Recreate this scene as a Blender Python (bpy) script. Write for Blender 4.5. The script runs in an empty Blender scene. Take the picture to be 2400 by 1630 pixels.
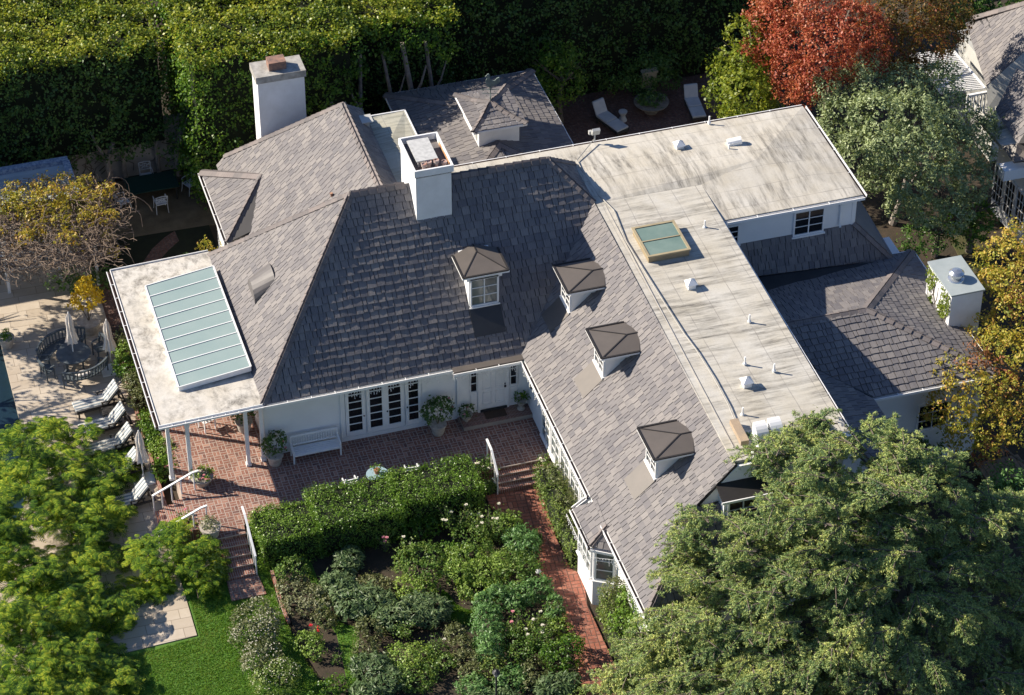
import bpy, math, random
import numpy as np
from mathutils import Vector, Matrix
R_ = math.radians
# ---------------------------------------------------------------- camera, sky, sun
sc = bpy.context.scene
COL = sc.collection
CAM = np.array([-24.80597934, -78.37146146, 70.61094333])
MR = np.array([[0.9566159, -0.29134987, 0.00112748], [-0.18337914, -0.60510375, -0.77473966], [0.22640254, 0.74092152, -0.63227936]])            # rows: camera right, down, forward in world axes
FPX = 6499.745                      # focal length in photo pixels (2400 wide)
cd = bpy.data.cameras.new('camera'); cam = bpy.data.objects.new('camera', cd); COL.objects.link(cam)
cd.sensor_width = 36.0; cd.lens = FPX/2400*36; cd.clip_start = 1; cd.clip_end = 3000
cam.matrix_world = Matrix(((MR[0][0], -MR[1][0], -MR[2][0], CAM[0]), (MR[0][1], -MR[1][1], -MR[2][1], CAM[1]),
                           (MR[0][2], -MR[1][2], -MR[2][2], CAM[2]), (0, 0, 0, 1)))
sc.camera = cam
SUN_EL = 31.6
SUN_TO = (-0.864, 0.503)       # horizontal direction towards the sun
w = bpy.data.worlds.new('World'); sc.world = w; w.use_nodes = True
nt = w.node_tree; nt.nodes.clear()
sky = nt.nodes.new('ShaderNodeTexSky'); sky.sky_type = 'NISHITA'; sky.sun_disc = False
sky.sun_elevation = R_(SUN_EL); sky.sun_rotation = math.atan2(SUN_TO[0], SUN_TO[1]); sky.air_density = 1.2; sky.dust_density = 0.6; sky.ozone_density = 2.5
bg = nt.nodes.new('ShaderNodeBackground'); bg.inputs[1].default_value = 0.056
wo = nt.nodes.new('ShaderNodeOutputWorld'); tint = nt.nodes.new('ShaderNodeMix'); tint.data_type = 'RGBA'; tint.blend_type = 'MULTIPLY'; tint.inputs[0].default_value = 1; tint.inputs[7].default_value = (0.86, 0.97, 1.22, 1); nt.links.new(sky.outputs[0], tint.inputs[6]); nt.links.new(tint.outputs[2], bg.inputs[0]); nt.links.new(bg.outputs[0], wo.inputs[0])
sl = bpy.data.lights.new('sun', 'SUN'); sl.energy = 5.0; sl.angle = R_(0.5); sl.color = (1.0, 0.9, 0.76)
so = bpy.data.objects.new('sun', sl); COL.objects.link(so); so.location = (-60, 40, 60)
ce = math.cos(R_(SUN_EL)); hn = math.hypot(*SUN_TO)
so.rotation_euler = Vector((SUN_TO[0]/hn*ce, SUN_TO[1]/hn*ce, math.sin(R_(SUN_EL)))).to_track_quat('Z', 'Y').to_euler()
sc.view_settings.view_transform = 'Standard'; sc.view_settings.look = 'None'; sc.view_settings.gamma = 1
sc.view_settings.exposure = 0.85
sc.cycles.max_bounces = 6; sc.cycles.transparent_max_bounces = 6; sc.cycles.diffuse_bounces = 3

# ---------------------------------------------------------------- measuring: a photo pixel turned into a place in the garden
KO = {1: (0, 0), 2: (800, 0), 3: (1600, 0), 4: (0, 540), 5: (800, 540), 6: (1600, 540), 7: (0, 1070), 8: (800, 1070), 9: (1600, 1070)}
def K(n, x, y): return (KO[n][0]+x/2.8175, KO[n][1]+y/2.8175)
def at(u, v, z=None, y=None, x=None, pl=None):
    r = MR.T @ np.array([u-1200, v-815, FPX])
    if z is not None: t = (z-CAM[2])/r[2]
    elif y is not None: t = (y-CAM[1])/r[1]
    elif x is not None: t = (x-CAM[0])/r[0]
    else: t = (pl[1]-pl[0] @ CAM)/(pl[0] @ r)
    return CAM+t*r
def ak(n, px, py, **k): return at(*K(n, px, py), **k)

# ---------------------------------------------------------------- materials
def _new(name):
    m = bpy.data.materials.new(name); m.use_nodes = True
    return m, m.node_tree, m.node_tree.nodes['Principled BSDF']
def N(t, kind, **kw):
    n = t.nodes.new(kind)
    for k, v in kw.items(): setattr(n, k, v)
    return n
def math_(t, op, a, b=None, c=None):
    n = N(t, 'ShaderNodeMath', operation=op)
    for i, v in enumerate((a, b, c)):
        if v is None: continue
        if isinstance(v, (int, float)): n.inputs[i].default_value = v
        else: t.links.new(v, n.inputs[i])
    return n.outputs[0]
def mixc(t, f, a, b, mode='MIX'):
    n = N(t, 'ShaderNodeMix', data_type='RGBA', blend_type=mode)
    for s, v in ((n.inputs[0], f), (n.inputs[6], a), (n.inputs[7], b)):
        if isinstance(v, (int, float)): s.default_value = v
        elif isinstance(v, tuple): s.default_value = (*v, 1) if len(v) == 3 else v
        else: t.links.new(v, s)
    return n.outputs[2]
def ramp(t, f, stops):
    n = N(t, 'ShaderNodeValToRGB'); e = n.color_ramp.elements
    while len(e) < len(stops): e.new(0.5)
    for i, (p, c) in enumerate(stops):
        e[i].position = p; e[i].color = (*c, 1) if isinstance(c, tuple) else (c, c, c, 1)
    t.links.new(f, n.inputs[0]); return n.outputs[0]
def coords(t, kind='Object', scale=(1, 1, 1), rot=(0, 0, 0)):
    tc = N(t, 'ShaderNodeTexCoord'); mp = N(t, 'ShaderNodeMapping')
    mp.inputs['Scale'].default_value = scale; mp.inputs['Rotation'].default_value = rot
    t.links.new(tc.outputs[kind], mp.inputs[0]); return mp.outputs[0]
def geo_pos(t, scale=(1, 1, 1), rot=(0, 0, 0)):
    g = N(t, 'ShaderNodeNewGeometry'); mp = N(t, 'ShaderNodeMapping')
    mp.inputs['Scale'].default_value = scale; mp.inputs['Rotation'].default_value = rot
    t.links.new(g.outputs['Position'], mp.inputs[0]); return mp.outputs[0]
def noise(t, v, s, d=4, r=0.55, dist=0.0):
    n = N(t, 'ShaderNodeTexNoise'); n.inputs['Scale'].default_value = s; n.inputs['Detail'].default_value = d
    n.inputs['Roughness'].default_value = r; n.inputs['Distortion'].default_value = dist
    t.links.new(v, n.inputs['Vector']); return n.outputs['Fac']
def bump(t, h, st, dist=0.02):
    n = N(t, 'ShaderNodeBump'); n.inputs['Strength'].default_value = st; n.inputs['Distance'].default_value = dist
    t.links.new(h, n.inputs['Height']); return n.outputs[0]
MATS = {}
def mat(name, c1, c2=None, rough=0.6, sc_=3.0, metal=0.0, isl=0.0, bmp=0.0, bs=40.0, spec=0.4, stretch=(1, 1, 1)):
    if name in MATS: return MATS[name]
    m, t, p = _new(name)
    pos = geo_pos(t, stretch)
    f = noise(t, pos, sc_, 5, 0.6)
    f = ramp(t, f, [(0.3, 0.0), (0.7, 1.0)])
    col = mixc(t, f, c1, c2 or tuple(x*0.8 for x in c1))
    if isl:
        g = N(t, 'ShaderNodeNewGeometry')
        v = math_(t, 'MULTIPLY_ADD', g.outputs['Random Per Island'], isl*2, 1-isl)
        hs = N(t, 'ShaderNodeHueSaturation'); t.links.new(v, hs.inputs['Value']); t.links.new(col, hs.inputs['Color']); col = hs.outputs[0]
    t.links.new(col, p.inputs['Base Color'])
    p.inputs['Roughness'].default_value = rough; p.inputs['Metallic'].default_value = metal
    p.inputs['Specular IOR Level'].default_value = spec
    if bmp:
        t.links.new(bump(t, noise(t, geo_pos(t), bs, 3), bmp), p.inputs['Normal'])
    MATS[name] = m; return m
def leafmat(name, cols, trans=0.35, rough=0.45, big=0.35):
    """cols: dark, mid, light leaf colours"""
    if name in MATS: return MATS[name]
    m, t, p = _new(name)
    g = N(t, 'ShaderNodeNewGeometry')
    pos = geo_pos(t)
    nz = noise(t, pos, big, 3, 0.5); nz2 = noise(t, pos, 2.2, 3, 0.6)
    f = math_(t, 'ADD', math_(t, 'MULTIPLY', g.outputs['Random Per Island'], 0.38), math_(t, 'ADD', math_(t, 'MULTIPLY', nz, 0.55), math_(t, 'MULTIPLY', nz2, 0.35)))
    k = len(cols)
    col = ramp(t, f, [(0.36+0.52*i/(k-1), c) for i, c in enumerate(cols)])
    t.links.new(col, p.inputs['Base Color']); p.inputs['Roughness'].default_value = rough; p.inputs['Specular IOR Level'].default_value = 0.35
    tr = N(t, 'ShaderNodeBsdfTranslucent')
    t.links.new(mixc(t, 1.0, col, (1.0, 1.0, 0.55), 'MULTIPLY'), tr.inputs[0])
    mx = N(t, 'ShaderNodeMixShader'); mx.inputs[0].default_value = trans
    t.links.new(p.outputs[0], mx.inputs[1]); t.links.new(tr.outputs[0], mx.inputs[2])
    t.links.new(mx.outputs[0], t.nodes['Material Output'].inputs[0])
    MATS[name] = m; return m
def brickmat(name, cell=0.25, tones=((0.30, 0.10, 0.065), (0.42, 0.17, 0.11), (0.22, 0.085, 0.07)), mortar=(0.42, 0.36, 0.31), mw=0.07, mode='weave', ax=(0, 1), rot=0.0, dirt=0.5):
    """basket weave (two bricks a cell) or running rows, in world metres"""
    m, t, p = _new(name)
    pos = geo_pos(t, (1, 1, 1), (0, 0, rot))
    sp = N(t, 'ShaderNodeSeparateXYZ'); t.links.new(pos, sp.inputs[0])
    a = math_(t, 'DIVIDE', sp.outputs[ax[0]], cell); b = math_(t, 'DIVIDE', sp.outputs[ax[1]], cell)
    if mode == 'rows':
        b = math_(t, 'MULTIPLY', b, 1.0)
    fa, fb = math_(t, 'FLOOR', a), math_(t, 'FLOOR', b)
    ra, rb = math_(t, 'SUBTRACT', a, fa), math_(t, 'SUBTRACT', b, fb)
    if mode == 'weave':
        par = math_(t, 'MODULO', math_(t, 'ABSOLUTE', math_(t, 'ADD', fa, fb)), 2.0)
        inv = math_(t, 'SUBTRACT', 1.0, par)
        A = math_(t, 'ADD', math_(t, 'MULTIPLY', ra, par), math_(t, 'MULTIPLY', rb, inv))
        B = math_(t, 'ADD', math_(t, 'MULTIPLY', rb, par), math_(t, 'MULTIPLY', ra, inv))
        nb = 2.0
    else:
        A, B = ra, rb; nb = 4.0
    A2 = math_(t, 'MULTIPLY', A, nb); fA = math_(t, 'FLOOR', A2); rA = math_(t, 'SUBTRACT', A2, fA)
    dA = math_(t, 'MINIMUM', rA, math_(t, 'SUBTRACT', 1.0, rA)); dB = math_(t, 'MINIMUM', B, math_(t, 'SUBTRACT', 1.0, B))
    d = math_(t, 'MINIMUM', math_(t, 'DIVIDE', dA, nb), dB)
    wob = math_(t, 'MULTIPLY', noise(t, pos, 25, 2), 0.02)
    mk = ramp(t, math_(t, 'ADD', d, wob), [(mw*0.6, 0.0), (mw*0.6+0.03, 1.0)])
    cv = N(t, 'ShaderNodeCombineXYZ'); t.links.new(fa, cv.inputs[0]); t.links.new(fb, cv.inputs[1]); t.links.new(fA, cv.inputs[2])
    wn = N(t, 'ShaderNodeTexWhiteNoise', noise_dimensions='3D'); t.links.new(cv.outputs[0], wn.inputs[0])
    bc = ramp(t, wn.outputs[0], [(0.0, tones[2]), (0.35, tones[0]), (0.75, tones[0]), (1.0, tones[1])])
    bc = mixc(t, math_(t, 'MULTIPLY', ramp(t, noise(t, pos, 9, 4, 0.7), [(0.45, 0.0), (0.75, 1.0)]), 0.35), bc, (0.5, 0.36, 0.3))
    col = mixc(t, mk, mortar, bc)
    stain = ramp(t, noise(t, pos, 0.9, 5, 0.7), [(0.42, 0.0), (0.7, 1.0)])
    col = mixc(t, math_(t, 'MULTIPLY', stain, dirt*0.5), col, (0.12, 0.07, 0.055))
    t.links.new(col, p.inputs['Base Color']); p.inputs['Roughness'].default_value = 0.8; p.inputs['Specular IOR Level'].default_value = 0.25
    t.links.new(bump(t, mk, 0.5, 0.006), p.inputs['Normal'])
    MATS[name] = m; return m
def tilemat(name, cols, rough=0.75, isl=0.5):
    m, t, p = _new(name)
    g = N(t, 'ShaderNodeNewGeometry')
    uv = N(t, 'ShaderNodeUVMap'); mp = N(t, 'ShaderNodeMapping'); mp.inputs['Scale'].default_value = (42, 1.6, 1)
    t.links.new(uv.outputs[0], mp.inputs[0])
    st = N(t, 'ShaderNodeTexNoise', noise_dimensions='2D'); st.inputs['Scale'].default_value = 1.0; st.inputs['Detail'].default_value = 2
    t.links.new(mp.outputs[0], st.inputs['Vector'])
    pos = geo_pos(t)
    f = math_(t, 'ADD', math_(t, 'MULTIPLY', g.outputs['Random Per Island'], 0.75), math_(t, 'MULTIPLY', noise(t, pos, 0.6, 4), 0.45))
    col = ramp(t, f, [(0.2+0.75*i/(len(cols)-1), c) for i, c in enumerate(cols)])
    col = mixc(t, math_(t, 'MULTIPLY', ramp(t, st.outputs['Fac'], [(0.35, 1.0), (0.55, 0.0)]), 0.28), col, (0.06, 0.055, 0.06))
    col = mixc(t, math_(t, 'MULTIPLY', ramp(t, noise(t, pos, 1.7, 6, 0.7), [(0.5, 0.0), (0.8, 1.0)]), 0.22), col, (0.34, 0.32, 0.29))
    t.links.new(col, p.inputs['Base Color']); p.inputs['Roughness'].default_value = rough; p.inputs['Specular IOR Level'].default_value = 0.3
    t.links.new(bump(t, st.outputs['Fac'], 0.6, 0.012), p.inputs['Normal'])
    MATS[name] = m; return m
def membrane(name, base, dirt, streak=(0.5, 5, 1), seam_axis=0, seam=0.95, amount=0.7, seamc=(0.22, 0.2, 0.18)):
    """old coated roofing with black algae streaks and lapped seams"""
    m, t, p = _new(name)
    pos = geo_pos(t); 
    s1 = noise(t, geo_pos(t, streak), 1.0, 8, 0.72, 0.3)
    s2 = noise(t, pos, 0.45, 4, 0.6)
    fine = noise(t, geo_pos(t, tuple(x*2.5 for x in streak)), 2.2, 6, 0.8)
    st = math_(t, 'MULTIPLY', ramp(t, s1, [(0.44, 0.0), (0.62, 1.0)]), ramp(t, s2, [(0.36, 0.15), (0.58, 1.0)]))
    st = math_(t, 'MULTIPLY', st, ramp(t, fine, [(0.3, 0.25), (0.62, 1.0)]))
    col = mixc(t, ramp(t, noise(t, pos, 0.8, 6, 0.65), [(0.3, 0.0), (0.7, 1.0)]), base, tuple(x*y for x, y in zip(base, (0.86, 0.82, 0.74))))
    col = mixc(t, math_(t, 'MULTIPLY', ramp(t, noise(t, pos, 14, 5, 0.8), [(0.52, 0.0), (0.8, 1.0)]), 0.35), col, dirt)
    col = mixc(t, math_(t, 'MULTIPLY', st, amount), col, dirt)
    sp = N(t, 'ShaderNodeSeparateXYZ'); t.links.new(pos, sp.inputs[0])
    wv = math_(t, 'ADD', math_(t, 'DIVIDE', sp.outputs[seam_axis], seam), math_(t, 'MULTIPLY', noise(t, pos, 0.5, 2), 0.12))
    fr = math_(t, 'FRACT', math_(t, 'ADD', wv, 0.0))
    ln = ramp(t, fr, [(0.0, 1.0), (0.022, 1.0), (0.03, 0.0)])
    ln = math_(t, 'MULTIPLY', ln, ramp(t, noise(t, pos, 1.3, 3), [(0.35, 0.25), (0.6, 1.0)]))
    col = mixc(t, math_(t, 'MULTIPLY', ln, 0.75), col, seamc)
    t.links.new(col, p.inputs['Base Color']); p.inputs['Roughness'].default_value = 0.7; p.inputs['Specular IOR Level'].default_value = 0.3
    t.links.new(bump(t, math_(t, 'ADD', noise(t, pos, 1.5, 5), math_(t, 'MULTIPLY', fr, 0.4)), 0.25, 0.05), p.inputs['Normal'])
    MATS[name] = m; return m
def glassmat(name, col, rough=0.08):
    m, t, p = _new(name)
    pos = geo_pos(t)
    c = mixc(t, ramp(t, noise(t, pos, 2.0, 3), [(0.35, 0.0), (0.65, 1.0)]), col, tuple(x*0.6 for x in col))
    t.links.new(c, p.inputs['Base Color']); p.inputs['Roughness'].default_value = rough; p.inputs['Specular IOR Level'].default_value = 0.6
    MATS[name] = m; return m

# ---------------------------------------------------------------- objects
def props(o, label=None, cat=None, group=None, kind=None):
    if label: o['label'] = label
    if cat: o['category'] = cat
    if group: o['group'] = group
    if kind: o['kind'] = kind
    return o
def thing(name, label, cat, loc=(0, 0, 0), rz=0.0, group=None):
    o = bpy.data.objects.new(name, None); COL.objects.link(o); o.empty_display_size = 0.2
    o.location = tuple(float(v) for v in loc); o.rotation_euler = (0, 0, rz)
    return props(o, label, cat, group)
def _off(parent):
    v = Vector((0, 0, 0)); q = parent
    while q is not None: v += Vector(q.location); q = q.parent
    return v
def link_mesh(name, me, parent=None, loc=None, label=None):
    o = bpy.data.objects.new(name, me); COL.objects.link(o)
    if parent is not None: o.parent = parent
    if loc is not None: o.location = tuple(float(v) for v in loc)
    if label: o['label'] = label
    return o
def copy_tree(o, parent=None):
    c = o.copy(); COL.objects.link(c)
    if parent is not None: c.parent = parent
    for ch in list(o.children): copy_tree(ch, c)
    return c
class MB:
    """collects faces in world metres; build() links them as one mesh object"""
    def __init__(s): s.v = []; s.f = []; s.uv = []; s.has_uv = False
    def add(s, vs, fs, uvs=None):
        b = len(s.v); s.v += [tuple(float(c) for c in v) for v in vs]
        for i, f in enumerate(fs):
            s.f.append(tuple(b+k for k in f))
            if uvs: s.uv += [uvs[k] for k in f]; s.has_uv = True
            else: s.uv += [(0, 0)]*len(f)
        return s
    def obox(s, c, ex, ey, ez):
        c, ex, ey, ez = map(np.array, (c, ex, ey, ez))
        vs = [c+sx*ex+sy*ey+sz*ez for sz in (-1, 1) for sy in (-1, 1) for sx in (-1, 1)]
        if np.dot(np.cross(ex, ey), ez) < 0: vs = vs[4:]+vs[:4]
        return s.add(vs, [(0, 2, 3, 1), (4, 5, 7, 6), (0, 1, 5, 4), (2, 6, 7, 3), (0, 4, 6, 2), (1, 3, 7, 5)])
    def box(s, x0, x1, y0, y1, z0, z1):
        x0, x1 = sorted((x0, x1)); y0, y1 = sorted((y0, y1)); z0, z1 = sorted((z0, z1))
        return s.obox(((x0+x1)/2, (y0+y1)/2, (z0+z1)/2), ((x1-x0)/2, 0, 0), (0, (y1-y0)/2, 0), (0, 0, (z1-z0)/2))
    def beam(s, a, b, w_, h, up=(0, 0, 1)):
        a, b = np.array(a, float), np.array(b, float); d = b-a; L = np.linalg.norm(d); d /= L
        u = np.array(up, float); sd = np.cross(d, u)
        if np.linalg.norm(sd) < 1e-4: sd = np.cross(d, (1, 0, 0))
        sd /= np.linalg.norm(sd); u = np.cross(sd, d)
        return s.obox((a+b)/2, d*L/2, sd*w_/2, u*h/2)
    def tube(s, pts, rs, n=8, cap=True):
        pts = [np.array(p, float) for p in pts]
        if isinstance(rs, (int, float)): rs = [rs]*len(pts)
        vs = []; ref = np.array((0.3, 0.2, 1.0))
        for i, p in enumerate(pts):
            d = pts[min(i+1, len(pts)-1)]-pts[max(i-1, 0)]; d = d/(np.linalg.norm(d)+1e-9)
            a = np.cross(d, ref)
            if np.linalg.norm(a) < 0.15: a = np.cross(d, (1, 0, 0))
            a /= np.linalg.norm(a); b = np.cross(d, a)
            for k in range(n):
                t = 2*math.pi*k/n; vs.append(p+rs[i]*(math.cos(t)*a+math.sin(t)*b))
        fs = [(i*n+k, i*n+(k+1) % n, (i+1)*n+(k+1) % n, (i+1)*n+k) for i in range(len(pts)-1) for k in range(n)]
        if cap: fs += [tuple(range(n-1, -1, -1)), tuple((len(pts)-1)*n+k for k in range(n))]
        return s.add(vs, fs)
    def lathe(s, c, prof, n=20, sx=1.0, sy=1.0):
        vs = []; c = np.array(c, float)
        for r, z in prof:
            for k in range(n):
                t = 2*math.pi*k/n; vs.append(c+np.array((r*sx*math.cos(t), r*sy*math.sin(t), z)))
        m = len(prof)
        fs = [(i*n+k, i*n+(k+1) % n, (i+1)*n+(k+1) % n, (i+1)*n+k) for i in range(m-1) for k in range(n)]
        fs += [tuple(range(n-1, -1, -1)), tuple((m-1)*n+k for k in range(n))]
        return s.add(vs, fs)
    def slab(s, poly, top, bot):
        """polygon (x, y) list raised between bot and top"""
        n = len(poly); A = sum(poly[i][0]*poly[(i+1) % n][1]-poly[(i+1) % n][0]*poly[i][1] for i in range(n))
        if A < 0: poly = poly[::-1]
        vs = [(p[0], p[1], bot) for p in poly]+[(p[0], p[1], top) for p in poly]
        return s.add(vs, [tuple(range(n-1, -1, -1)), tuple(range(n, 2*n))]+[(i, (i+1) % n, n+(i+1) % n, n+i) for i in range(n)])
    def shell(s, poly3, th):
        """flat polygon in space given thickness downwards along its normal"""
        P_ = [np.array(p, float) for p in poly3]; n = len(P_)
        nn = np.zeros(3)
        for i in range(n): nn += np.cross(P_[i]-P_[0], P_[(i+1) % n]-P_[0])
        nn /= np.linalg.norm(nn)
        if nn[2] < 0: P_ = P_[::-1]; nn = -nn
        vs = [p-nn*th for p in P_]+P_
        return s.add(vs, [tuple(range(n-1, -1, -1)), tuple(range(n, 2*n))]+[(i, (i+1) % n, n+(i+1) % n, n+i) for i in range(n)])
    def build(s, name, m, parent=None, loc=None, label=None, smooth=False, bevel=0.0):
        off = _off(parent) if parent is not None else Vector(tuple(float(x) for x in loc) if loc is not None else (0, 0, 0))
        vs = [(x-off.x, y-off.y, z-off.z) for x, y, z in s.v]
        me = bpy.data.meshes.new(name); me.from_pydata(vs, [], s.f)
        if s.has_uv:
            ul = me.uv_layers.new(name='UVMap'); ul.data.foreach_set('uv', np.array(s.uv, np.float32).ravel())
        if m is not None: me.materials.append(m)
        if smooth:
            me.shade_smooth() if hasattr(me, 'shade_smooth') else me.polygons.foreach_set('use_smooth', [True]*len(me.polygons))
        me.validate(); me.update()
        o = link_mesh(name, me, parent, None if parent is not None else (loc if loc is not None else None), label)
        if bevel:
            b = o.modifiers.new('bevel', 'BEVEL'); b.width = bevel; b.segments = 2; b.limit_method = 'ANGLE'
        return o
def clip(poly, a, b, c):
    """keep a*x+b*y<=c"""
    out = []
    for i in range(len(poly)):
        p, q = poly[i], poly[(i+1) % len(poly)]
        dp, dq = a*p[0]+b*p[1]-c, a*q[0]+b*q[1]-c
        if dp <= 0: out.append(p)
        if dp*dq < 0:
            t = dp/(dp-dq); out.append((p[0]+t*(q[0]-p[0]), p[1]+t*(q[1]-p[1])))
    return out
def tiles(mb, poly3, a, b, seed=1, wd=0.27, ex=0.285, th=0.03, lift=0.012, rough=1.0):
    """courses of shingles over a convex sloping polygon; a->b runs along the eave"""
    rng = random.Random(seed); a = np.array(a, float); b = np.array(b, float); P_ = [np.array(p, float) for p in poly3]
    U = (b-a)/np.linalg.norm(b-a); nn = np.zeros(3)
    for i in range(len(P_)): nn += np.cross(P_[i]-P_[0], P_[(i+1) % len(P_)]-P_[0])
    nn /= np.linalg.norm(nn); nn = nn if nn[2] > 0 else -nn
    V = np.cross(nn, U)
    if V[2] < 0: V = -V
    p2 = [((p-a) @ U, (p-a) @ V) for p in P_]
    ar = sum(p2[i][0]*p2[(i+1) % len(p2)][1]-p2[(i+1) % len(p2)][0]*p2[i][1] for i in range(len(p2)))
    if ar < 0: p2 = p2[::-1]
    hs = []
    for i in range(len(p2)):
        p, q = p2[i], p2[(i+1) % len(p2)]; ex_, ey_ = q[0]-p[0], q[1]-p[1]
        hs.append((ey_, -ex_, ey_*p[0]-ex_*p[1]))
    u0, u1 = min(p[0] for p in p2), max(p[0] for p in p2); v0, v1 = min(p[1] for p in p2), max(p[1] for p in p2)
    r = int(math.floor(v0/ex))-1
    while r*ex < v1:
        u = u0-rng.random()*0.4; base = r*ex
        while u < u1:
            ww = wd*rng.choice((0.55, 0.8, 1.0, 1.0, 1.15, 1.3)); j = rng.choice((0, 0, 0.012, -0.012, 0.026, -0.02))*rough
            lo, hi = base+j, base+ex+0.035; g = 0.026
            pg = [(u+g/2, lo), (u+ww-g/2, lo), (u+ww-g/2, hi), (u+g/2, hi)]
            for h in hs:
                if len(pg) < 3: break
                pg = clip(pg, *h)
            if len(pg) >= 3:
                A2 = sum(pg[i][0]*pg[(i+1) % len(pg)][1]-pg[(i+1) % len(pg)][0]*pg[i][1] for i in range(len(pg)))/2
                if A2 > 0.0015:
                    t0 = th*rng.uniform(0.8, 1.25); tw = rng.uniform(-0.006, 0.006)*rough
                    def hh(q): return lift+t0*(1-(q[1]-lo)/(hi-lo))+tw*((q[0]-u)/ww-0.5)*2*(1-(q[1]-lo)/(hi-lo))
                    top = [a+U*q[0]+V*q[1]+nn*hh(q) for q in pg]; bot = [a+U*q[0]+V*q[1]+nn*0.002 for q in pg]
                    n = len(pg); uo = rng.random()*50
                    uvs = [(q[0]+uo, q[1]) for q in pg]*2
                    mb.add(top+bot, [tuple(range(n))]+[(i, n+i, n+(i+1) % n, (i+1) % n) for i in range(n)], uvs)
            u += ww
        r += 1
    return mb
def caps(mb, p0, p1, n1, n2, wd=0.15, ln=0.3, seed=1, th=0.028):
    """ridge or hip covering from p0 (low) up to p1: pairs of short boards lapping like tiles"""
    rng = random.Random(seed); p0, p1 = np.array(p0, float), np.array(p1, float); d = p1-p0; L = np.linalg.norm(d); d /= L
    k = max(1, int(L/ln)); st = L/k
    for n in (n1, n2):
        n = np.array(n, float); n /= np.linalg.norm(n); sd = np.cross(d, n)
        oth = np.array(n2 if n is n1 else n1, float)
        if sd[2] > 0 or (abs(sd[2]) < 1e-6): sd = -sd if sd[2] > 0 else sd
        for i in range(k):
            a = p0+d*(i*st-0.0); b = p0+d*((i+1)*st+0.04); t = th*rng.uniform(0.85, 1.2)
            uo = rng.random()*50
            vs = [a+n*(0.075+t), a+sd*wd+n*(0.045+t), b+sd*wd+n*0.045, b+n*0.075,
                  a+n*0.0, a+sd*wd+n*0.0, b+sd*wd, b]
            fs = [(0, 1, 2, 3), (0, 4, 5, 1), (1, 5, 6, 2), (2, 6, 7, 3), (3, 7, 4, 0)]
            mb.add(vs, fs, [(uo, 0), (uo, .15), (uo+.3, .15), (uo+.3, 0)]*2)
    return mb

# ---- leaves
def leafcloud(rng, cen, nrm, size, asp=1.8, fold=0.0, jit=0.7, flat=0.0, td=None, tj=.5):
    """quads round centres (n,3); nrm preferred normals; size per leaf"""
    n = len(cen)
    nv = nrm+rng.normal(0, jit, (n, 3)); nv /= np.linalg.norm(nv, axis=1, keepdims=True)+1e-9
    t = rng.normal(0, 1, (n, 3)); t[:, 2] *= (1-flat)
    if td is not None: t = t*tj+td*np.where(rng.random((n, 1)) < .5, -1, 1)
    t = t+0; t -= nv*(t*nv).sum(1, keepdims=True); t /= np.linalg.norm(t, axis=1, keepdims=True)+1e-9
    b = np.cross(nv, t); s = size[:, None]
    p0 = cen-t*s*asp*0.5; p2 = cen+t*s*asp*0.5; p1 = cen-b*s*0.5+nv*s*fold; p3 = cen+b*s*0.5+nv*s*fold
    return np.stack([p0, p1, p2, p3], 1).reshape(-1, 3)
def quads_mesh(name, V4, off):
    V4 = (V4-np.array(off)).astype(np.float32); nq = len(V4)//4
    me = bpy.data.meshes.new(name); me.vertices.add(nq*4); me.vertices.foreach_set('co', V4.ravel())
    me.loops.add(nq*4); me.loops.foreach_set('vertex_index', np.arange(nq*4, dtype=np.int32))
    me.polygons.add(nq); me.polygons.foreach_set('loop_start', np.arange(0, nq*4, 4, dtype=np.int32))
    me.polygons.foreach_set('loop_total', np.full(nq, 4, np.int32)); me.update(calc_edges=True); return me
def leaves_obj(name, V4, m, parent=None, loc=None, label=None):
    off = tuple(_off(parent)) if parent is not None else tuple(float(x) for x in (loc if loc is not None else (0, 0, 0)))
    me = quads_mesh(name, V4, off); me.materials.append(m)
    return link_mesh(name, me, parent, None if parent is not None else loc, label)
def blob_leaves(rng, blobs, dens=60, lsize=0.06, clump=0.18, per=14, inner=0.25, asp=1.8, jit=0.7, up=0.3, low=-0.7):
    """clusters of leaves over the skins of ellipsoids (cx,cy,cz,rx,ry,rz)"""
    out = []
    B = np.array(blobs, float)
    for c in B:
        ctr, r = c[:3], c[3:6]
        area = 4*math.pi*((r[0]*r[1])**1.6/3+(r[0]*r[2])**1.6/3+(r[1]*r[2])**1.6/3)**(1/1.6)
        k = max(4, int(area*dens/per))
        d = rng.normal(0, 1, (k, 3)); d /= np.linalg.norm(d, axis=1, keepdims=True); d = d[d[:, 2] > low]; k = len(d)
        rad = 1-inner*rng.random(k)**1.5+0.08*rng.normal(0, 1, k)
        cc = ctr+d*r*rad[:, None]
        cs = clump*rng.uniform(0.5, 1.5, k)
        lc = np.repeat(cc, per, 0)+rng.normal(0, 1, (k*per, 3))*np.repeat(cs, per)[:, None]*0.6
        nn = np.repeat(d, per, 0)+np.array((0, 0, up))
        inside = np.zeros(len(lc), bool)
        if len(B) > 1:
            for c2 in B:
                if c2 is c: continue
                q = (lc-c2[:3])/(c2[3:6]*0.72); inside |= (q*q).sum(1) < 1
        lc, nn = lc[~inside], nn[~inside]
        out.append(leafcloud(rng, lc, nn, lsize*rng.uniform(0.6, 1.4, len(lc)), asp, 0.1, jit))
    return np.concatenate(out)
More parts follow.
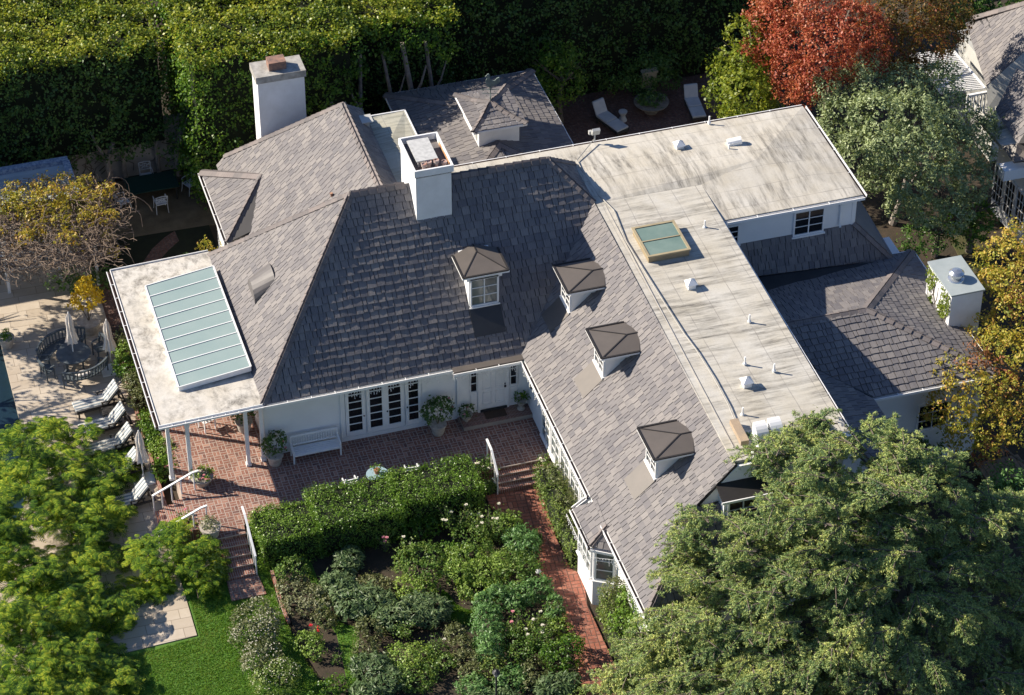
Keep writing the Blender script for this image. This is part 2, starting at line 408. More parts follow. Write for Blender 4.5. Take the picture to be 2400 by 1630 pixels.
# ================================================================ materials of the place
TILE = tilemat('grey_brown_roof_tile', [(0.138, 0.131, 0.138), (0.165, 0.155, 0.158), (0.188, 0.175, 0.173), (0.225, 0.208, 0.2)])
CAPM = tilemat('ridge_tile', [(0.13, 0.12, 0.12), (0.17, 0.15, 0.145), (0.21, 0.18, 0.17)])
UNDER = mat('roof_underlay', (0.035, 0.033, 0.036))
WHITE = mat('white_painted_boards', (0.82, 0.82, 0.81), (0.74, 0.74, 0.73), 0.55, 0.8, bmp=0.05)
TRIM = mat('white_trim_paint', (0.83, 0.83, 0.82), (0.76, 0.76, 0.75), 0.45, 2.0)
STUCCO = mat('white_stucco', (0.82, 0.83, 0.84), (0.68, 0.68, 0.67), 0.8, 1.2, bmp=0.15, bs=25)
GLASS = glassmat('dark_window_glass', (0.012, 0.014, 0.017))
PANE = glassmat('curtained_window_glass', (0.16, 0.18, 0.17), 0.06)
GUTM = mat('gutter_inside', (0.06, 0.045, 0.04), (0.1, 0.06, 0.05), 0.8)
BRONZE = mat('bronze_sheet_metal', (0.13, 0.112, 0.098), (0.105, 0.092, 0.082), 0.5, 1.5, spec=0.4)
BRONZED = mat('bronze_seam', (0.03, 0.027, 0.026))
FLATM = membrane('coated_flat_roof', (0.56, 0.54, 0.49), (0.075, 0.07, 0.062), (0.4, 4.2, 1), 0, 0.98, 0.95)
FLATN = membrane('coated_flat_roof_rear', (0.57, 0.545, 0.49), (0.085, 0.078, 0.068), (4.0, 0.45, 1), 1, 1.05, 0.9)
PATR = membrane('patio_roof_coating', (0.62, 0.595, 0.55), (0.12, 0.11, 0.095), (2.6, 2.0, 1), 1, 50.0, 0.95)
GALV = mat('pale_galvanised', (0.5, 0.5, 0.48), (0.4, 0.4, 0.38), 0.6, 3)
AQUA = mat('frosted_aqua_glass', (0.29, 0.365, 0.35), (0.25, 0.33, 0.32), 0.22, 0.8, spec=0.5)
BLACK = mat('dark_iron', (0.025, 0.026, 0.028), (0.04, 0.04, 0.045), 0.5)
PATINA = mat('verdigris_metal', (0.16, 0.21, 0.19), (0.09, 0.11, 0.1), 0.6, 8)
PATIO = brickmat('basket_weave_brick', 0.27, tones=((0.24, 0.105, 0.075), (0.38, 0.21, 0.155), (0.14, 0.07, 0.06)), mortar=(0.42, 0.35, 0.3), mw=0.075, dirt=.8)
PATH = brickmat('garden_path_brick', 0.36, tones=((0.3, 0.1, 0.062), (0.4, 0.16, 0.1), (0.22, 0.08, 0.055)), mortar=(0.1, 0.06, 0.045), mw=0.06, rot=0.1)
STEPB = brickmat('brick_step_rows', 0.34, tones=((0.26, 0.09, 0.06), (0.36, 0.15, 0.1), (0.18, 0.07, 0.055)), mortar=(0.36, 0.3, 0.26), mw=0.06, mode='rows')
REARB = brickmat('rear_patio_brick', 0.27, tones=((0.12, 0.06, 0.045), (0.17, 0.085, 0.065), (0.09, 0.045, 0.04)), mortar=(0.1, 0.08, 0.07))
STONE = None

# ================================================================ the house
TAN = 1.08
house = thing('house', 'large white clapboard house with grey shingle roofs and pale flat roofs around a brick patio', 'house', (0, 0, -0.75))
def siding(mb, x0, y0, x1, y1, z0, z1, out, pitch=0.19, d=0.018):
    """lapped boards on a vertical plane from (x0,y0) to (x1,y1); out = outward normal"""
    o = np.array((out[0], out[1], 0.0)); a = np.array((x0, y0, 0.0)); b = np.array((x1, y1, 0.0)); z = z0
    while z < z1-0.01:
        zt = min(z+pitch, z1)
        vs = [a+o*d+(0, 0, z), b+o*d+(0, 0, z), b+o*0.002+(0, 0, zt), a+o*0.002+(0, 0, zt), a+(0, 0, z), b+(0, 0, z)]
        mb.add(vs, [(0, 1, 2, 3), (4, 5, 1, 0), (0, 3, 4), (1, 5, 2)]); z = zt
    return mb
def window(name, parent, p, u, o, w_, h, cols, rows, glass=None, fr=0.07, mt=0.03, leaves=1, sill=True, label=None):
    """p lower-left corner on the wall, u direction along it, o outward"""
    p = np.array(p, float); u = np.array(u, float); o = np.array(o, float); z = np.array((0, 0, 1.0))
    m = MB()
    def bar(a, b, c, d, t0, t1):
        m.obox(p+u*(a+b)/2+z*(c+d)/2+o*(t0+t1)/2, u*(b-a)/2, o*(t1-t0)/2, z*(d-c)/2)
    bar(0, fr, 0, h, 0.0, 0.07); bar(w_-fr, w_, 0, h, 0.0, 0.07); bar(fr, w_-fr, h-fr, h, 0.0, 0.07); bar(fr, w_-fr, 0, fr, 0.0, 0.07)
    if sill: bar(-0.05, w_+0.05, -0.07, -0.001, 0.0, 0.12)
    lw = (w_-2*fr)/leaves
    for k in range(leaves):
        a0 = fr+k*lw; st = 0.045
        if leaves > 1 and k: bar(a0-st/2, a0+st/2, fr, h-fr, 0.0, 0.06)
        for i in range(1, cols): xx = a0+lw*i/cols; bar(xx-mt/2, xx+mt/2, fr, h-fr, 0.0, 0.05)
    for j in range(1, rows): zz = fr+(h-2*fr)*j/rows; bar(fr, w_-fr, zz-mt/2, zz+mt/2, 0.0, 0.048)
    f = m.build(name, TRIM, parent, label=label)
    g = MB(); g.obox(p+u*w_/2+z*h/2+o*0.02, u*(w_/2-fr), o*0.008, z*(h/2-fr)); g.build('pane', glass or GLASS, f)
    return f
X, Y, Z = (1., 0, 0), (0, 1., 0), (0, 0, 1.)
mX, mY = (-1., 0, 0), (0, -1., 0)
# ---- walls
m = MB(); m.box(-10.4, -0.02, 0.82, 9.5, -0.9, 3.08); siding(m, -10.42, 0.8, -2.86, 0.8, 0.0, 3.1, (0, -1))
m.box(-10.5, -10.35, 0.72, 0.9, 0, 3.05)
m.build('front_wall', WHITE, house)
m = MB(); m.box(-2.86, 0.0, 0.76, 0.82, 0.17, 3.1)
for xa, xb in ((-2.86, -2.36), (-0.36, 0.0)): m.box(xa, xb, 0.70, 0.76, 0.17, 3.1)
m.box(-2.36, -0.36, 0.70, 0.76, 2.72, 3.1)
m.build('porch_wall', TRIM, house)
m = MB(); m.box(0.02, 3.3, -13.9, 4.0, -0.9, 2.98); siding(m, 0.0, 0.8, 0.0, -13.95, -0.7, 3.1, (-1, 0)); siding(m, 0.0, -13.95, 3.3, -13.95, -0.7, 3.0, (0, -1))
m.build('wing_wall', WHITE, house)
m = MB(); m.box(3.3, 7.68, -11.85, 4.0, -0.9, 6.62); siding(m, 7.7, -11.85, 7.7, 1.6, -0.7, 6.6, (1, 0)); m.build('wing_east_wall', WHITE, house)
m = MB(); m.box(7.6, 13.68, 1.62, 7.6, -0.9, 6.6); m.box(3.8, 7.6, 5.5, 7.6, -0.9, 6.7); siding(m, 7.7, 1.6, 13.7, 1.6, 3.0, 6.62, (0, -1), 0.2); siding(m, 13.7, 1.6, 13.7, 7.6, -0.7, 6.6, (1, 0), 0.2)
m.box(13.56, 13.73, 1.57, 1.7, 3, 6.6)
m.build('upper_wall', WHITE, house)
m = MB(); m.box(-8.9, -1.9, 5.0, 15.0, -0.9, 3.0); m.box(-9.23, -8.8, 10.85, 15.2, -0.9, 2.98); m.box(-4.3, -2.0, 9.0, 11.8, 3, 6.75)
siding(m, -9.25, 15.2, -9.25, 10.8, -0.7, 3.0, (-1, 0)); m.build('rear_wing_wall', WHITE, house)
m = MB(); m.box(9.0, 15.9, -6.3, 2.8, -0.9, 3.35); siding(m, 9.0, -6.32, 15.9, -6.32, -0.7, 3.5, (0, -1)); m.build('east_wing_wall', WHITE, house)
def capobj(parent, *a, name='ridge_cap'):
    return caps(MB(), *a).build(name, CAPM, parent)
# ---- main roof
def roof_plane(name, poly, a, b, parent=house, seed=1, wd=0.27, ex=0.285, th=0.03, under=0.12, label=None, mt=None):
    m = tiles(MB(), poly, a, b, seed, wd, ex, th, rough=.4 if th < .025 else 1.0); o = m.build(name, mt or TILE, parent, label=label)
    u = MB(); u.shell(poly, under); u.build('roof_deck', UNDER, o); return o
EA = (-10.6, 0.25, 3.05); RW = (-5.72, 5.2, 8.4); RE = (2.18, 5.2, 8.4); VT = (3.66, 3.86, 6.93); VB = (-0.36, 0.27, 3.07); HB = (-10.55, 9.9, 3.1)
r0 = roof_plane('front_roof_slope', [EA, VB, VT, RE, RW], EA, (-0.36, 0.25, 3.05), seed=3, ex=0.3, wd=0.29, th=0.034)
r1 = roof_plane('west_roof_slope', [(-10.6, 9.95, 3.05), EA, RW], HB, EA, seed=4, th=0.022)
r2 = roof_plane('east_roof_slope', [VT, (3.66, 6.6, 6.93), RE], VT, (3.66, 6.6, 6.93), seed=5)
r3 = roof_plane('rear_roof_slope', [(-10.6, 9.95, 3.05), RW, RE, (3.66, 6.6, 6.93), (-1.5, 6.6, 6.93)], (3.6, 6.6, 6.93), (-6, 6.6, 6.93), seed=6) if False else None
nf, nw, ne, nr = (0, -1.08, 1), (-1.08, 0, 1), (1.0, 0, 1), (0, 1.1, 1)
capobj(r0, EA, RW, nf, nw, 0.17, 0.32, 1); capobj(r0, (-10.55, 9.95, 3.07), RW, nw, nr, 0.15, 0.32, 2); capobj(r0, VT, RE, nf, ne, 0.15, 0.32, 3)
capobj(r0, RW, (-3.62, 5.2, 8.4), nf, nr, 0.19, 0.34, 4, 0.04); capobj(r0, (-2.05, 5.2, 8.4), RE, nf, nr, 0.19, 0.34, 5, 0.04); capobj(r0, (3.66, 6.55, 6.95), RE, ne, nr, 0.15, 0.32, 6)

m = MB(); m.add([(-10.5, 9.7, 3.0), RW, RE, (3.6, 6.5, 6.9), (-4, 6.5, 6.9)], [(0, 1, 2, 3, 4)]); m.build('rear_roof_slope', UNDER, house)
# rear west roof with its bay
NR0, NR1 = (-4.38, 5.4, 8.05), (-4.38, 11.65, 8.05); NWC = tuple(at(527, 366, pl=(np.array([-1.0823, 0, 1.]), 8.05+1.0823*4.38))); NE_ = (-8.95, 5.0, 3.05)
r4 = roof_plane('rear_wing_west_slope', [NE_, NR0, NR1, NWC, (-8.95, NWC[1], 3.1)], (-8.95, 16, 3.1), (-8.95, 5, 3.1), seed=7, th=0.022)
capobj(r4, NWC, NR1, (-1.09, 0, 1), (0, 1, 1), 0.15, 0.32, 8); capobj(r4, NR0, NR1, (-1.09, 0, 1), (1.09, 0, 1), 0.17, 0.33, 9, 0.035)
m = MB(); m.add([NWC, NR1, (-3.4, 12.7, 6.9), (-3.4, 16, 3.0)], [(3, 2, 1, 0)]); m.build('rear_hip_slope', TILE, house)
roof_plane('rear_wing_east_slope', [(-3.4, 5.0, 6.98), (-3.4, 12.6, 6.98), NR1, NR0], (-3.4, 5.4, 6.98), (-3.4, 12.6, 6.98), seed=10)
BA, BB, BP = (-9.66, 15.62, 3.08), (-9.66, 10.5, 3.08), (-7.66, 12.7, 4.48)
r5 = roof_plane('bay_roof', [BB, BP, BA], BA, BB, seed=11, th=0.022)
r6 = roof_plane('bay_roof_south', [BB, (-8.2, 10.5, 3.6), (-7.75, 11.9, 4.2), BP], BB, (-8.2, 10.9, 3.1), seed=12)
capobj(r5, BB, BP, (-.55, -.1, 1), (0, -.7, 1), 0.15, 0.3, 13); capobj(r5, BA, BP, (-.5, 0, 1), (0, .5, 1), 0.24, 0.5, 14, 0.01)
# wing roof
WE0, WE1 = (-0.38, 0.27, 3.07), (-0.38, -14.54, 3.07)
m = MB(); u_ = MB()
for pg in ([WE1, (2.1, -12.2, 5.41), (-0.38, -12.2, 3.07)], [(-0.38, -12.2, 3.07), (2.1, -12.2, 5.41), (3.55, -12.05, 6.88), (-0.38, -12.05, 3.07)], [(-0.38, -12.05, 3.07), (3.55, -12.05, 6.88), VT, WE0]): tiles(m, pg, WE0, WE1, 15, th=.022, rough=.4); u_.shell(pg, .12)
r7 = m.build('wing_west_slope', TILE, house, label='long pale sunlit roof slope with three dormers'); u_.build('roof_deck', UNDER, r7)

r8 = roof_plane('wing_south_slope', [WE1, (2.1, -12.2, 5.35), (7.5, -12.2, 5.35), (8.0, -14.54, 3.07)], WE1, (8, -14.54, 3.07), seed=16)
capobj(r7, WE1, (2.1, -12.2, 5.43), (-.94, 0, 1), (0, -1, 1), 0.2, 0.42, 17, 0.04)
PLW = (np.array([-.943, 0, 1.]), 3.095+.943*.38)
BW0, BW1, BAP, BT0 = ak(8, 1528, 345, pl=PLW), ak(8, 1648, 598, pl=PLW), ak(8, 1755, 465, pl=PLW), ak(8, 1690, 290, pl=PLW); BS = ak(8, 1822, 632, z=BW1[2])
r9 = roof_plane('bay_window_roof', [BW0, BW1, BAP, BT0], BW0, BW1, seed=18, th=0.02)
r10 = roof_plane('bay_window_roof_south', [BW1, BS, BAP], BW1, BS, seed=19)
capobj(r9, BW1, BAP, (-.94, 0, 1), (.3, -.8, 1), 0.14, 0.3, 20, name='hip_cap')
# ---- gutters
def gutter(pts, side, name='gutter', brown=False, lip=True, parent=house, hooks=0.9, w_=0.12, h=0.11):
    """pts along the eave (top of roof edge); side=+1 puts the trough to the right of travel"""
    m = MB(); g = MB()
    for a, b in zip(pts[:-1], pts[1:]):
        a, b = np.array(a, float), np.array(b, float); d = (b-a)/np.linalg.norm(b-a); s_ = np.cross(d, (0, 0, 1)); s_ /= np.linalg.norm(s_); s_ *= side
        m.beam(a+s_*w_+(0, 0, -h/2), b+s_*w_+(0, 0, -h/2), 0.018, h);
        if brown: g.beam(a+s_*(w_-.03)+(0, 0, -.005), b+s_*(w_-.03)+(0, 0, -.005), 0.05, 0.02)
        m.beam(a+s_*(w_+.004)+(0, 0, 0.006), b+s_*(w_+.004)+(0, 0, 0.006), 0.035, 0.012)
        (g if brown else m).beam(a-s_*0.02+(0, 0, -h*0.75), b-s_*0.02+(0, 0, -h*0.75), 0.03, h*1.2)
        g.beam(a+s_*w_*0.5+(0, 0, -h), b+s_*w_*0.5+(0, 0, -h), w_, 0.015)
        L = np.linalg.norm(b-a); k = int(L/hooks)
        for i in range(1, k): p = a+d*L*i/k; m.beam(p-s_*0.01+(0, 0, 0.012), p+s_*(w_+0.03)+(0, 0, 0.012), 0.025, 0.012)
    o = m.build(name, TRIM, parent); g.build('trough', GUTM, o); return o
gutter([(-10.55, 0.22, 3.06), (-3.2, 0.22, 3.06)], 1)
gutter([(-3.22, -0.02, 3.06), (-0.5, -0.02, 3.06)], 1)
m = MB(); m.shell([(-3.18, 0.3, 3.1), (-3.18, -0.05, 3.08), (-0.4, -0.05, 3.08), (-0.4, 0.3, 3.1)], 0.08); m.build('porch_canopy', BRONZE, house)
gutter([(-0.40, -0.1, 3.05), (-0.40, -8.15, 3.05)], 1); gutter([(-0.38, -8.1, 3.0), tuple(BW0-(0, 0, .03)), tuple(BW1-(0, 0, .03)), tuple(BS-(0, 0, .03))], 1)
gutter([(-0.40, -9.75, 3.05), (-0.40, -14.56, 3.05), (3.5, -14.56, 3.05)], 1)
gutter([(8.0, 1.5, 6.74), (8.0, -12.0, 6.74)], -1, hooks=1.3, brown=True); gutter([(8.0, 1.45, 6.74), (13.95, 1.45, 6.74), (13.95, 7.9, 6.74)], 1, hooks=1.3)
gutter([(13.9, 7.88, 6.8), (-1.5, 7.88, 6.8)], 1, hooks=1.3, w_=0.06, brown=True)
gutter([(-9.68, 15.6, 3.04), (-9.68, 10.5, 3.04)], 1)
gutter([(-14.5, 10.1, 3.02), (-14.5, 0.24, 3.02), (-10.6, 0.24, 3.02)], 1) if False else None
# ---- flat roofs
def sheet(name, m_, polys, th=0.12, parent=house, label=None):
    m = MB()
    for p in polys: m.shell(p, th)
    return m.build(name, m_, parent, label=label)
FLZ = 6.9
sheet('flat_roof', FLATM, [[(3.6, 1.9, 6.9), (3.7, 3.8, 6.92), (8.05, 3.8, 6.9), (8.05, 1.5, 6.76), (8.05, -11.9, 6.76), (3.5, -11.9, 6.9)]], 0.14, label='long pale flat roof strip with dark algae streaks')
sheet('flat_roof_rear', FLATN, [
    [(8.0, 4.45, 7.12), (13.4, 4.45, 7.12), (12.0, 4.2, 7.12)] if False else [(3.62, 3.8, 6.925), (8.05, 3.8, 6.905), (10.6, 4.5, 7.08), (3.6, 4.5, 6.98)],
    [(8.05, 3.8, 6.905), (8.05, 1.5, 6.77), (13.92, 1.5, 6.77), (10.6, 4.5, 7.08)],
    [(3.6, 4.5, 6.98), (10.6, 4.5, 7.08), (13.92, 7.86, 6.79), (-1.6, 7.86, 6.79), (-1.6, 6.5, 6.9)],
    [(13.92, 1.5, 6.77), (13.92, 7.86, 6.79), (10.6, 4.5, 7.08)]], 0.12, label='wide pale flat roof at the rear with vents')
sheet('flat_roof_link', membrane('link_roof', (0.46, 0.45, 0.38), (0.12, 0.13, 0.11), (0.5, 6, 1), 0, 0.9, 0.9), [[(-3.45, 5.3, 6.95), (-1.75, 5.3, 6.9), (-1.75, 12.1, 6.9), (-2.7, 10.4, 7.0)], [(-3.45, 5.3, 6.95), (-2.7, 10.4, 7.0), (-1.75, 12.1, 6.9), (-3.45, 12.0, 6.9)]], 0.12)
m = MB(); m.beam((-1.72, 12.15, 6.86), (-1.72, 6.5, 6.86), 0.06, 0.1); m.beam((-1.9, 6.5, 6.6), (-1.9, 12, 6.6), 0.1, 0.6); m.beam((-3.45, 12.14, 6.86), (-1.7, 12.14, 6.86), 0.05, 0.1); m.build('link_roof_fascia', TRIM, house)
# seams and curbs raised on the flat roofs
m = MB()
m.beam((4.0, 3.6, 6.92), (3.78, -11.2, 6.91), 0.035, 0.014)
m.build('roof_seam', mat('seam_paint', (0.5, 0.47, 0.42)), house)
# ---- patio roof, posts, skylight
m = MB(); m.shell([(-14.5, 10.1, 3.0), (-14.5, 0.25, 3.0), (-10.5, 0.25, 3.12), (-10.5, 10.1, 3.12)], 0.22)
pr = m.build('patio_roof', PATR, house, label='pale coated flat roof over the patio')
m = MB(); m.beam((-14.53, 10.15, 2.93), (-14.53, 0.2, 2.93), 0.03, 0.22); m.beam((-14.56, 0.21, 2.93), (-10.5, 0.21, 3.02), 0.03, 0.22); m.beam((-14.53, 10.14, 2.95), (-10.55, 10.14, 3.06), 0.03, 0.22)
m.build('roof_edge', TRIM, pr)
gutter([(-14.56, 10.1, 3.0), (-14.56, 0.2, 3.0)], 1, parent=pr, h=0.08, brown=True); gutter([(-14.56, 0.17, 2.99), (-10.5, 0.17, 3.06)], 1, parent=pr, h=0.06, w_=0.07, hooks=0.5)
m = MB(); s0, s1, s2, s3 = [np.array(p) for p in ((-13.42, 8.45, 3.22), (-10.62, 8.68, 3.42), (-10.58, 2.12, 3.42), (-13.42, 1.95, 3.22))]
m.shell([s0, s1, s2, s3], 0.2); sk = m.build('skylight', TRIM, house, label='long aqua glass skylight in nine bays')
g = MB(); m = MB(); nb = 9
for i in range(nb):
    a0 = s0+(s3-s0)*(i/nb); a1 = s0+(s3-s0)*((i+1)/nb); b0 = s1+(s2-s1)*(i/nb); b1 = s1+(s2-s1)*((i+1)/nb); up = np.array((0, 0, 0.012))
    g.shell([a0+up+(0.05, 0, 0), b0+up-(0.05, 0, 0), b1+up-(0.05, 0, 0), a1+up+(0.05, 0, 0)], 0.01)
for i in range(nb+1):
    a0 = s0+(s3-s0)*(i/nb); b0 = s1+(s2-s1)*(i/nb); m.beam(a0+(0, 0, .025), b0+(0, 0, .025), 0.035, 0.035)
m.beam(s0+(0, 0, .02), s3+(0, 0, .02), 0.06, 0.04); m.beam(s1+(0, 0, .02), s2+(0, 0, .02), 0.06, 0.04)
g.build('pane', AQUA, sk); m.build('glazing_bar', TRIM, sk)
for (px, py) in ((-11.23, 0.5), (-13.5, 0.3), (-14.2, 0.55), (-10.62, 0.62)):
    m = MB(); m.box(px-.07, px+.07, py-.07, py+.07, 0.0, 2.86); m.box(px-.1, px+.1, py-.1, py+.1, 0.0, 0.12); m.box(px-.1, px+.1, py-.1, py+.1, 2.7, 2.84); m.build('post', TRIM, house)
for (px, py) in ((-14.2, 3.6), (-14.2, 6.8), (-14.2, 9.8)):
    m = MB(); m.box(px-.07, px+.07, py-.07, py+.07, 0.0, 2.83); m.build('post', TRIM, house)
# ---- french doors
fd = MB(); fd.box(-7.5, -4.08, 0.72, 0.8, 0.02, 0.2); fd.box(-7.5, -4.08, 0.74, 0.8, 2.74, 2.95); fd.box(-7.5, -7.32, 0.74, 0.8, 0.2, 2.74); fd.box(-4.26, -4.08, 0.74, 0.8, 0.2, 2.74)
fo = fd.build('french_doors', TRIM, house, label='four white glazed doors with dark panes')
for i, (xa, xb) in enumerate(((-7.3, -6.52), (-6.46, -5.72), (-5.72, -4.98), (-4.92, -4.28))):
    m = MB(); st = 0.13; zb, zt = 0.22, 2.72
    m.box(xa, xa+st, 0.73, 0.78, zb, zt); m.box(xb-st, xb, 0.73, 0.78, zb, zt); m.box(xa+st, xb-st, 0.73, 0.78, zb, zb+0.22); m.box(xa+st, xb-st, 0.73, 0.78, zt-0.1, zt)
    for j in range(1, 6): zz = zb+.22+(zt-.1-zb-.22)*j/6; m.box(xa+st, xb-st, 0.74, 0.77, zz-.02, zz+.02)
    d = m.build('door_leaf', TRIM, fo); g = MB(); g.box(xa+st-.01, xb-st+.01, 0.757, 0.764, zb+.2, zt-.08); g.build('pane', GLASS, d)
    if i in (0, 2, 3):
        k = MB(); xx = (xb-0.06) if i == 0 else xa+0.06; k.lathe((xx, 0.70, 1.15), [(0.0, -0.03), (0.03, -0.02), (0.03, 0.02), (0, 0.03)], 8); k.build('handle', BLACK, d)
# ---- front door
m = MB(); zb, zt = 0.3, 2.38; xa, xb = -1.93, -0.85
m.box(xa, xb, 0.71, 0.755, zb, zt)
for a, b, c, d in ((.1, .46, .25, .85), (.62, .98, .25, .85), (.1, .46, 1.0, 1.95), (.62, .98, 1.0, 1.95)):
    for (e0, e1, f0, f1) in ((a, b, c, c+.03), (a, b, d-.03, d), (a, a+.03, c, d), (b-.03, b, c, d)): m.box(xa+e0, xa+e1, 0.69, 0.712, zb+f0, zb+f1)
dr = m.build('front_door', TRIM, house); k = MB(); k.lathe((-0.93, 0.66, 1.3), [(0, -.04), (0.045, -.03), (0.045, .03), (0, .04)], 10); k.lathe((-0.93, 0.68, 1.42), [(0, -.02), (0.025, -.02), (0.025, .02), (0, .02)], 8); k.build('handle', BLACK, dr)
k = MB(); k.box(xa, xb, 0.66, 0.71, 0.19, 0.27); k.build('threshold', BLACK, dr)
m = MB(); m.box(-2.02, xa, 0.69, 0.77, .17, 2.55); m.box(xb, -0.76, 0.69, 0.77, .17, 2.55); m.box(-2.36, -0.36, 0.69, 0.77, 2.45, 2.72); m.build('door_frame', TRIM, dr)
for xc in (-2.19, -0.58):
    window('sidelight', house, (xc-.15, 0.76, 1.25), X, mY, 0.3, 1.25, 1, 3, sill=False, fr=0.04)
    m = MB(); m.box(xc-.13, xc+.13, 0.73, 0.76, 0.4, 1.15); m.box(xc-.09, xc+.09, 0.72, 0.73, 0.48, 1.07); m.build('sidelight_panel', TRIM, house)
# ---- wing windows (tall, two or three lights wide)
for y0 in (-2.35, -3.55, -4.75, -5.95, -7.15):
    window('tall_window', house, (0.0, y0+1.05, 0.25), mY, mX, 1.05, 2.3, 1, 5, PANE, leaves=2)
window('bay_window', house, (-0.8, -8.3, 0.6), mY, mX, 1.45, 1.5, 1, 3, PANE, leaves=3)
m = MB(); m.slab([(0.0, -7.75), (-0.8, -8.15), (-0.8, -9.85), (0.0, -10.3)], 2.35, -0.75); m.build('bay_wall', WHITE, house)
window('bay_window', house, (-0.75, -9.88, 0.6), (0.871, -0.49, 0), (-0.49, -0.871, 0), 0.75, 1.5, 1, 3, PANE)
# ---- upper north wall window etc.
wn_ = window('upper_window', house, (11.1, 1.6, 5.28), X, mY, 1.3, 1.2, 1, 3, leaves=2)
window('upper_window', house, (8.1, 1.6, 5.45), X, mY, 0.75, 0.95, 1, 3)
m = MB(); m.tube([(13.05, 1.53, 6.6), (13.05, 1.53, 5.5), (13.05, 1.42, 5.42)], 0.045, 8); m.build('downspout', TRIM, house)
# ---- roof A and B on the east
AE, AE2 = (15.25, 0.95, 3.78), (9.1, 1.45, 3.78)
zA = 5.38
r11 = roof_plane('lower_south_slope', [AE, (13.75, 1.6+0.02, zA), (8.0, 1.62, zA), (8.0, 0.25, 4.75), (9.45, 0.9, 4.25)], (9.4, 0.9, 3.78), AE, seed=31, ex=0.3) if False else None
A_ = [np.array(at(2090, 606, z=3.85)), np.array(at(2003, 524, y=1.6)), np.array(at(1725, 573, y=1.6)), np.array(at(1700, 590, y=1.2)), np.array(at(1775, 647, z=4.15))]
nA = np.cross(A_[0]-A_[1], A_[2]-A_[1]); nA /= np.linalg.norm(nA); nA = nA if nA[2] > 0 else -nA; plA = (nA, nA @ A_[0])
A_ = [A_[0], A_[1], A_[2], at(1700, 590, pl=plA), at(1775, 647, pl=plA)]
r11 = roof_plane('lower_south_slope', A_, A_[2], A_[1], seed=31, ex=0.3, wd=0.29, label='dark shaded roof slope under the upper window')
A2 = [A_[0], np.array(at(2086, 590, z=3.85)), np.array(at(2013, 472, z=3.85)), A_[1]]
sheet('lower_east_slope', TILE, [[A_[0], at(2092, 597, z=3.8), at(2012, 462, z=3.8), A_[1]]], 0.1)
capobj(r11, A_[0], A_[1], (0, -.6, 1), (.7, 0, 1), 0.17, 0.33, 33)
B_NE, B_SE, B_AP = (16.1, 1.1, 3.8), (16.1, -6.8, 3.8), at(2031, 726, z=4.95); B_SW = ak(6, 1255, 1108, z=3.8); B_W = (8.6, B_AP[1]+.05, 4.95); B_NW = (8.6, 1.1, 3.8)
r12 = roof_plane('east_wing_south_slope', [B_SW, B_SE, B_AP, B_W, ak(6, 875, 925, z=4.2)], (9, -6.8, 3.8), B_SE, seed=35, ex=0.3, th=0.03)
r13 = roof_plane('east_wing_north_slope', [B_NE, B_AP, B_W, B_NW], B_NE, B_NW, seed=36, th=0.02)
r14 = roof_plane('east_wing_east_slope', [B_SE, B_NE, B_AP], B_SE, B_NE, seed=37, th=0.03)
capobj(r12, B_NE, B_AP, (0, .28, 1), (.35, 0, 1), 0.19, 0.4, 38, 0.02); capobj(r12, B_SE, B_AP, (0, -.28, 1), (.35, 0, 1), 0.17, 0.36, 39, 0.045); capobj(r12, B_W, B_AP, (0, .28, 1), (0, -.28, 1), 0.16, 0.34, 40, 0.02)
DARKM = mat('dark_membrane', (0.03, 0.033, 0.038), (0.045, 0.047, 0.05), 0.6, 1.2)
dk = [(x, y) for x, y in ((1700, 585), (1775, 650), (2091, 607), (2089, 617))]
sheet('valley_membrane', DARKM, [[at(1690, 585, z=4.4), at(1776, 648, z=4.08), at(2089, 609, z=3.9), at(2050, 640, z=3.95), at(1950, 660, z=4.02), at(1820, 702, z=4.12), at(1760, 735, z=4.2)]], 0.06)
V1, V2 = ak(6, 875, 925, z=4.2), B_SW
r15 = roof_plane('east_wing_west_slope', [V2, V1, (V1[0]-1.0, V1[1]-1, 4.5), (V2[0]-1.7, V2[1]-4.5, 4.2), (V2[0]+0.1, V2[1]-2.9, 3.7)], V2, (V2[0]+0.1, V2[1]-2.9, 3.7), seed=41, th=0.02)
m = MB(); m.beam(V1+(0, 0, .05), V2+(0, 0, .05), 0.08, 0.03); m.build('valley_flashing', DARKM, r15)
gutter([B_SW, (16.1, B_SW[1], 3.76)], 1); gutter([(16.13, -6.8, 3.76), (16.13, 1.1, 3.76), (15.0, 1.12, 3.76)], 1, w_=0.09)
window('east_wing_window', house, (13.3, -6.32, 1.2), X, mY, 1.3, 1.3, 2, 3, leaves=1)
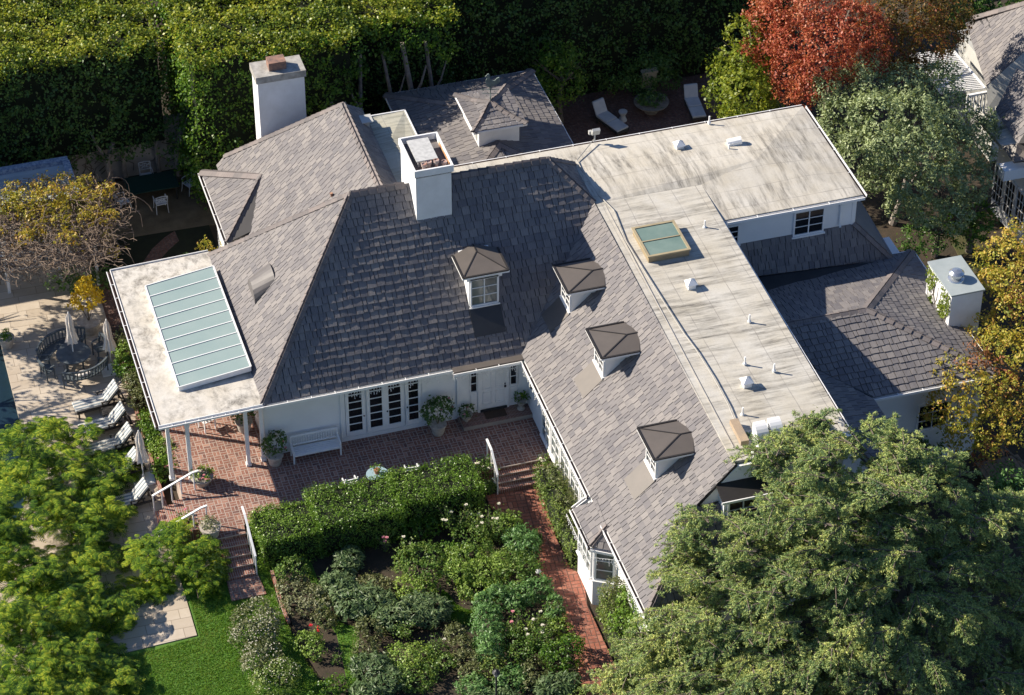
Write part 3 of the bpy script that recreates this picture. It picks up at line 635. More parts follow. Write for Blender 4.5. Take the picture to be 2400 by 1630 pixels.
# ---- south dormer by the cedar
q = lambda x, y: (1640+x/5.637, 960+y/5.637)
wp = at(*q(540, 1420), y=-12.6)
m = MB(); a0 = at(*q(330, 1180), y=-12.6); a1 = at(*q(855, 1060), y=-12.6); zt = a0[2]; zb = zt-1.7
m.box(a0[0], a1[0]+.02, -12.58, -9.0, zb, zt)
m.build('south_dormer_wall', TRIM, house)
window('dormer_window', house, (a0[0]+.12, -12.59, zt-1.45), X, mY, a1[0]-a0[0]-.3, 1.3, 1, 3, glassmat('warm_window_glass', (0.07, 0.05, 0.04)), leaves=2)
sheet('south_dormer_roof', BRONZED, [[(a0[0]-.15, -12.85, zt+.02), (a1[0]+.15, -12.85, zt+.02), (a1[0]+.15, -11.9, zt+.3), (a0[0]-.15, -11.9, zt+.3)]], 0.05)
m = MB(); m.beam((a0[0]-.2, -12.87, zt+.03), (a1[0]+.2, -12.87, zt+.03), 0.04, 0.1); tri = [(2.15, 5.3), (3.62, 6.78), (4.3, 6.78), (4.3, 5.6), (2.6, 5.3)]; m.add([(x, -12.07, z) for x, z in tri]+[(x, -11.95, z) for x, z in tri], [(4, 3, 2, 1, 0), (5, 6, 7, 8, 9), (0, 1, 6, 5), (1, 2, 7, 6), (2, 3, 8, 7), (3, 4, 9, 8), (4, 0, 5, 9)]); m.build('south_dormer_fascia', TRIM, house)
# ---- chimneys
def chimney(x0, x1, y0, y1, z0, z1, cap_h, over, parent=house, label=None):
    m = MB(); m.box(x0, x1, y0, y1, z0, z1); c = m.build('chimney', STUCCO, parent, label=label)
    return c
c1 = chimney(-3.4, -2.0, 4.17, 6.35, 6.5, 9.4, .27, .06, label='square white chimney in the middle of the main roof with an open hollow top')
m = MB(); X0, X1, Y0, Y1 = -3.46, -1.92, 4.1, 6.42
m.box(X0, X1, Y0, Y0+.07, 9.38, 9.68); m.box(X0, X1, Y1-.07, Y1, 9.38, 9.68); m.box(X0, X0+.07, Y0+.07, Y1-.07, 9.38, 9.68); m.box(X1-.07, X1, Y0+.07, Y1-.07, 9.38, 9.68); m.build('chimney_rim', STUCCO, c1)
m = MB(); m.box(X0+.07, X1-.07, Y0+.07, Y1-.07, 9.3, 9.41); m.build('chimney_floor', mat('soot_cement', (0.12, 0.12, 0.13), (0.2, 0.17, 0.15), 0.9), c1)
m = MB(); m.box(X1-.085, X1-.07, Y0+.2, Y1-.5, 9.42, 9.62); m.build('rust_stain', mat('rusty_side', (0.36, 0.1, 0.03), (0.6, 0.42, 0.25), 0.8, 4), c1)
m = MB(); m.obox((-2.82, 5.3, 9.76), (.42, 0, 0.0), (0, .72, 0), (0, 0, .02))
for sx in (-.3, .3):
    for sy in (-.55, .55): m.box(-2.82+sx-.03, -2.82+sx+.03, 5.3+sy-.03, 5.3+sy+.03, 9.41, 9.74)
m.build('metal_cover', mat('worn_sheet', (0.6, 0.6, 0.58), (0.4, 0.4, 0.39), 0.5, 5), c1)
for i, (fx, fy, fh) in enumerate(((-3.0, 4.42, .34), (-2.78, 4.5, .34), (-2.5, 4.45, .4), (-2.2, 4.42, .3))):
    m = MB(); m.lathe((fx, fy, 9.41), [(.07, 0), (.07, fh-.1), (.11, fh-.1), (.11, fh), (.08, fh), (.07, fh-.03)], 12); m.build('flue', mat('rusty_flue', (0.5, 0.45, 0.42), (0.3, 0.12, 0.07), 0.7, 9), c1)
ty = 14.6; tt = at(716, 165, y=ty); tz = tt[2]; bx0 = at(602, 175, y=ty)[0]; bx1 = at(712, 162, y=ty)[0]
c2_ = chimney(bx0, bx1, ty, ty+1.05, 3.0, tz-.22, .25, .08, label='tall white chimney behind the rear west roof with a brick flue')
m = MB(); m.box(bx0-.07, bx1+.07, ty-.07, ty+1.12, tz-.26, tz+.05); m.build('chimney_cap', mat('weathered_cement', (0.48, 0.46, 0.42), (0.22, 0.21, 0.19), 0.9, 3), c2_)
m = MB(); xm = (bx0+bx1)/2-.05; m.box(xm-.36, xm+.36, ty+.25, ty+.8, tz+.05, tz+.42); m.build('flue', mat('flue_brick', (0.36, 0.2, 0.14), (0.14, 0.1, 0.09), 0.9, 5), c2_)
ex0, ex1, ey0, ey1, ez = 15.42, 16.72, -3.95, -1.8, 5.5
c3 = chimney(ex0, ex1, ey0, ey1, -0.75, ez-.03, .1, .05, label='white chimney on the east eave with a round metal cowl and ivy')
m = MB(); m.box(ex0-.05, ex1+.05, ey0-.05, ey1+.05, ez-.03, ez+.04); m.build('chimney_cap', mat('grey_sheet_cap', (0.36, 0.4, 0.4), (0.3, 0.34, 0.34), 0.4, 2), c3)
m = MB(); m.lathe((15.98, -3.05, ez+.04), [(.34, 0), (.32, .04), (.2, .1), (.2, .2), (.3, .22), (.3, .3), (.2, .38), (.06, .41), (0.01, .42)], 24); m.build('cowl', mat('steel_cowl', (0.62, 0.64, 0.66), (0.5, 0.52, 0.54), 0.25, 3, metal=0.8), c3, smooth=False)
# ---- dormers
def dormer(face, cx, cy, wall, label, ze=6.12):
    """face 's' looks south, 'w' looks west; cx,cy middle of the front face"""
    d = bpy.data.objects.new('dormer', None); COL.objects.link(d); d.parent = house; d.location = (cx, cy, 4.9+0.75); d['label'] = label; d.empty_display_size = .3
    if face == 's': u, o = np.array(X), np.array(mY)
    else: u, o = np.array(mY), np.array(mX)
    c = np.array((cx, cy, 0.0)); zb = 4.62 if face == 's' else 4.86
    hw = 0.6 if face == 's' else 0.56
    P_ = lambda a, b, z: c+u*a-o*b+np.array((0, 0, z))
    m = MB(); m.obox(P_(0, .8, (zb+ze)/2), u*hw, o*.8, (0, 0, (ze-zb)/2))
    m.obox(P_(0, .55, ze-.22), u*(hw+.1), o*.62, (0, 0, .14)); m.build('dormer_wall', TRIM, d)
    window('dormer_window', d, P_(-hw+.04, 0, zb+.06), u, o, 2*hw-.08, ze-zb-.34, 1, 3, PANE if face == 's' else GLASS, leaves=2, fr=.06)
    ew = 0.93; ed = .28; m = MB(); m.obox(P_(0, .45, ze-.03), u*ew, o*.75, (0, 0, .04)); m.build('dormer_eave', TRIM, d)
    m = MB(); za, zp = ze+.02, ze+.17; A, B, C, D = P_(-ew+.03, -ed, za), P_(ew-.03, -ed, za), P_(ew-.03, 1.2, za), P_(-ew+.03, 1.2, za)
    E_, F_ = P_(0, 1.0, zp), P_(0, 1.5, zp); m.add([A, B, C, D, E_, F_], [(0, 1, 4), (1, 2, 5, 4), (3, 0, 4, 5), (2, 3, 5)]); m.build('dormer_roof', BRONZE, d)
    m = MB(); m.beam(A, E_, .045, .035); m.beam(B, E_, .045, .035); m.beam(E_, F_, .045, .035)
    for a, b in ((A, B), (B, C), (A, D)): m.beam(a+(0, 0, .01), b+(0, 0, .01), .07, .05)
    m.build('roof_seam', BRONZED, d)
    # apron below the window: a sheet lying just proud of the shingles
    sl_ = TAN if face == 's' else .943
    m = MB(); n_ = (o*sl_+np.array((0, 0, 1.0))); n_ /= np.linalg.norm(n_); dv = -o*1.0+np.array((0, 0, sl_))
    base = (np.array((cx, .25, 3.05)) if face == 's' else np.array((-.38, cy, 3.07)))
    t0 = ((c-base) @ (-o))
    fr0 = base-o*t0+np.array((0, 0, sl_*t0)); dn = 0.8
    for a, b in ((-hw-.02, hw+.02),):
        pts = [fr0+u*a+n_*.075, fr0+u*b+n_*.075, fr0+u*b-dv*dn+n_*.06, fr0+u*a-dv*dn+n_*.06]; m.shell(pts, .03)
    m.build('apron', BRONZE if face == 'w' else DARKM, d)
    return d
dormer('s', -1.45, 1.73, None, 'dormer on the shaded front roof slope facing the patio', 6.3)
dormer('w', 1.5, 0.55, None, 'northernmost dormer on the sunlit wing slope, next to the valley')
dormer('w', 1.5, -3.5, None, 'middle dormer of the three on the sunlit wing slope')
dormer('w', 1.5, -9.35, None, 'southernmost dormer on the sunlit wing slope, near the cedar')
# ---- eyebrow vent on the west slope
pw = (np.array([-1.08, 0, 1.]), 3.05+1.08*10.6)
e0 = ak(4, 1650, 310, pl=pw); e1 = ak(4, 1790, 420, pl=pw); m = MB(); n = 10; mid = (e0+e1)/2; 
vs = []
for k in range(n+1):
    t = math.pi*k/n; yy = mid[1]+.62*math.cos(t); zz = .58*math.sin(t)
    vs.append((mid[0]-.35, yy, mid[2]-.35+zz)); vs.append((mid[0]+.5, yy, mid[2]+.3+zz*.55+.1))
m.add(vs, [(2*k, 2*k+1, 2*k+3, 2*k+2) for k in range(n)]+[tuple(2*k for k in range(n+1))]); ev = m.build('eyebrow_vent', mat('grey_vent_metal', (0.14, 0.13, 0.125), (0.11, 0.1, 0.098), 0.5), house)
ev.modifiers.new('solid', 'SOLIDIFY').thickness = 0.03
# ---- small things on the flat roofs
def zf(x, y): return 6.92
def vent_box(p, s_=.21):
    m = MB(); x, y = p; z = 6.86; m.box(x-s_*.7, x+s_*.7, y-s_*.7, y+s_*.7, z, z+.22); m.add([(x-s_, y-s_, z+.22), (x+s_, y-s_, z+.22), (x+s_, y+s_, z+.22), (x-s_, y+s_, z+.22), (x, y, z+.42)], [(0, 1, 4), (1, 2, 4), (2, 3, 4), (3, 0, 4), (3, 2, 1, 0)]); m.build('roof_vent', TRIM, house)
for p in ((5.45, -2.2), (5.42, -8.15), (8.05, 6.4)): vent_box(p)
m = MB(); m.tube([(9.95, 6.0, 7.0), (10.5, 5.9, 7.1)], 0.17, 12); m.box(10.1, 10.4, 5.8, 6.0, 6.9, 7.1); m.build('roof_vent', TRIM, house)
for (n_, px, py) in ((3, 145, 1500), (6, 440, 600), (6, 410, 880), (6, 603, 925), (6, 395, 1215), (3, 175, 810), (3, 305, 995)):
    p = ak(n_, px, py, z=6.9); m = MB(); m.tube([p-(0, 0, .1), p+(0, 0, .3)], 0.034, 10); m.lathe(p-(0, 0, .03), [(.075, 0), (.07, .04), (.036, .09)], 10); m.build('vent_pipe', TRIM, house)
s0 = MB(); s0.box(4.42, 6.05, -.35, 1.5, 6.85, 7.14); s0.build('skylight_curb', mat('oak_frame', (0.32, 0.25, 0.15), (0.26, 0.2, 0.12)), house)
m = MB(); m.box(4.37, 6.1, -.4, -.3, 7.14, 7.2); m.box(4.37, 6.1, 1.45, 1.55, 7.14, 7.2); m.box(4.37, 4.47, -.3, 1.45, 7.14, 7.2); m.box(6.0, 6.1, -.3, 1.45, 7.14, 7.2); m.box(4.47, 6.0, .55, .6, 7.14, 7.2)
sk2 = m.build('skylight', mat('oak_rim', (0.4, 0.33, 0.2), (0.3, 0.25, 0.16)), house, label='small square green glass skylight with a timber rim'); g = MB(); g.box(4.47, 6.0, -.3, 1.45, 7.15, 7.17); g.build('pane', mat('green_glass', (0.13, 0.2, 0.17), (0.2, 0.27, 0.23), 0.1, 1.2, spec=0.8), sk2)
m = MB(); pts = [ak(2, x, y, z=6.97) for x, y in ((1665, 925), (1555, 1060), (1600, 1140), (1650, 1220), (1700, 1290), (1800, 1390), (1870, 1578))]+[at(1500, 620, z=6.97)]+[ak(6, x, y, z=6.97) for x, y in ((0, 670), (90, 790), (200, 965), (300, 1150), (400, 1390))]
m.tube(pts, 0.022, 6); m.build('conduit', mat('grey_conduit', (0.4, 0.38, 0.34)), house)
m = MB(); m.tube([(4.95, 7.75, 6.9), (4.95, 7.75, 7.3)], .03, 8); m.obox((4.98, 7.72, 7.42), (.16, 0, .0), (0, .05, .03), (0, -.05, .13)); m.obox((4.8, 7.9, 7.3), (.06, 0, 0), (0, .06, 0), (0, 0, .08)); m.build('floodlight', GALV, house)
m = MB(); a, b = at(*q(410, 190), z=6.93), at(*q(560, 480), z=6.93); m.beam(a+(0.1, 0, .1), b+(.1, 0, .1), .3, .2); m.build('wooden_box', mat('weathered_plank', (0.4, 0.3, 0.2), (0.3, 0.24, 0.18)), house)
for k, (x, y) in enumerate(((4.75, -11.35), (5.3, -11.3))):
    m = MB(); n = 9; vs = []
    for i in range(n+1):
        t = math.pi/2*i/n; r_ = .75; vs += [(x-.22, y+.35-r_*math.sin(t)*.9, 6.95+r_*math.cos(t)), (x+.22, y+.35-r_*math.sin(t)*.9, 6.95+r_*math.cos(t))]
    m.add(vs, [(2*i, 2*i+1, 2*i+3, 2*i+2) for i in range(n)]); b0 = len(m.v); m.add([(x-.22, y+.35, 6.9), (x+.22, y+.35, 6.9)], []); 
    m.add([v for v in vs[0::2]]+[(x-.22, y+.35, 6.9)], [tuple(range(n+2))]); m.add([v for v in vs[1::2]]+[(x+.22, y+.35, 6.9)], [tuple(range(n+1, -1, -1))]); m.add([vs[0], vs[1], (x+.22, y+.35, 6.9), (x-.22, y+.35, 6.9)], [(0, 1, 2, 3)])
    m.build('roof_scoop', TRIM, house)
m = MB(); m.box(4.25, 7.9, -11.95, -11.7, 6.85, 7.02); m.build('parapet', TRIM, house)
m = MB(); p = ak(2, 115, 830, z=7.6); p = np.array((-3.6, 11.2, 7.45)); m.obox(p, (.28, 0, 0), (0, .28, 0), (0, 0, .015)); m.box(p[0]-.14, p[0]+.14, p[1]-.14, p[1]+.14, 6.9, 7.44); m.build('roof_vent', GALV, house)
m = MB(); p = ak(1, 2195, 1300, pl=(np.array([-1.09, 0, 1.]), 8.05+1.09*4.38)); m.tube([p, p+(-.04, 0, .18)], .06, 10); m.build('vent_pipe', mat('clay_pipe', (0.36, 0.2, 0.13)), house)
# ================================================================ rear annex with cupola
annex = thing('annex', 'low rear building with dark hipped roof, cupola and rooster weathervane', 'outbuilding', (2.3, 13.7, -0.75))
m = MB(); m.box(-.6, 5.2, 8.0, 17.9, -.9, 3.4); m.build('annex_wall', WHITE, annex)
G = dict(NW=(-1.0, 18.3, 3.5), NE=(5.6, 18.3, 3.5), SE=(5.6, 8.9, 3.5), SW=(-1.0, 8.9, 3.5), N=(2.3, 15.0, 4.38), S=(2.3, 12.2, 4.38))
a_w = roof_plane('roof_slope', [G['NW'], G['SW'], G['S'], G['N']], G['NW'], G['SW'], annex, 51, ex=.3)
roof_plane('roof_slope', [G['SE'], G['NE'], G['N'], G['S']], G['SE'], G['NE'], annex, 52, ex=.3); roof_plane('roof_slope', [G['NE'], G['NW'], G['N']], G['NE'], G['NW'], annex, 53, ex=.3); roof_plane('roof_slope', [G['SW'], G['SE'], G['S']], G['SW'], G['SE'], annex, 54, ex=.3)
capobj(a_w, G['NW'], G['N'], (-.27, 0, 1), (0, .27, 1), .2, .4, 55); capobj(a_w, G['NE'], G['N'], (.27, 0, 1), (0, .27, 1), .2, .4, 56); capobj(a_w, G['SE'], G['S'], (.27, 0, 1), (0, -.27, 1), .2, .4, 57); capobj(a_w, G['SW'], G['S'], (-.27, 0, 1), (0, -.27, 1), .2, .4, 58)
m = MB(); m.beam((-1.03, 18.3, 3.46), (-1.03, 8.9, 3.46), .03, .12); m.beam((5.63, 18.3, 3.46), (5.63, 8.9, 3.46), .03, .12); m.beam((-1.03, 18.33, 3.46), (5.63, 18.33, 3.46), .03, .12); m.build('eave_edge', TRIM, annex)
cu = bpy.data.objects.new('cupola', None); COL.objects.link(cu); cu.parent = annex; cu.location = (2.35-2.3, 13.6-13.7, 4.0+.75)
x0, x1, y0, y1 = 1.5, 3.25, 12.45, 14.85
m = MB(); m.box(x0, x1, y0, y1, 3.9, 5.2); m.box(x0-.06, x1+.06, y0-.06, y1+.06, 5.02, 5.2); m.build('cupola_wall', TRIM, cu)
for k in range(4): 
    m = MB(); yy = y0+.25+k*.52; m.box(x0-.03, x0-.005, yy, yy+.36, 4.35, 4.95); m.build('cupola_louvre', mat('louvre', (0.45, 0.45, 0.43)), cu)
ex_ = [(1.22, 12.2, 5.16), (3.5, 12.2, 5.16), (3.5, 15.1, 5.16), (1.22, 15.1, 5.16)]; ap = (2.36, 13.65, 5.52)
for i in range(4):
    a, b = np.array(ex_[i]), np.array(ex_[(i+1) % 4]); c_ = np.array(ap); mid = [a*.5+c_*.5+np.array((0, 0, -.09)), b*.5+c_*.5+np.array((0, 0, -.09))]
    m = tiles(MB(), [a, b, mid[1], mid[0]], a, b, 60+i, th=.03); 
    tiles(m, [mid[0], mid[1], c_], mid[0], mid[1], 65+i, th=.03); o = m.build('cupola_roof', TILE, cu)
    m = MB(); m.shell([a, b, mid[1], mid[0]], .05); m.shell([mid[0], mid[1], c_], .05); m.beam(a+(0, 0, -.06), b+(0, 0, -.06), .04, .1)
    m.build('cupola_eave', TRIM, cu)
m = MB()
for i in range(4):
    a = np.array(ex_[i]); c_ = np.array(ap); md = a*.5+c_*.5+np.array((0, 0, -.09)); n1 = (a-np.array((2.36, 13.65, 5.16))); n1 = n1/np.linalg.norm(n1)
    caps(m, a, md, (n1[0], 0, 1.6), (0, n1[1], 1.6), .14, .3, 70+i); caps(m, md, c_, (n1[0], 0, 1.2), (0, n1[1], 1.2), .14, .3, 80+i)
m.build('cupola_ridge_cap', CAPM, cu)
m = MB(); b = np.array(ap); m.tube([b-(0, 0, .1), b+(0, 0, .9)], .022, 8); m.tube([b+(-.32, .1, .42), b+(.3, -.1, .42)], .015, 6); m.tube([b+(-.1, -.3, .42), b+(.1, .3, .42)], .015, 6); m.tube([b+(-.38, .1, .62), b+(.34, -.1, .62)], .018, 6); m.add([b+(-.38, .1, .62), b+(-.27, .07, .69), b+(-.27, .07, .55)], [(0, 1, 2), (2, 1, 0)])
# rooster outline with thickness
rc = [(-.16, .0), (-.2, .1), (-.19, .24), (-.14, .33), (-.15, .42), (-.22, .42), (-.16, .47), (-.14, .53), (-.07, .55), (-.02, .48), (-.03, .38), (.0, .28), (.08, .2), (.18, .22), (.26, .33), (.36, .38), (.42, .3), (.4, .16), (.32, .06), (.2, .02), (.1, -.04), (.02, -.08), (-.06, -.08), (-.12, -.06)]
dx = np.array((.96, -.28, 0)); nx = np.array((.28, .96, 0)); rz_ = .84
fr_ = [b+dx*p[0]+np.array((0, 0, rz_+p[1]))-nx*.03 for p in rc]; bk = [p+nx*.06 for p in fr_]; n = len(rc)
m.add(fr_+bk, [tuple(range(n)), tuple(range(2*n-1, n-1, -1))]+[(i, (i+1) % n, n+(i+1) % n, n+i) for i in range(n)]); m.tube([b+dx*-.03+(0, 0, .62), b+dx*-.03+(0, 0, .8)], .015, 6); m.tube([b+dx*.05+(0, 0, .62), b+dx*.05+(0, 0, .8)], .015, 6)
m.build('weathervane', PATINA, annex)
# ================================================================ ground, lawn, paving
def struct(name, mb, m_, bevel=0): return props(mb.build(name, m_, None), kind='structure')
def poly_at(n, pts, z): return [tuple(ak(n, x, y, z=z)[:2]) for x, y in pts]
LZ = -0.75
GR = mat('soil', (0.06, 0.042, 0.028), (0.035, 0.03, 0.018), 0.95, 3, bmp=0.8, bs=12)
m = MB(); m.slab([(-90, -90), (-21.5, -90), (-21.5, 120), (-90, 120)], -0.80, -1.6); m.slab([(-21.5, -90), (110, -90), (110, -.5), (-21.5, -.5)], -0.80, -1.6); m.slab([(-21.5, 14), (110, 14), (110, 120), (-21.5, 120)], -0.80, -1.6); m.slab([(-19.0, -.5), (110, -.5), (110, 14), (-19.0, 14)], -0.80, -1.6)
struct('ground', m, GR)
LAWN = mat('lawn_turf', (0.09, 0.2, 0.02), (0.06, 0.14, 0.018), 0.9, 1.2, bmp=0.8, bs=30)
m = MB(); m.slab([(-30, -30), (-10.2, -30), (-10.6, -14), (-11.5, -9.5), (-11.75, -6.5), (-11.6, -3.2), (-19, -3.2), (-19, -7), (-30, -8)], LZ, -1.0); struct('lawn', m, LAWN)
# travertine terrace
m, t, p = _new('travertine_paving')
pos = geo_pos(t); br = N(t, 'ShaderNodeTexBrick'); t.links.new(geo_pos(t, (1, 1, 1), (0, 0, 0.02)), br.inputs[0])
br.inputs['Scale'].default_value = 1.0; br.inputs['Brick Width'].default_value = 0.95; br.inputs['Row Height'].default_value = 0.5; br.inputs['Mortar Size'].default_value = 0.012; br.inputs['Mortar Smooth'].default_value = 0.3
br.inputs['Color1'].default_value = (0.54, 0.47, 0.38, 1); br.inputs['Color2'].default_value = (0.42, 0.35, 0.27, 1); br.inputs['Mortar'].default_value = (0.2, 0.16, 0.12, 1); br.inputs['Bias'].default_value = -0.2; br.squash = 1.6; br.squash_frequency = 3; br.offset = 0.37
col = mixc(t, ramp(t, noise(t, pos, 1.3, 6, 0.7), [(0.35, 0.0), (0.7, 0.5)]), br.outputs[0], (0.36, 0.29, 0.21)); t.links.new(col, p.inputs['Base Color']); p.inputs['Roughness'].default_value = 0.8
TRAV = m
m = MB(); m.slab([(-19.1, 16.5), (-19.15, 6.5), (-19.6, 2), (-20.9, -1.5), (-22.5, -3.5), (-25, -6), (-25, -7.6), (-14.93, -7.2), (-14.9, -0.3), (-14.65, -0.3), (-14.65, 16.5)], -0.715, -1.5); struct('pool_terrace', m, TRAV)
W_, t, p = _new('pool_water'); p.inputs['Base Color'].default_value = (0.012, 0.028, 0.04, 1); p.inputs['Roughness'].default_value = 0.05; t.links.new(bump(t, noise(t, geo_pos(t), 2.5, 3), 0.25, 0.05), p.inputs['Normal'])
m = MB(); m.slab([(-29, 13.9), (-18.9, 13.9), (-18.9, -0.4), (-29, -0.4)], -0.93, -1.3); struct('pool_water', m, W_)
# terrace of the house: brick top with brick edge courses
m = MB(); m.slab([(-14.05, 10.2), (-14.05, -2.45), (-13.55, -2.55), (-13.3, -2.9), (-13.27, -3.2), (-12.18, -3.2), (-12.15, -2.75), (-2.3, -2.45), (0, -2.45), (0, .85), (-10.42, .85), (-10.42, 10.2)], 0.0, -0.95); struct('patio', m, PATIO)
EDGE = brickmat('brick_edging', 0.24, tones=((0.28, 0.1, 0.065), (0.38, 0.16, 0.1), (0.19, 0.075, 0.055)), mortar=(0.34, 0.28, 0.24), mode='rows', mw=.05)
m = MB(); m.slab([(-2.8, 0.0), (0, 0.0), (0, .8), (-2.8, .8)], 0.17, 0.002); struct('door_step', m, brickmat('step_brick_b', 0.22, tones=((0.2, 0.08, 0.055), (0.3, 0.13, 0.09), (0.14, 0.06, 0.05)), mortar=(0.34, 0.3, 0.26), mode='rows', mw=.05))
m = MB(); m.box(-2.82, 0, -0.02, 0.0, .13, .15); 
def steps(name, x0, x1, y0, dy, n, z0, dz, label, axis='y'):
    m = MB(); g = MB()
    for i in range(n):
        zt = z0-dz*(i+1)
        if axis == 'y':
            m.box(x0, x1, y0-dy*(i+1), y0-dy*i, zt-.6, zt); g.box(x0, x1, y0-dy*i-.012, y0-dy*i+.004, zt+dz-.035, zt+dz+.006)
        else:
            m.box(x0-dy*(i+1), x0-dy*i, x1, y0, zt-.6, zt); g.box(x0-dy*i-.012, x0-dy*i+.004, x1, y0, zt+dz-.035, zt+dz+.006)
    t_ = thing(name, label, 'steps', ((x0+x1)/2 if axis == 'y' else x0-.5, y0-.5 if axis == 'y' else (y0+x1)/2, z0-n*dz))
    m.build('treads', STEPB if axis == 'y' else STEPB, t_); g.build('pale_nosings', mat('pale_mortar_line', (0.5, 0.42, 0.36), (0.4, 0.33, 0.28)), t_); return t_
steps('front_steps', -13.25, -12.2, -3.2, .4, 4, 0, .15, 'steep brick steps going down from the patio corner to the lawn')
steps('garden_steps', -2.3, -0.02, -2.45, .25, 3, 0, .155, 'broad sunny brick steps from the patio down to the garden path')
steps('terrace_steps', -14.05, -2.35, -0.45, .35, 3, 0, .18, 'brick steps from the patio down to the pool terrace, between two white handrails', 'x')
m = MB(); m.slab([(-13.3, -4.75), (-12.12, -4.75), (-12.05, -5.85), (-13.35, -5.85)], -0.70, -1); struct('step_landing', m, brickmat('landing_brick', 0.27, tones=((0.3, 0.15, 0.11), (0.38, 0.2, 0.15), (0.24, 0.12, 0.09)), mortar=(0.35, 0.28, 0.23)))
# garden bed and its brick edging, path
gb = [(-11.55, -3.2), (-11.6, -6.5), (-11.35, -9.5), (-10.4, -14), (-10, -30), (8, -30), (8, -3.0), (-2, -3.0)]
m = MB(); m.slab(gb, -0.70, -1.0); struct('garden_soil', m, GR)
m = MB(); e_ = [(-11.6, -4.8), (-11.65, -6.5), (-11.62, -7.6)]
for a, b in zip(e_[:-1], e_[1:]): m.beam((*a, -.66), (*b, -.66), .12, .1)
m.beam((-14.66, -.35, -.62), (-14.66, 10.6, -.62), .12, .22)
struct('bed_edging', m, EDGE)
L = [(985, 300), (1080, 400), (1250, 520), (1310, 740), (1440, 960), (1530, 1200), (1570, 1330), (1560, 1460), (1640, 1700)]; Rr = [(1300, 180), (1360, 500), (1440, 610), (1500, 745), (1590, 780), (1640, 885), (1640, 1000), (1740, 1240), (1890, 1578), (1950, 1720)]
pp = poly_at(8, L, -.62)+poly_at(8, Rr, -.62)[::-1]
pp = [(-2.9, -3.15), (-2.85, -3.9), (-2.2, -4.6), (-2.0, -5.6), (-2.1, -7.5), (-2.0, -9.5), (-2.05, -11.3), (-2.3, -12.6), (-2.7, -14), (-2.9, -17), (-1.0, -17), (-1.0, -14.5), (-1.0, -12), (-1.0, -9.9), (-.8, -9.0), (-.78, -8.2), (-1.0, -7.9), (-1.0, -6), (-.6, -3.15)]
m = MB(); m.slab(pp, -0.62, -1.0); struct('garden_path', m, PATH)
GRS = MB()
for k, pts in enumerate(([(665, 885), (700, 900), (760, 980), (820, 1010), (905, 1020), (905, 1100), (860, 1130), (700, 1075), (640, 1000)], [(-260, 640), (-200, 700), (-60, 1050), (20, 1110), (120, 1130), (110, 1300), (130, 1640), (60, 1640), (20, 1400), (-30, 1180), (-150, 1000)])):
    GRS.slab(poly_at(8, pts, -.695), -.694, -.75)
struct('grass_paths', GRS, LAWN)
# rear yard
m = MB(); m.slab([(-16.5, 17.2), (-9, 17.0), (-8.6, 21.2), (-16.5, 21.4)], -.745, -.9); struct('gravel_terrace', m, mat('brown_gravel', (0.17, 0.135, 0.085), (0.1, 0.08, 0.05), 0.95, 2, bmp=1, bs=60))
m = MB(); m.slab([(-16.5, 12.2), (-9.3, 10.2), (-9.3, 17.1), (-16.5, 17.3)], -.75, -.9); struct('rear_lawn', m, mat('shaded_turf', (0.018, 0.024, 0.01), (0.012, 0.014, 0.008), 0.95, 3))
z5 = lambda x, y: (x/4.15, 340+y/4.15)
P5 = lambda pts, z: [tuple(at(*z5(x, y), z=z)[:2]) for x, y in pts]
m = MB(); m.slab(P5([(1330, 1230), (1480, 1010), (1600, 900), (1700, 835), (1740, 930), (1640, 1020), (1550, 1120), (1480, 1230)], -.73), -.735, -.8); m.slab([(-14.7, 8), (-13.9, 8), (-13.9, 15), (-14.7, 15)], -.713, -.8); struct('brick_walk', m, REARB)
m = MB(); m.slab([(7.5, 16.8), (15.5, 16.0), (15.5, 21.5), (7.5, 21.5)], -.5, -.9); struct('rear_patio', m, REARB)
m = MB(); m.slab([tuple(at(x, y, z=-.74)[:2]) for x, y in ((2215, 540), (2260, 545), (2330, 600), (2335, 650), (2270, 640))], -.74, -.9); struct('side_lawn', m, mat('leaf_litter_turf', (0.05, 0.075, 0.018), (0.085, 0.05, 0.03), 0.95, 1.5, bmp=.8, bs=20))
# grass blades on the lawn
rg = np.random.default_rng(5)
def inpoly(pts, poly):
    x, y = pts[:, 0], pts[:, 1]; r = np.zeros(len(pts), bool); n = len(poly)
    for i in range(n):
        x0, y0 = poly[i]; x1, y1 = poly[(i+1) % n]
        c = ((y0 > y) != (y1 > y)) & (x < (x1-x0)*(y-y0)/((y1-y0) or 1e-9)+x0); r ^= c
    return r
def scatter(rng, poly, n):
    P_ = np.array(poly); lo, hi = P_.min(0), P_.max(0); q = lo+rng.random((n, 2))*(hi-lo); return q[inpoly(q, poly)]
GRASS = leafmat('grass_blade', [(0.08, 0.2, 0.016), (0.13, 0.28, 0.026), (0.2, 0.32, 0.045), (0.3, 0.34, 0.09)], 0.3, 0.6, 0.7)
lp = [(-17.5, -15), (-10.3, -15), (-11.45, -9.5), (-11.75, -6.5), (-11.6, -4), (-14.8, -4), (-14.85, -7.3), (-17.5, -7.5)]
q_ = scatter(rg, lp, 110000); q_ = q_[~inpoly(q_, [(-13.35, -4.6), (-12.05, -4.6), (-12.05, -5.85), (-13.35, -5.85)])]
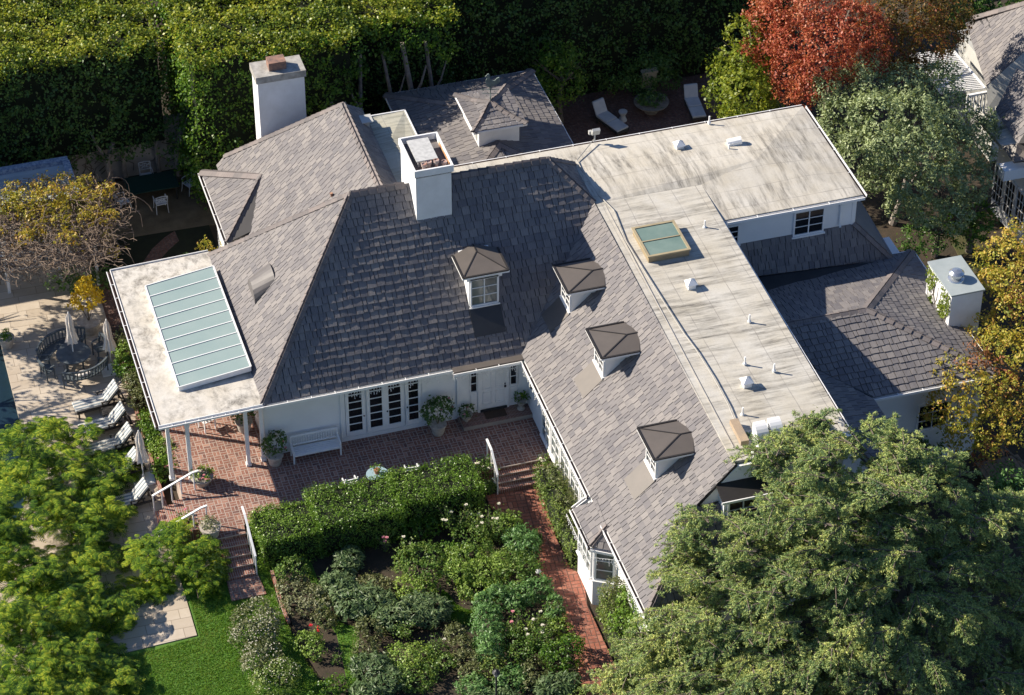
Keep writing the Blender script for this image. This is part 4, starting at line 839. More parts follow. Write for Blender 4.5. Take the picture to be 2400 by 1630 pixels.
def blades(name, q2, z, h=.05, w=.012, loc=(0, 0, 0), m_=None):
    c = np.c_[q2, np.full(len(q2), z)]; t = np.c_[rg.normal(0, .35, (len(q2), 2)), np.ones(len(q2))]; t /= np.linalg.norm(t, axis=1, keepdims=True); t *= (h*rg.uniform(.6, 1.3, len(q2)))[:, None]
    a = rg.random(len(q2))*6.28; b = np.c_[np.cos(a), np.sin(a), np.zeros(len(q2))]*w
    V4 = np.stack([c-b, c+b, c+b*.3+t, c-b*.3+t], 1).reshape(-1, 3); return leaves_obj(name, V4, m_ or GRASS, None, loc)
gp_ = [poly_at(8, pts, -.695) for pts in ([(665, 885), (700, 900), (760, 980), (820, 1010), (905, 1020), (905, 1100), (860, 1130), (700, 1075), (640, 1000)], [(-260, 640), (-200, 700), (-60, 1050), (20, 1110), (120, 1130), (110, 1300), (130, 1640), (60, 1640), (20, 1400), (-30, 1180), (-150, 1000)])]
props(blades('path_grass', np.concatenate([scatter(rg, g_, 9000) for g_ in gp_]), -.695, loc=(-9, -11, -.695)), 'short grass growing along the narrow curved paths between the beds', 'grass', kind='stuff')
props(blades('grass', q_, LZ, loc=(-13, -9, LZ)), 'bright green mown grass blades covering the front lawn', 'grass', kind='stuff')
# ================================================================ plants
BARK = mat('bark', (0.16, 0.13, 0.1), (0.09, 0.075, 0.06), 0.9, 6, bmp=.6, bs=18)
PALEB = mat('pale_bark', (0.34, 0.3, 0.26), (0.2, 0.17, 0.15), 0.9, 5)
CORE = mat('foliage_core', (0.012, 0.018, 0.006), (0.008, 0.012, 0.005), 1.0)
G_HEDGE_LIT = leafmat('hedge_leaf_lit', [(0.033, 0.077, 0.011), (0.121, 0.187, 0.020), (0.275, 0.330, 0.033), (0.495, 0.484, 0.066)], .4, .4)  # sunlight on the hedge tops put into the leaf colour
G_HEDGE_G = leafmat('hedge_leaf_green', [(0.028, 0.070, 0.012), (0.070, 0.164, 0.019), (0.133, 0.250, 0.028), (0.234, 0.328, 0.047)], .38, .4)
G_DARK = leafmat('hedge_leaf_dark', [(0.040, 0.088, 0.024), (0.074, 0.151, 0.034), (0.135, 0.236, 0.048)], .3, .4)  # shade of the tall hedge faces put into colour; also plain dark-leaved plants
G_BOX = leafmat('box_leaf', [(0.066, 0.140, 0.020), (0.140, 0.256, 0.033), (0.248, 0.363, 0.059)], .3, .35)
G_YG = leafmat('yellowgreen_leaf', [(0.062, 0.112, 0.013), (0.175, 0.237, 0.025), (0.325, 0.350, 0.044)], .42)
G_RED = leafmat('red_leaf', [(0.13, 0.02, 0.012), (0.34, 0.06, 0.03), (0.5, 0.14, 0.07), (0.55, 0.25, 0.12)], .35)
G_REDG = leafmat('red_brown_leaf', [(0.04, 0.05, 0.012), (0.13, 0.11, 0.02), (0.22, 0.12, 0.03), (0.26, 0.06, 0.03)], .35)
G_OLIVE = leafmat('olive_leaf', [(0.122, 0.183, 0.087), (0.283, 0.343, 0.172), (0.442, 0.515, 0.245)], .28)
G_LOCUST = leafmat('feathery_leaf', [(0.023, 0.063, 0.009), (0.063, 0.144, 0.014), (0.196, 0.310, 0.023), (0.529, 0.575, 0.052)], .42, .45, .7)
G_CEDAR = leafmat('cedar_needle', [(0.066, 0.131, 0.066), (0.160, 0.262, 0.094), (0.355, 0.431, 0.142), (0.618, 0.636, 0.187)], .2, .6, .8)
G_AUT = leafmat('autumn_leaf', [(0.18, 0.24, 0.04), (0.38, 0.38, 0.06), (0.58, 0.46, 0.08), (0.58, 0.3, 0.1)], .4, .5, .5)
G_AUTP = leafmat('autumn_leaf_pink', [(0.240, 0.120, 0.048), (0.432, 0.204, 0.096), (0.432, 0.144, 0.096)], .4)
G_LEMON = leafmat('golden_leaf', [(0.500, 0.325, 0.019), (0.775, 0.525, 0.025), (0.800, 0.625, 0.062)], .35)
G_LAV = leafmat('lavender_leaf', [(0.05, 0.1, 0.035), (0.11, 0.175, 0.065), (0.19, 0.25, 0.11)], .25)
G_ROSEM = leafmat('rosemary_leaf', [(0.060, 0.142, 0.041), (0.110, 0.232, 0.060), (0.181, 0.302, 0.091)], .25)
G_ROSE = leafmat('rose_leaf', [(0.057, 0.127, 0.025), (0.127, 0.230, 0.040), (0.253, 0.322, 0.081)], .35)
G_LIME = leafmat('bright_shrub_leaf', [(0.103, 0.189, 0.034), (0.223, 0.343, 0.061), (0.361, 0.463, 0.103)], .35)
G_OLV = leafmat('olive_brown_leaf', [(0.07, 0.09, 0.03), (0.135, 0.16, 0.055), (0.21, 0.21, 0.09)], .25)
G_PATHS = leafmat('path_shrub_leaf', [(0.081, 0.146, 0.033), (0.179, 0.260, 0.057), (0.293, 0.341, 0.081)], .3)
G_VARI = leafmat('variegated_leaf', [(0.069, 0.103, 0.034), (0.184, 0.207, 0.092), (0.345, 0.345, 0.207)], .3)
G_WIST = leafmat('wisteria_leaf', [(0.14, 0.17, 0.03), (0.36, 0.34, 0.05), (0.55, 0.42, 0.07), (0.42, 0.22, 0.06)], .4)
def fl(name, c): return mat('petal_'+name, c, tuple(x*.85 for x in c), .6)
P_WHITE, P_PINK, P_RED = fl('white', (0.7, 0.66, 0.52)), fl('pink', (0.65, 0.25, 0.28)), fl('red', (0.6, 0.02, 0.03))
def unit(v): return v/(np.linalg.norm(v, axis=-1, keepdims=True)+1e-9)
def hedge_faces(rng, x0, x1, y0, y1, z0, z1, faces, dens, lsize, clump=.22, per=12, bumpy=.3, asp=1.5):
    """leaf clusters over the faces of a clipped block: S,N,E,W,T"""
    out = []
    for f in faces:
        if f in 'SN': A = (x1-x0)*(z1-z0)
        elif f in 'EW': A = (y1-y0)*(z1-z0)
        else: A = (x1-x0)*(y1-y0)
        k = int(A*dens/per); a, b = rng.random(k), rng.random(k)
        if f in 'SN': c = np.c_[x0+a*(x1-x0), np.full(k, y0 if f == 'S' else y1), z0+b*(z1-z0)]; n = np.array((0, -1. if f == 'S' else 1., 0))
        elif f in 'EW': c = np.c_[np.full(k, x0 if f == 'W' else x1), y0+a*(y1-y0), z0+b*(z1-z0)]; n = np.array((-1. if f == 'W' else 1., 0, 0))
        else: c = np.c_[x0+a*(x1-x0), y0+b*(y1-y0), np.full(k, z1)]; n = np.array((0, 0, 1.))
        ph = c @ np.array(((1.9, .7, 1.1), (.6, 2.3, .8), (1.2, .5, 2.1))).T
        w = (np.sin(ph[:, 0]*1.3)+np.sin(ph[:, 1]*1.7+1)+np.sin(ph[:, 2]*2.9+2))/3
        c = c+n*(w*bumpy+rng.normal(0, bumpy*.35, k)-bumpy*.4)[:, None]
        cs = clump*rng.uniform(.5, 1.5, k)
        lc = np.repeat(c, per, 0)+rng.normal(0, 1, (k*per, 3))*np.repeat(cs, per)[:, None]*.6
        out.append(leafcloud(rng, lc, np.tile(n+np.array((0, 0, .3)), (k*per, 1)), lsize*rng.uniform(.6, 1.4, k*per), asp, .1, .8))
    return np.concatenate(out)
def trunk_mb(rng, base, h, r, lean=.1, limbs=4, spread=1.0, n=8, mb=None):
    m = mb or MB(); base = np.array(base, float); top = base+np.array((rng.normal(0, lean), rng.normal(0, lean), 1.0))*np.array((h, h, h))
    mid = (base+top)/2+np.array((rng.normal(0, .08), rng.normal(0, .08), 0))*h*.5
    m.tube([base, mid, top], [r*1.15, r*.85, r*.5], n)
    for i in range(limbs):
        a = i*2.4+rng.random(); s_ = mid+(top-mid)*rng.random(); e = s_+np.array((math.cos(a)*spread, math.sin(a)*spread, spread*rng.uniform(.5, 1.1)))
        k = (s_+e)/2+np.array((0, 0, -.08*spread)); m.tube([s_, k, e], [r*.45, r*.32, r*.12], 6)
        for j in range(2):
            a2 = a+rng.uniform(-1, 1); e2 = k+np.array((math.cos(a2), math.sin(a2), .7))*spread*.6; m.tube([k, e2], [r*.22, r*.07], 5)
    return m
seed_ = [100]
def nrng(): seed_[0] += 1; return np.random.default_rng(seed_[0])
# ---- tall clipped hedge in sections
def tall_hedge(label, x0, x1, y0, y1, z0, z1, m_top, m_side, faces, trunks, dens=150, ls=.085, bumpy=.3):  # m_top and m_side paint a lit crown over shaded faces
    r = nrng(); t_ = thing('tall_hedge', label, 'hedge', ((x0+x1)/2, (y0+y1)/2, -.75), 0, 'tall clipped hedge trees behind the house')
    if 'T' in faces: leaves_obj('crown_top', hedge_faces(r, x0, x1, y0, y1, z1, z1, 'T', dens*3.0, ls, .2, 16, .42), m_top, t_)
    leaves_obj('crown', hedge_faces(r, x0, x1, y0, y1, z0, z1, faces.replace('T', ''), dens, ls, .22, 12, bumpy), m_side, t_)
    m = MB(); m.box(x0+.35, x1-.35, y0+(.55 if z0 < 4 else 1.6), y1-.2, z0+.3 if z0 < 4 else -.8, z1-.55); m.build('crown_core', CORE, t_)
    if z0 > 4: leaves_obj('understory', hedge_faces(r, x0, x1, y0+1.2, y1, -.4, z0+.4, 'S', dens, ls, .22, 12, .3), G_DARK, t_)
    for (tx, ty, tr, tz) in trunks:
        m = MB(); rr = random.Random(tx*7+ty); k = [np.array((tx, ty, -.8)), np.array((tx+rr.uniform(-.15, .15), ty-.05, tz*.45)), np.array((tx+rr.uniform(-.35, .35), ty+rr.uniform(-.2, .1), tz))]
        m.tube(k, [tr, tr*.8, tr*.6], 8); a = rr.choice((-1, 1)); m.tube([k[1], k[1]+(a*.35, -.1, .8), k[1]+(a*.6, -.1, 1.7)], [tr*.5, tr*.4, tr*.25], 6); m.build('trunk', PALEB, t_)
tall_hedge('tall hedge section with sunlit top coloured yellow-green at the far left above the white garden chairs', -28, -9.9, 20.5, 27.5, .9, 6.55, G_HEDGE_LIT, G_DARK, 'ST', [(-12.75, 21.0, .17, 1.6), (-12.1, 21.3, .12, 1.6), (-9.8, 21.0, .13, 1.6), (-10.6, 21.3, .11, 1.6), (-17.5, 21, .15, 1.5)])
tall_hedge('tall hedge section with green lit end directly behind the tall white chimney', -9.6, -2.2, 17.4, 25.5, -.4, 7.3, G_HEDGE_LIT, G_HEDGE_G, 'SWT', [(-6.6, 17.6, .12, 4.5), (-4.6, 17.8, .12, 4.2), (-3.4, 17.6, .12, 4.2)], bumpy=.45)
tall_hedge('tall hedge section with sunlit top coloured yellow and bare pale trunks behind the link roof', -2.3, 2.4, 18.6, 26, 4.5, 6.9, G_HEDGE_LIT, G_HEDGE_G, 'ST', [(-1.9, 19.1, .12, 5.4), (-.55, 19.2, .11, 5.2), (.3, 19.1, .16, 5.6), (1.3, 19.4, .12, 5.3)], bumpy=.5)
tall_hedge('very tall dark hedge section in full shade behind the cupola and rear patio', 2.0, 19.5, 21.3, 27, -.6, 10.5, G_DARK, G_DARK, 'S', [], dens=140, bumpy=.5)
def blobs_px(pts, z, r, rz=None, yk=None): return [(*at(x, y, z=zz), rr, rr, (rz or .8)*rr) for (x, y, zz, rr) in pts]
def tree(name, label, cat, base, blobs, m_, dens, ls, clump, per=14, trunk=(2.5, .14, 4, 1.2), group=None, extra=None, asp=1.8, bark=None, inner=.35, up=.3, low=-.7, jit=.7):
    r = nrng(); t_ = thing(name, label, cat, base, 0, group)
    leaves_obj('crown', blob_leaves(r, blobs, dens, ls, clump, per, inner, asp, jit, up, low), m_, t_)
    if extra:
        for (nm, bl, mm, dd) in extra: leaves_obj(nm, blob_leaves(r, bl, dd, ls, clump, per, inner, asp, jit, up, low), mm, t_)
    rr = np.random.default_rng(seed_[0]+999)
    if trunk: trunk_mb(rr, base, trunk[0], trunk[1], .06, trunk[2], trunk[3]).build('trunk', bark or BARK, t_)
    return t_
def rb(rng, c, R, n, r0, r1, squash=.8):
    """lumpy crown: n balls spread inside an ellipsoid R round c"""
    c = np.array(c, float); out = []
    for i in range(n):
        d = unit(rng.normal(0, 1, 3)); k = rng.uniform(.35, .9); rr = rng.uniform(r0, r1); out.append((*(c+d*np.array(R)*k), rr, rr, rr*squash))
    return out
rr_ = np.random.default_rng(77)
# bush in front of the dark hedge, yellow-green column, red tree, olive, side trees
tree('shade_bush', 'dark bushes crowding round the stone basin on the rear patio', 'bush', (11.8, 20.2, -.5), rb(rr_, (11.7, 20.5, .6), (2.6, .5, 1.0), 14, .4, .65)+[(11.6, 19.4, .2, .5, .4, .25)], G_DARK, 130, .07, .18, trunk=None)
tree('shade_bush', 'mid green bush at the dark hedge foot, left of the two rear loungers', 'bush', (7.4, 19.6, -.5), rb(rr_, (7.4, 19.7, 1.6), (.9, .8, 2.0), 12, .5, .8), G_HEDGE_G, 90, .08, .2)
tree('yellow_green_tree', 'yellow-green leafy tree between the dark hedge and the red tree', 'tree', (14.6, 15.5, -.75), rb(rr_, (14.2, 14.8, 2.8), (1.0, 1.2, 3.6), 26, .6, 1.0)+[(13.6, 13.2, 4.0, 1.0, 1.0, 1.3), (13.4, 12.5, 2.4, 1.0, 1.0, 1.0), (14.3, 12.0, 1.8, 1.1, 1.1, 1.0)], G_YG, 110, .09, .2, trunk=(5, .16, 5, 1.2))
def pxb(rng, pts, jitter=.25):
    out = []
    for (x, y, z, r) in pts:
        c = at(x, y, z=z); out.append((*c, r, r, r*.8))
        for k in range(3): d = unit(rng.normal(0, 1, 3)); out.append((*(c+d*r*.8), r*.5, r*.5, r*.42))
    return out
red = [(1800, 40, 6.5, 1.0), (1860, 20, 7.5, 1.2), (1930, 30, 8, 1.3), (1800, 110, 5.6, .9), (1870, 95, 6.6, 1.2), (1950, 100, 7.2, 1.3), (2010, 60, 8, 1.2), (1850, 165, 5.2, .9), (1920, 170, 5.8, 1.0), (1890, 220, 4.4, .65), (1980, 150, 6.2, 1.0), (2040, 110, 7, 1.0), (1845, 205, 4.2, .5), (1880, 245, 3.8, .4)]
redg = [(2080, 40, 7.6, 1.3), (2150, 30, 7.4, 1.3), (2220, 20, 7, 1.0), (2090, 110, 6.4, 1.2), (2160, 110, 6.2, 1.2), (2140, 165, 5.2, .8), (2210, 90, 6, .9), (2060, 150, 5.6, .8), (2240, 60, 6.3, .7)]
tree('red_tree', 'red autumn tree at the top right, turning brown-green on its right side', 'tree', (18.0, 14.5, -.75), pxb(rr_, red), G_RED, 190, .065, .17, trunk=(6.5, .25, 8, 2.2), extra=[('brown_green_crown', pxb(rr_, redg), G_REDG, 170)])
olv = [(1960, 210, 5.2, 1.0), (2040, 190, 5.8, 1.1), (2120, 200, 5.8, 1.1), (2200, 215, 5.4, 1.1), (1980, 280, 4.8, 1.1), (2060, 270, 5.6, 1.2), (2150, 280, 5.6, 1.2), (2240, 280, 4.8, 1.1), (1960, 310, 4.2, .7), (2020, 350, 4.2, 1.0), (2100, 350, 4.8, 1.1), (2180, 360, 4.6, 1.2), (2260, 350, 4.0, 1.1), (2060, 410, 3.2, .9), (2140, 430, 3.6, 1.0), (2210, 430, 3.4, 1.0), (2280, 420, 3.0, .9), (2110, 480, 2.4, .7), (2170, 500, 2.4, .8), (2235, 500, 2.2, .8), (2300, 300, 4.2, .8)]
tree('olive_tree', 'grey-green olive tree with fine leaves between the rear roof and the neighbouring house', 'tree', (18.9, 8.6, -.75), pxb(rr_, olv), G_OLIVE, 190, .06, .15, trunk=(3.4, .16, 8, 2.0), asp=2.4, bark=PALEB)
tree('side_bush', 'glossy green bush below the olive tree by the neighbouring glazed wall', 'bush', tuple(at(2270, 590, z=-.75)), rb(rr_, tuple(at(2280, 540, z=.7)), (1.0, 1.0, 1.1), 12, .4, .7), G_HEDGE_G, 110, .07, .16)
tree('side_bush', 'dim bush in the shade under the right side of the olive tree', 'bush', tuple(at(2190, 600, z=-.75)), rb(rr_, tuple(at(2160, 560, z=.4)), (1.6, 1.0, .8), 10, .4, .6), G_DARK, 90, .07, .16)
aut = [(2350, 600, 5.4, .9), (2390, 660, 5.2, 1.0), (2330, 680, 4.6, .8), (2370, 740, 4.6, 1.0), (2300, 760, 4.0, .7), (2340, 820, 4.0, .9), (2400, 820, 4.4, 1.0), (2270, 900, 3.8, .8), (2220, 930, 3.4, .7), (2300, 930, 3.4, .9), (2370, 930, 3.4, .9), (2250, 980, 2.8, .6), (2320, 1000, 2.6, .7), (2390, 1000, 2.6, .8), (2380, 560, 5.4, .6), (2210, 890, 3.6, .5), (2230, 860, 4.0, .55), (2195, 965, 2.8, .5), (2260, 1030, 2.0, .6), (2310, 1050, 1.8, .6), (2240, 1000, 2.2, .5)]
autp = [(2280, 845, 4.0, .7), (2340, 890, 3.6, .7), (2390, 720, 4.8, .6), (2330, 1050, 1.6, .6), (2300, 1070, 1.2, .4)]
tree('autumn_tree', 'golden and orange autumn tree beside the east chimney', 'tree', (16.8, -6.9, -.75), pxb(rr_, aut), G_AUT, 130, .065, .17, trunk=(4.5, .16, 8, 1.8), extra=[('pink_crown', pxb(rr_, autp), G_AUTP, 90)])
tree('background_tree', 'dark tree mass behind the neighbouring roof at the top right corner', 'tree', (27, 20, -.75), pxb(rr_, [(2290, 10, 3.5, 1.2), (2340, -10, 4, 1.3), (2250, -5, 4, 1.2), (2300, -50, 4, 1.6), (2390, -40, 4, 1.4), (2240, 60, 2, 1.0), (2270, 40, 2.6, 1.0)]), G_DARK, 60, .11, .25, trunk=(3, .2, 5, 2))
tree('far_bush', 'feathery green shrub at the right edge below the wooden deck', 'bush', tuple(at(2390, 1180, z=-.75)), rb(rr_, tuple(at(2370, 1170, z=.8)), (1.4, 1.2, .8), 12, .4, .7), G_ROSEM, 100, .07, .18)
tree('far_bush', 'dark shrub under the east wing window beside the cedar', 'bush', tuple(at(2150, 1080, z=-.75)), rb(rr_, tuple(at(2150, 1050, z=.4)), (2.0, .9, .6), 12, .4, .7), G_DARK, 100, .07, .18)
# ---- cedar: many flat drooping sprays over a domed crown
def conifer(label, base, poly, dome, n, m_, rng, zlo, zhi):
    t_ = thing('cedar_tree', label, 'tree', base); P_ = np.array(poly, float); out = []; mb = MB()
    lo, hi = P_.min(0), P_.max(0); q = lo+rng.random((n*6, 2))*(hi-lo); q = q[inpoly(q, poly)][:n]; S_ = []
    for (u, v) in q:
        zc = dome(u, v)+rng.uniform(-1.6, .3); hub = at(u, v, z=zc); dd0 = np.array((hub[0]-base[0], hub[1]-base[1])); a0 = math.atan2(dd0[1], dd0[0])+rng.normal(0, .3)
        for k in range(int(rng.integers(4, 7))): a = a0+rng.normal(0, .65); r_ = rng.uniform(.1, .75); S_.append((hub+np.array((math.cos(a)*r_, math.sin(a)*r_, rng.normal(0, .07))), np.array((math.cos(a), math.sin(a), 0))))
    for (c, d) in S_:
        side = np.array((-d[1], d[0], 0)); ln = rng.uniform(.9, 1.7); dr = rng.uniform(.05, .3)
        mb.tube([c-d*ln*.5+(0, 0, -.02), c, c+d*ln*.5+(0, 0, -dr*ln)], [.03, .02, .008], 4, False)
        for j_ in range(int(11*ln)):
            t = rng.uniform(0, 1); s_ = (-1, 1)[j_ % 2]; p = c+d*ln*(t-.5)+np.array((0, 0, -dr*ln*max(0, t-.5)*2)); l2 = (.42-.38*t)*ln*.8*rng.uniform(.6, 1.15)+.06; k = int(l2*110)+8
            tt = rng.random(k)**.8; dd = unit(side*s_+d*rng.uniform(.5, 1.1)+np.array((0, 0, rng.uniform(-.3, .1)))); cc = p+np.outer(tt*l2, dd)+rng.normal(0, .03, (k, 3)); cc[:, 2] -= tt**2*.12*l2/.4
            out.append(leafcloud(rng, cc, np.tile(np.array((0, 0, 1.)), (k, 1)), .022*rng.uniform(.7, 1.4, k), 4.2, .1, .9, td=dd, tj=.45))
    leaves_obj('crown', np.concatenate(out), m_, t_); props(mb.build('twigs', BARK, t_), kind='stuff')
    b = np.array(base); m = MB(); m.tube([b, b+(0, .2, 2.2), b+(.1, .3, 4.2), b+(0, .5, 5.2)], [.34, .28, .16, .07], 12); m.build('trunk', BARK, t_)
    m = MB(); 
    for i in range(20):
        a = i*2.4; z0 = .8+i*.2; r1 = (4.2-.12*i)*rng.uniform(.6, 1.0); s0_ = b+(0, .25, z0); e = s0_+np.array((math.cos(a)*r1, math.sin(a)*r1*.8, .6)); m.tube([s0_, s0_*.5+e*.5+(0, 0, .25), e], [.11, .07, .03], 6)
    m.build('limbs', BARK, t_); return t_
ced = [(1640, 1120), (1680, 1090), (1700, 1035), (1790, 1060), (1800, 1010), (1860, 980), (1900, 960), (1990, 960), (2080, 975), (2110, 1010), (2200, 1060), (2240, 1110), (2300, 1130), (2420, 1180), (2450, 1400), (2450, 1660), (1500, 1660), (1490, 1560), (1540, 1480), (1560, 1400), (1600, 1380), (1570, 1330), (1620, 1280), (1640, 1210), (1600, 1180), (1650, 1170), (1665, 1130), (1720, 1190), (1780, 1170), (1800, 1100)]
ced = [(1690, 1060), (1720, 1040), (1740, 1075), (1800, 1060), (1830, 1010), (1860, 1000), (1890, 965), (1960, 965), (2030, 975), (2080, 1000), (2110, 1010), (2200, 1060), (2250, 1100), (2300, 1130), (2420, 1180), (2450, 1400), (2450, 1660), (1440, 1660), (1470, 1560), (1530, 1480), (1560, 1420), (1600, 1390), (1560, 1360), (1600, 1320), (1585, 1250), (1650, 1250), (1640, 1190), (1690, 1245), (1775, 1235), (1840, 1150), (1780, 1095)]
def dome(u, v): return max(1.0, 7.9-((u-1900)/600)**2*3-max(0, (v-1150)/480)*4.5)
conifer('huge dark green cedar spreading over the bottom right corner of the picture', (8.2, -17.6, -.75), ced, dome, 440, G_CEDAR, np.random.default_rng(9), 1, 8)
# drooping side leader by the long gutter
tree('cedar_sapling', 'slender cedar leader rising in front of the south dormer window', 'tree', tuple(at(1690, 1460, z=-.75)), [(*at(1678, 1100+26*i, z=5.6-.28*i), .16+.06*i, .16+.06*i, .22) for i in range(9)], G_CEDAR, 240, .05, .12, trunk=None, asp=2.6)
# ---- feathery tree at bottom left
def feathery(label, name, base, blobs, m_, rng, fronds, size=.5, cat='tree', trunk=(3.5, .2, 9, 2.2)):
    t_ = thing(name, label, cat, base); B = np.array(blobs); out = []; vol = (B[:, 3]**2); pick = rng.choice(len(B), fronds, p=vol/vol.sum())
    for i in pick:
        b = B[i]; d = unit(rng.normal(0, 1, 3)); 
        if d[2] < -.35: d[2] = -d[2]
        c = b[:3]+d*b[3:6]*rng.uniform(.75, 1.05); f = unit(np.array((d[0], d[1], 0))+rng.normal(0, .5, 3)*(1, 1, .3)); s_ = np.cross(f, (0, 0, 1.)); L = size*rng.uniform(.6, 1.2)
        ts = np.linspace(.1, 1, 9); pos = c+np.outer(ts*L, f); pos[:, 2] -= ts**2*L*.35
        for sd in (-1, 1):
            w = L*.3*np.sin(ts*3.0+.15)+.02; cc = pos+s_*sd*(w*.5)[:, None]; cc[:, 2] -= .25*w; tdir = unit(s_*sd+f*.35+np.array((0, 0, -.3))); bb = unit(np.cross(tdir, (0, 0, 1.)))
            hw = (.028*L/.5); a = cc-tdir*(w*.5)[:, None]; e = cc+tdir*(w*.5)[:, None]
            out.append(np.stack([a-bb*hw*.6, a+bb*hw*.6, e+bb*hw*.4, e-bb*hw*.4], 1).reshape(-1, 3))
    leaves_obj('crown', np.concatenate(out), m_, t_)
    if trunk: trunk_mb(np.random.default_rng(3), base, trunk[0], trunk[1], .05, trunk[2], trunk[3]).build('trunk', BARK, t_)
    return t_
def feathery_px(label, name, base, poly, zf, pads, m_, rng, size=.45, cat='tree', trunk=None, pr=.34):
    t_ = thing(name, label, cat, base); out = []; P_ = np.array(poly, float); lo, hi = P_.min(0), P_.max(0); q = lo+rng.random((pads*8, 2))*(hi-lo); q = q[inpoly(q, poly)][:pads]; mb = MB()
    for (u, v) in q:
        c = at(u, v, z=max(-.55, zf(u, v)+rng.uniform(-.9, .4))); k = int(rng.integers(9, 17)); R = pr*rng.uniform(.7, 1.25); mb.tube([c-(0, 0, .3)+rng.normal(0, .12, 3), c], [.018, .008], 4, False)
        for i in range(k):
            a = i*2.4+rng.random(); f = unit(np.array((math.cos(a), math.sin(a), rng.uniform(-.1, .45)))); s_ = unit(np.cross(f, (0, 0, 1.))); L = size*rng.uniform(.6, 1.15); st = c+f*R*rng.uniform(0, .55)+(0, 0, rng.uniform(-.1, .12))
            ts = np.linspace(.08, 1, 9); pos = st+np.outer(ts*L, f); pos[:, 2] -= ts**2*L*.4
            for sd in (-1, 1):
                w = L*.3*np.sin(ts*2.9+.15)+.02; tdir = unit(s_*sd+f*.35+np.array((0, 0, -.25))); cc = pos+tdir*(w*.5)[:, None]; bb = unit(np.cross(tdir, (0, 0, 1.))); hw = .03*L/.5; a_ = cc-tdir*(w*.5)[:, None]; e = cc+tdir*(w*.5)[:, None]
                out.append(np.stack([a_-bb*hw*.7, a_+bb*hw*.7, e+bb*hw*.4, e-bb*hw*.4], 1).reshape(-1, 3))
    leaves_obj('crown', np.concatenate(out), m_, t_); props(mb.build('twigs', BARK, t_), kind='stuff')
    if trunk: trunk_mb(np.random.default_rng(3), base, *trunk).build('trunk', BARK, t_)
    return t_
fpoly = [(-40, 1030), (40, 1010), (90, 985), (150, 990), (215, 1000), (215, 1050), (260, 1080), (290, 1060), (320, 1075), (315, 1110), (280, 1150), (300, 1200), (280, 1240), (240, 1250), (265, 1290), (330, 1330), (390, 1370), (400, 1400), (340, 1400), (300, 1430), (285, 1480), (250, 1510), (300, 1560), (310, 1600), (290, 1660), (-40, 1660)]
fz = lambda u, v: max(-.45, 1.45-.0058*max(0, u-20)-.0012*max(0, v-1250))
feathery_px('feathery yellow-green tree filling the bottom left corner over the pool terrace', 'feathery_tree', (-19.0, -7.2, -.75), fpoly, fz, 480, G_LOCUST, np.random.default_rng(21), .5, trunk=(.8, .16, .05, 1, .5))
feathery_px('leafy green bush with feathery sprays left of the front steps', 'feathery_bush', tuple(at(460, 1370, z=-.75)), [(330, 1250), (370, 1220), (440, 1225), (470, 1260), (520, 1270), (530, 1340), (500, 1385), (440, 1390), (400, 1350), (300, 1310)], lambda u, v: .55-.006*max(0, v-1290), 60, G_LOCUST, np.random.default_rng(22), .4, 'bush', (.9, .05, .03, 5, .5))
tree('round_bush', 'dense small-leaved bush tight against the left side of the front steps', 'bush', tuple(at(500, 1370, z=-.75)), [(*at(490, 1310, z=-.1), .45, .5, .5), (*at(505, 1350, z=-.4), .4, .4, .35), (*at(480, 1270, z=.1), .35, .4, .35)], G_ROSE, 300, .045, .1, trunk=None)
# off-frame tree whose gaps dapple the pool terrace
tree('poolside_tree', 'loose leafy tree west of the pool that dapples the terrace', 'tree', (-24.5, 9.5, -.75), rb(rr_, (-24.3, 9.8, 4.6), (2.6, 4.5, 1.5), 34, .35, .7), G_LOCUST, 26, .1, .25, trunk=(4, .2, 8, 2.2))
tree('poolside_tree', 'unseen tree beyond the pool, thickened to shade the north of the terrace', 'tree', (-23.5, 14.0, -.75), rb(rr_, (-23.5, 14.5, 4.4), (2.0, 2.6, 1.3), 24, .4, .8), G_LOCUST, 120, .1, .25, trunk=(4, .18, 6, 1.8))  # unseen; crown made dense to throw shade on the north terrace
# ---- front hedge of the patio
def low_hedge(label, boxes, m_, dens=420, ls=.05, bumpy=.12, name='clipped_hedge', zb=-.7, per=10, clump=.1, round_=0):
    r = nrng(); b = np.array(boxes); t_ = thing(name, label, 'hedge', (b[:, :2].mean(), b[:, 2:4].mean(), zb)); V = [hedge_faces(r, *bx, 'SEWTN', dens, ls, clump, per, bumpy) for bx in boxes]
    leaves_obj('crown', np.concatenate(V), m_, t_); m = MB()
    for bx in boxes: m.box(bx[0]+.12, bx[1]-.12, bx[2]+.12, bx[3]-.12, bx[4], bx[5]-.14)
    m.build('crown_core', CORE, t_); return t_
low_hedge('long clipped green hedge along the front edge of the brick patio', [(-11.9, -9.6, -4.6, -2.7, -.8, .68), (-9.7, -6.4, -4.65, -2.42, -.8, .9), (-6.6, -3.3, -4.3, -2.4, -.8, .95)], G_BOX, 900, .04)
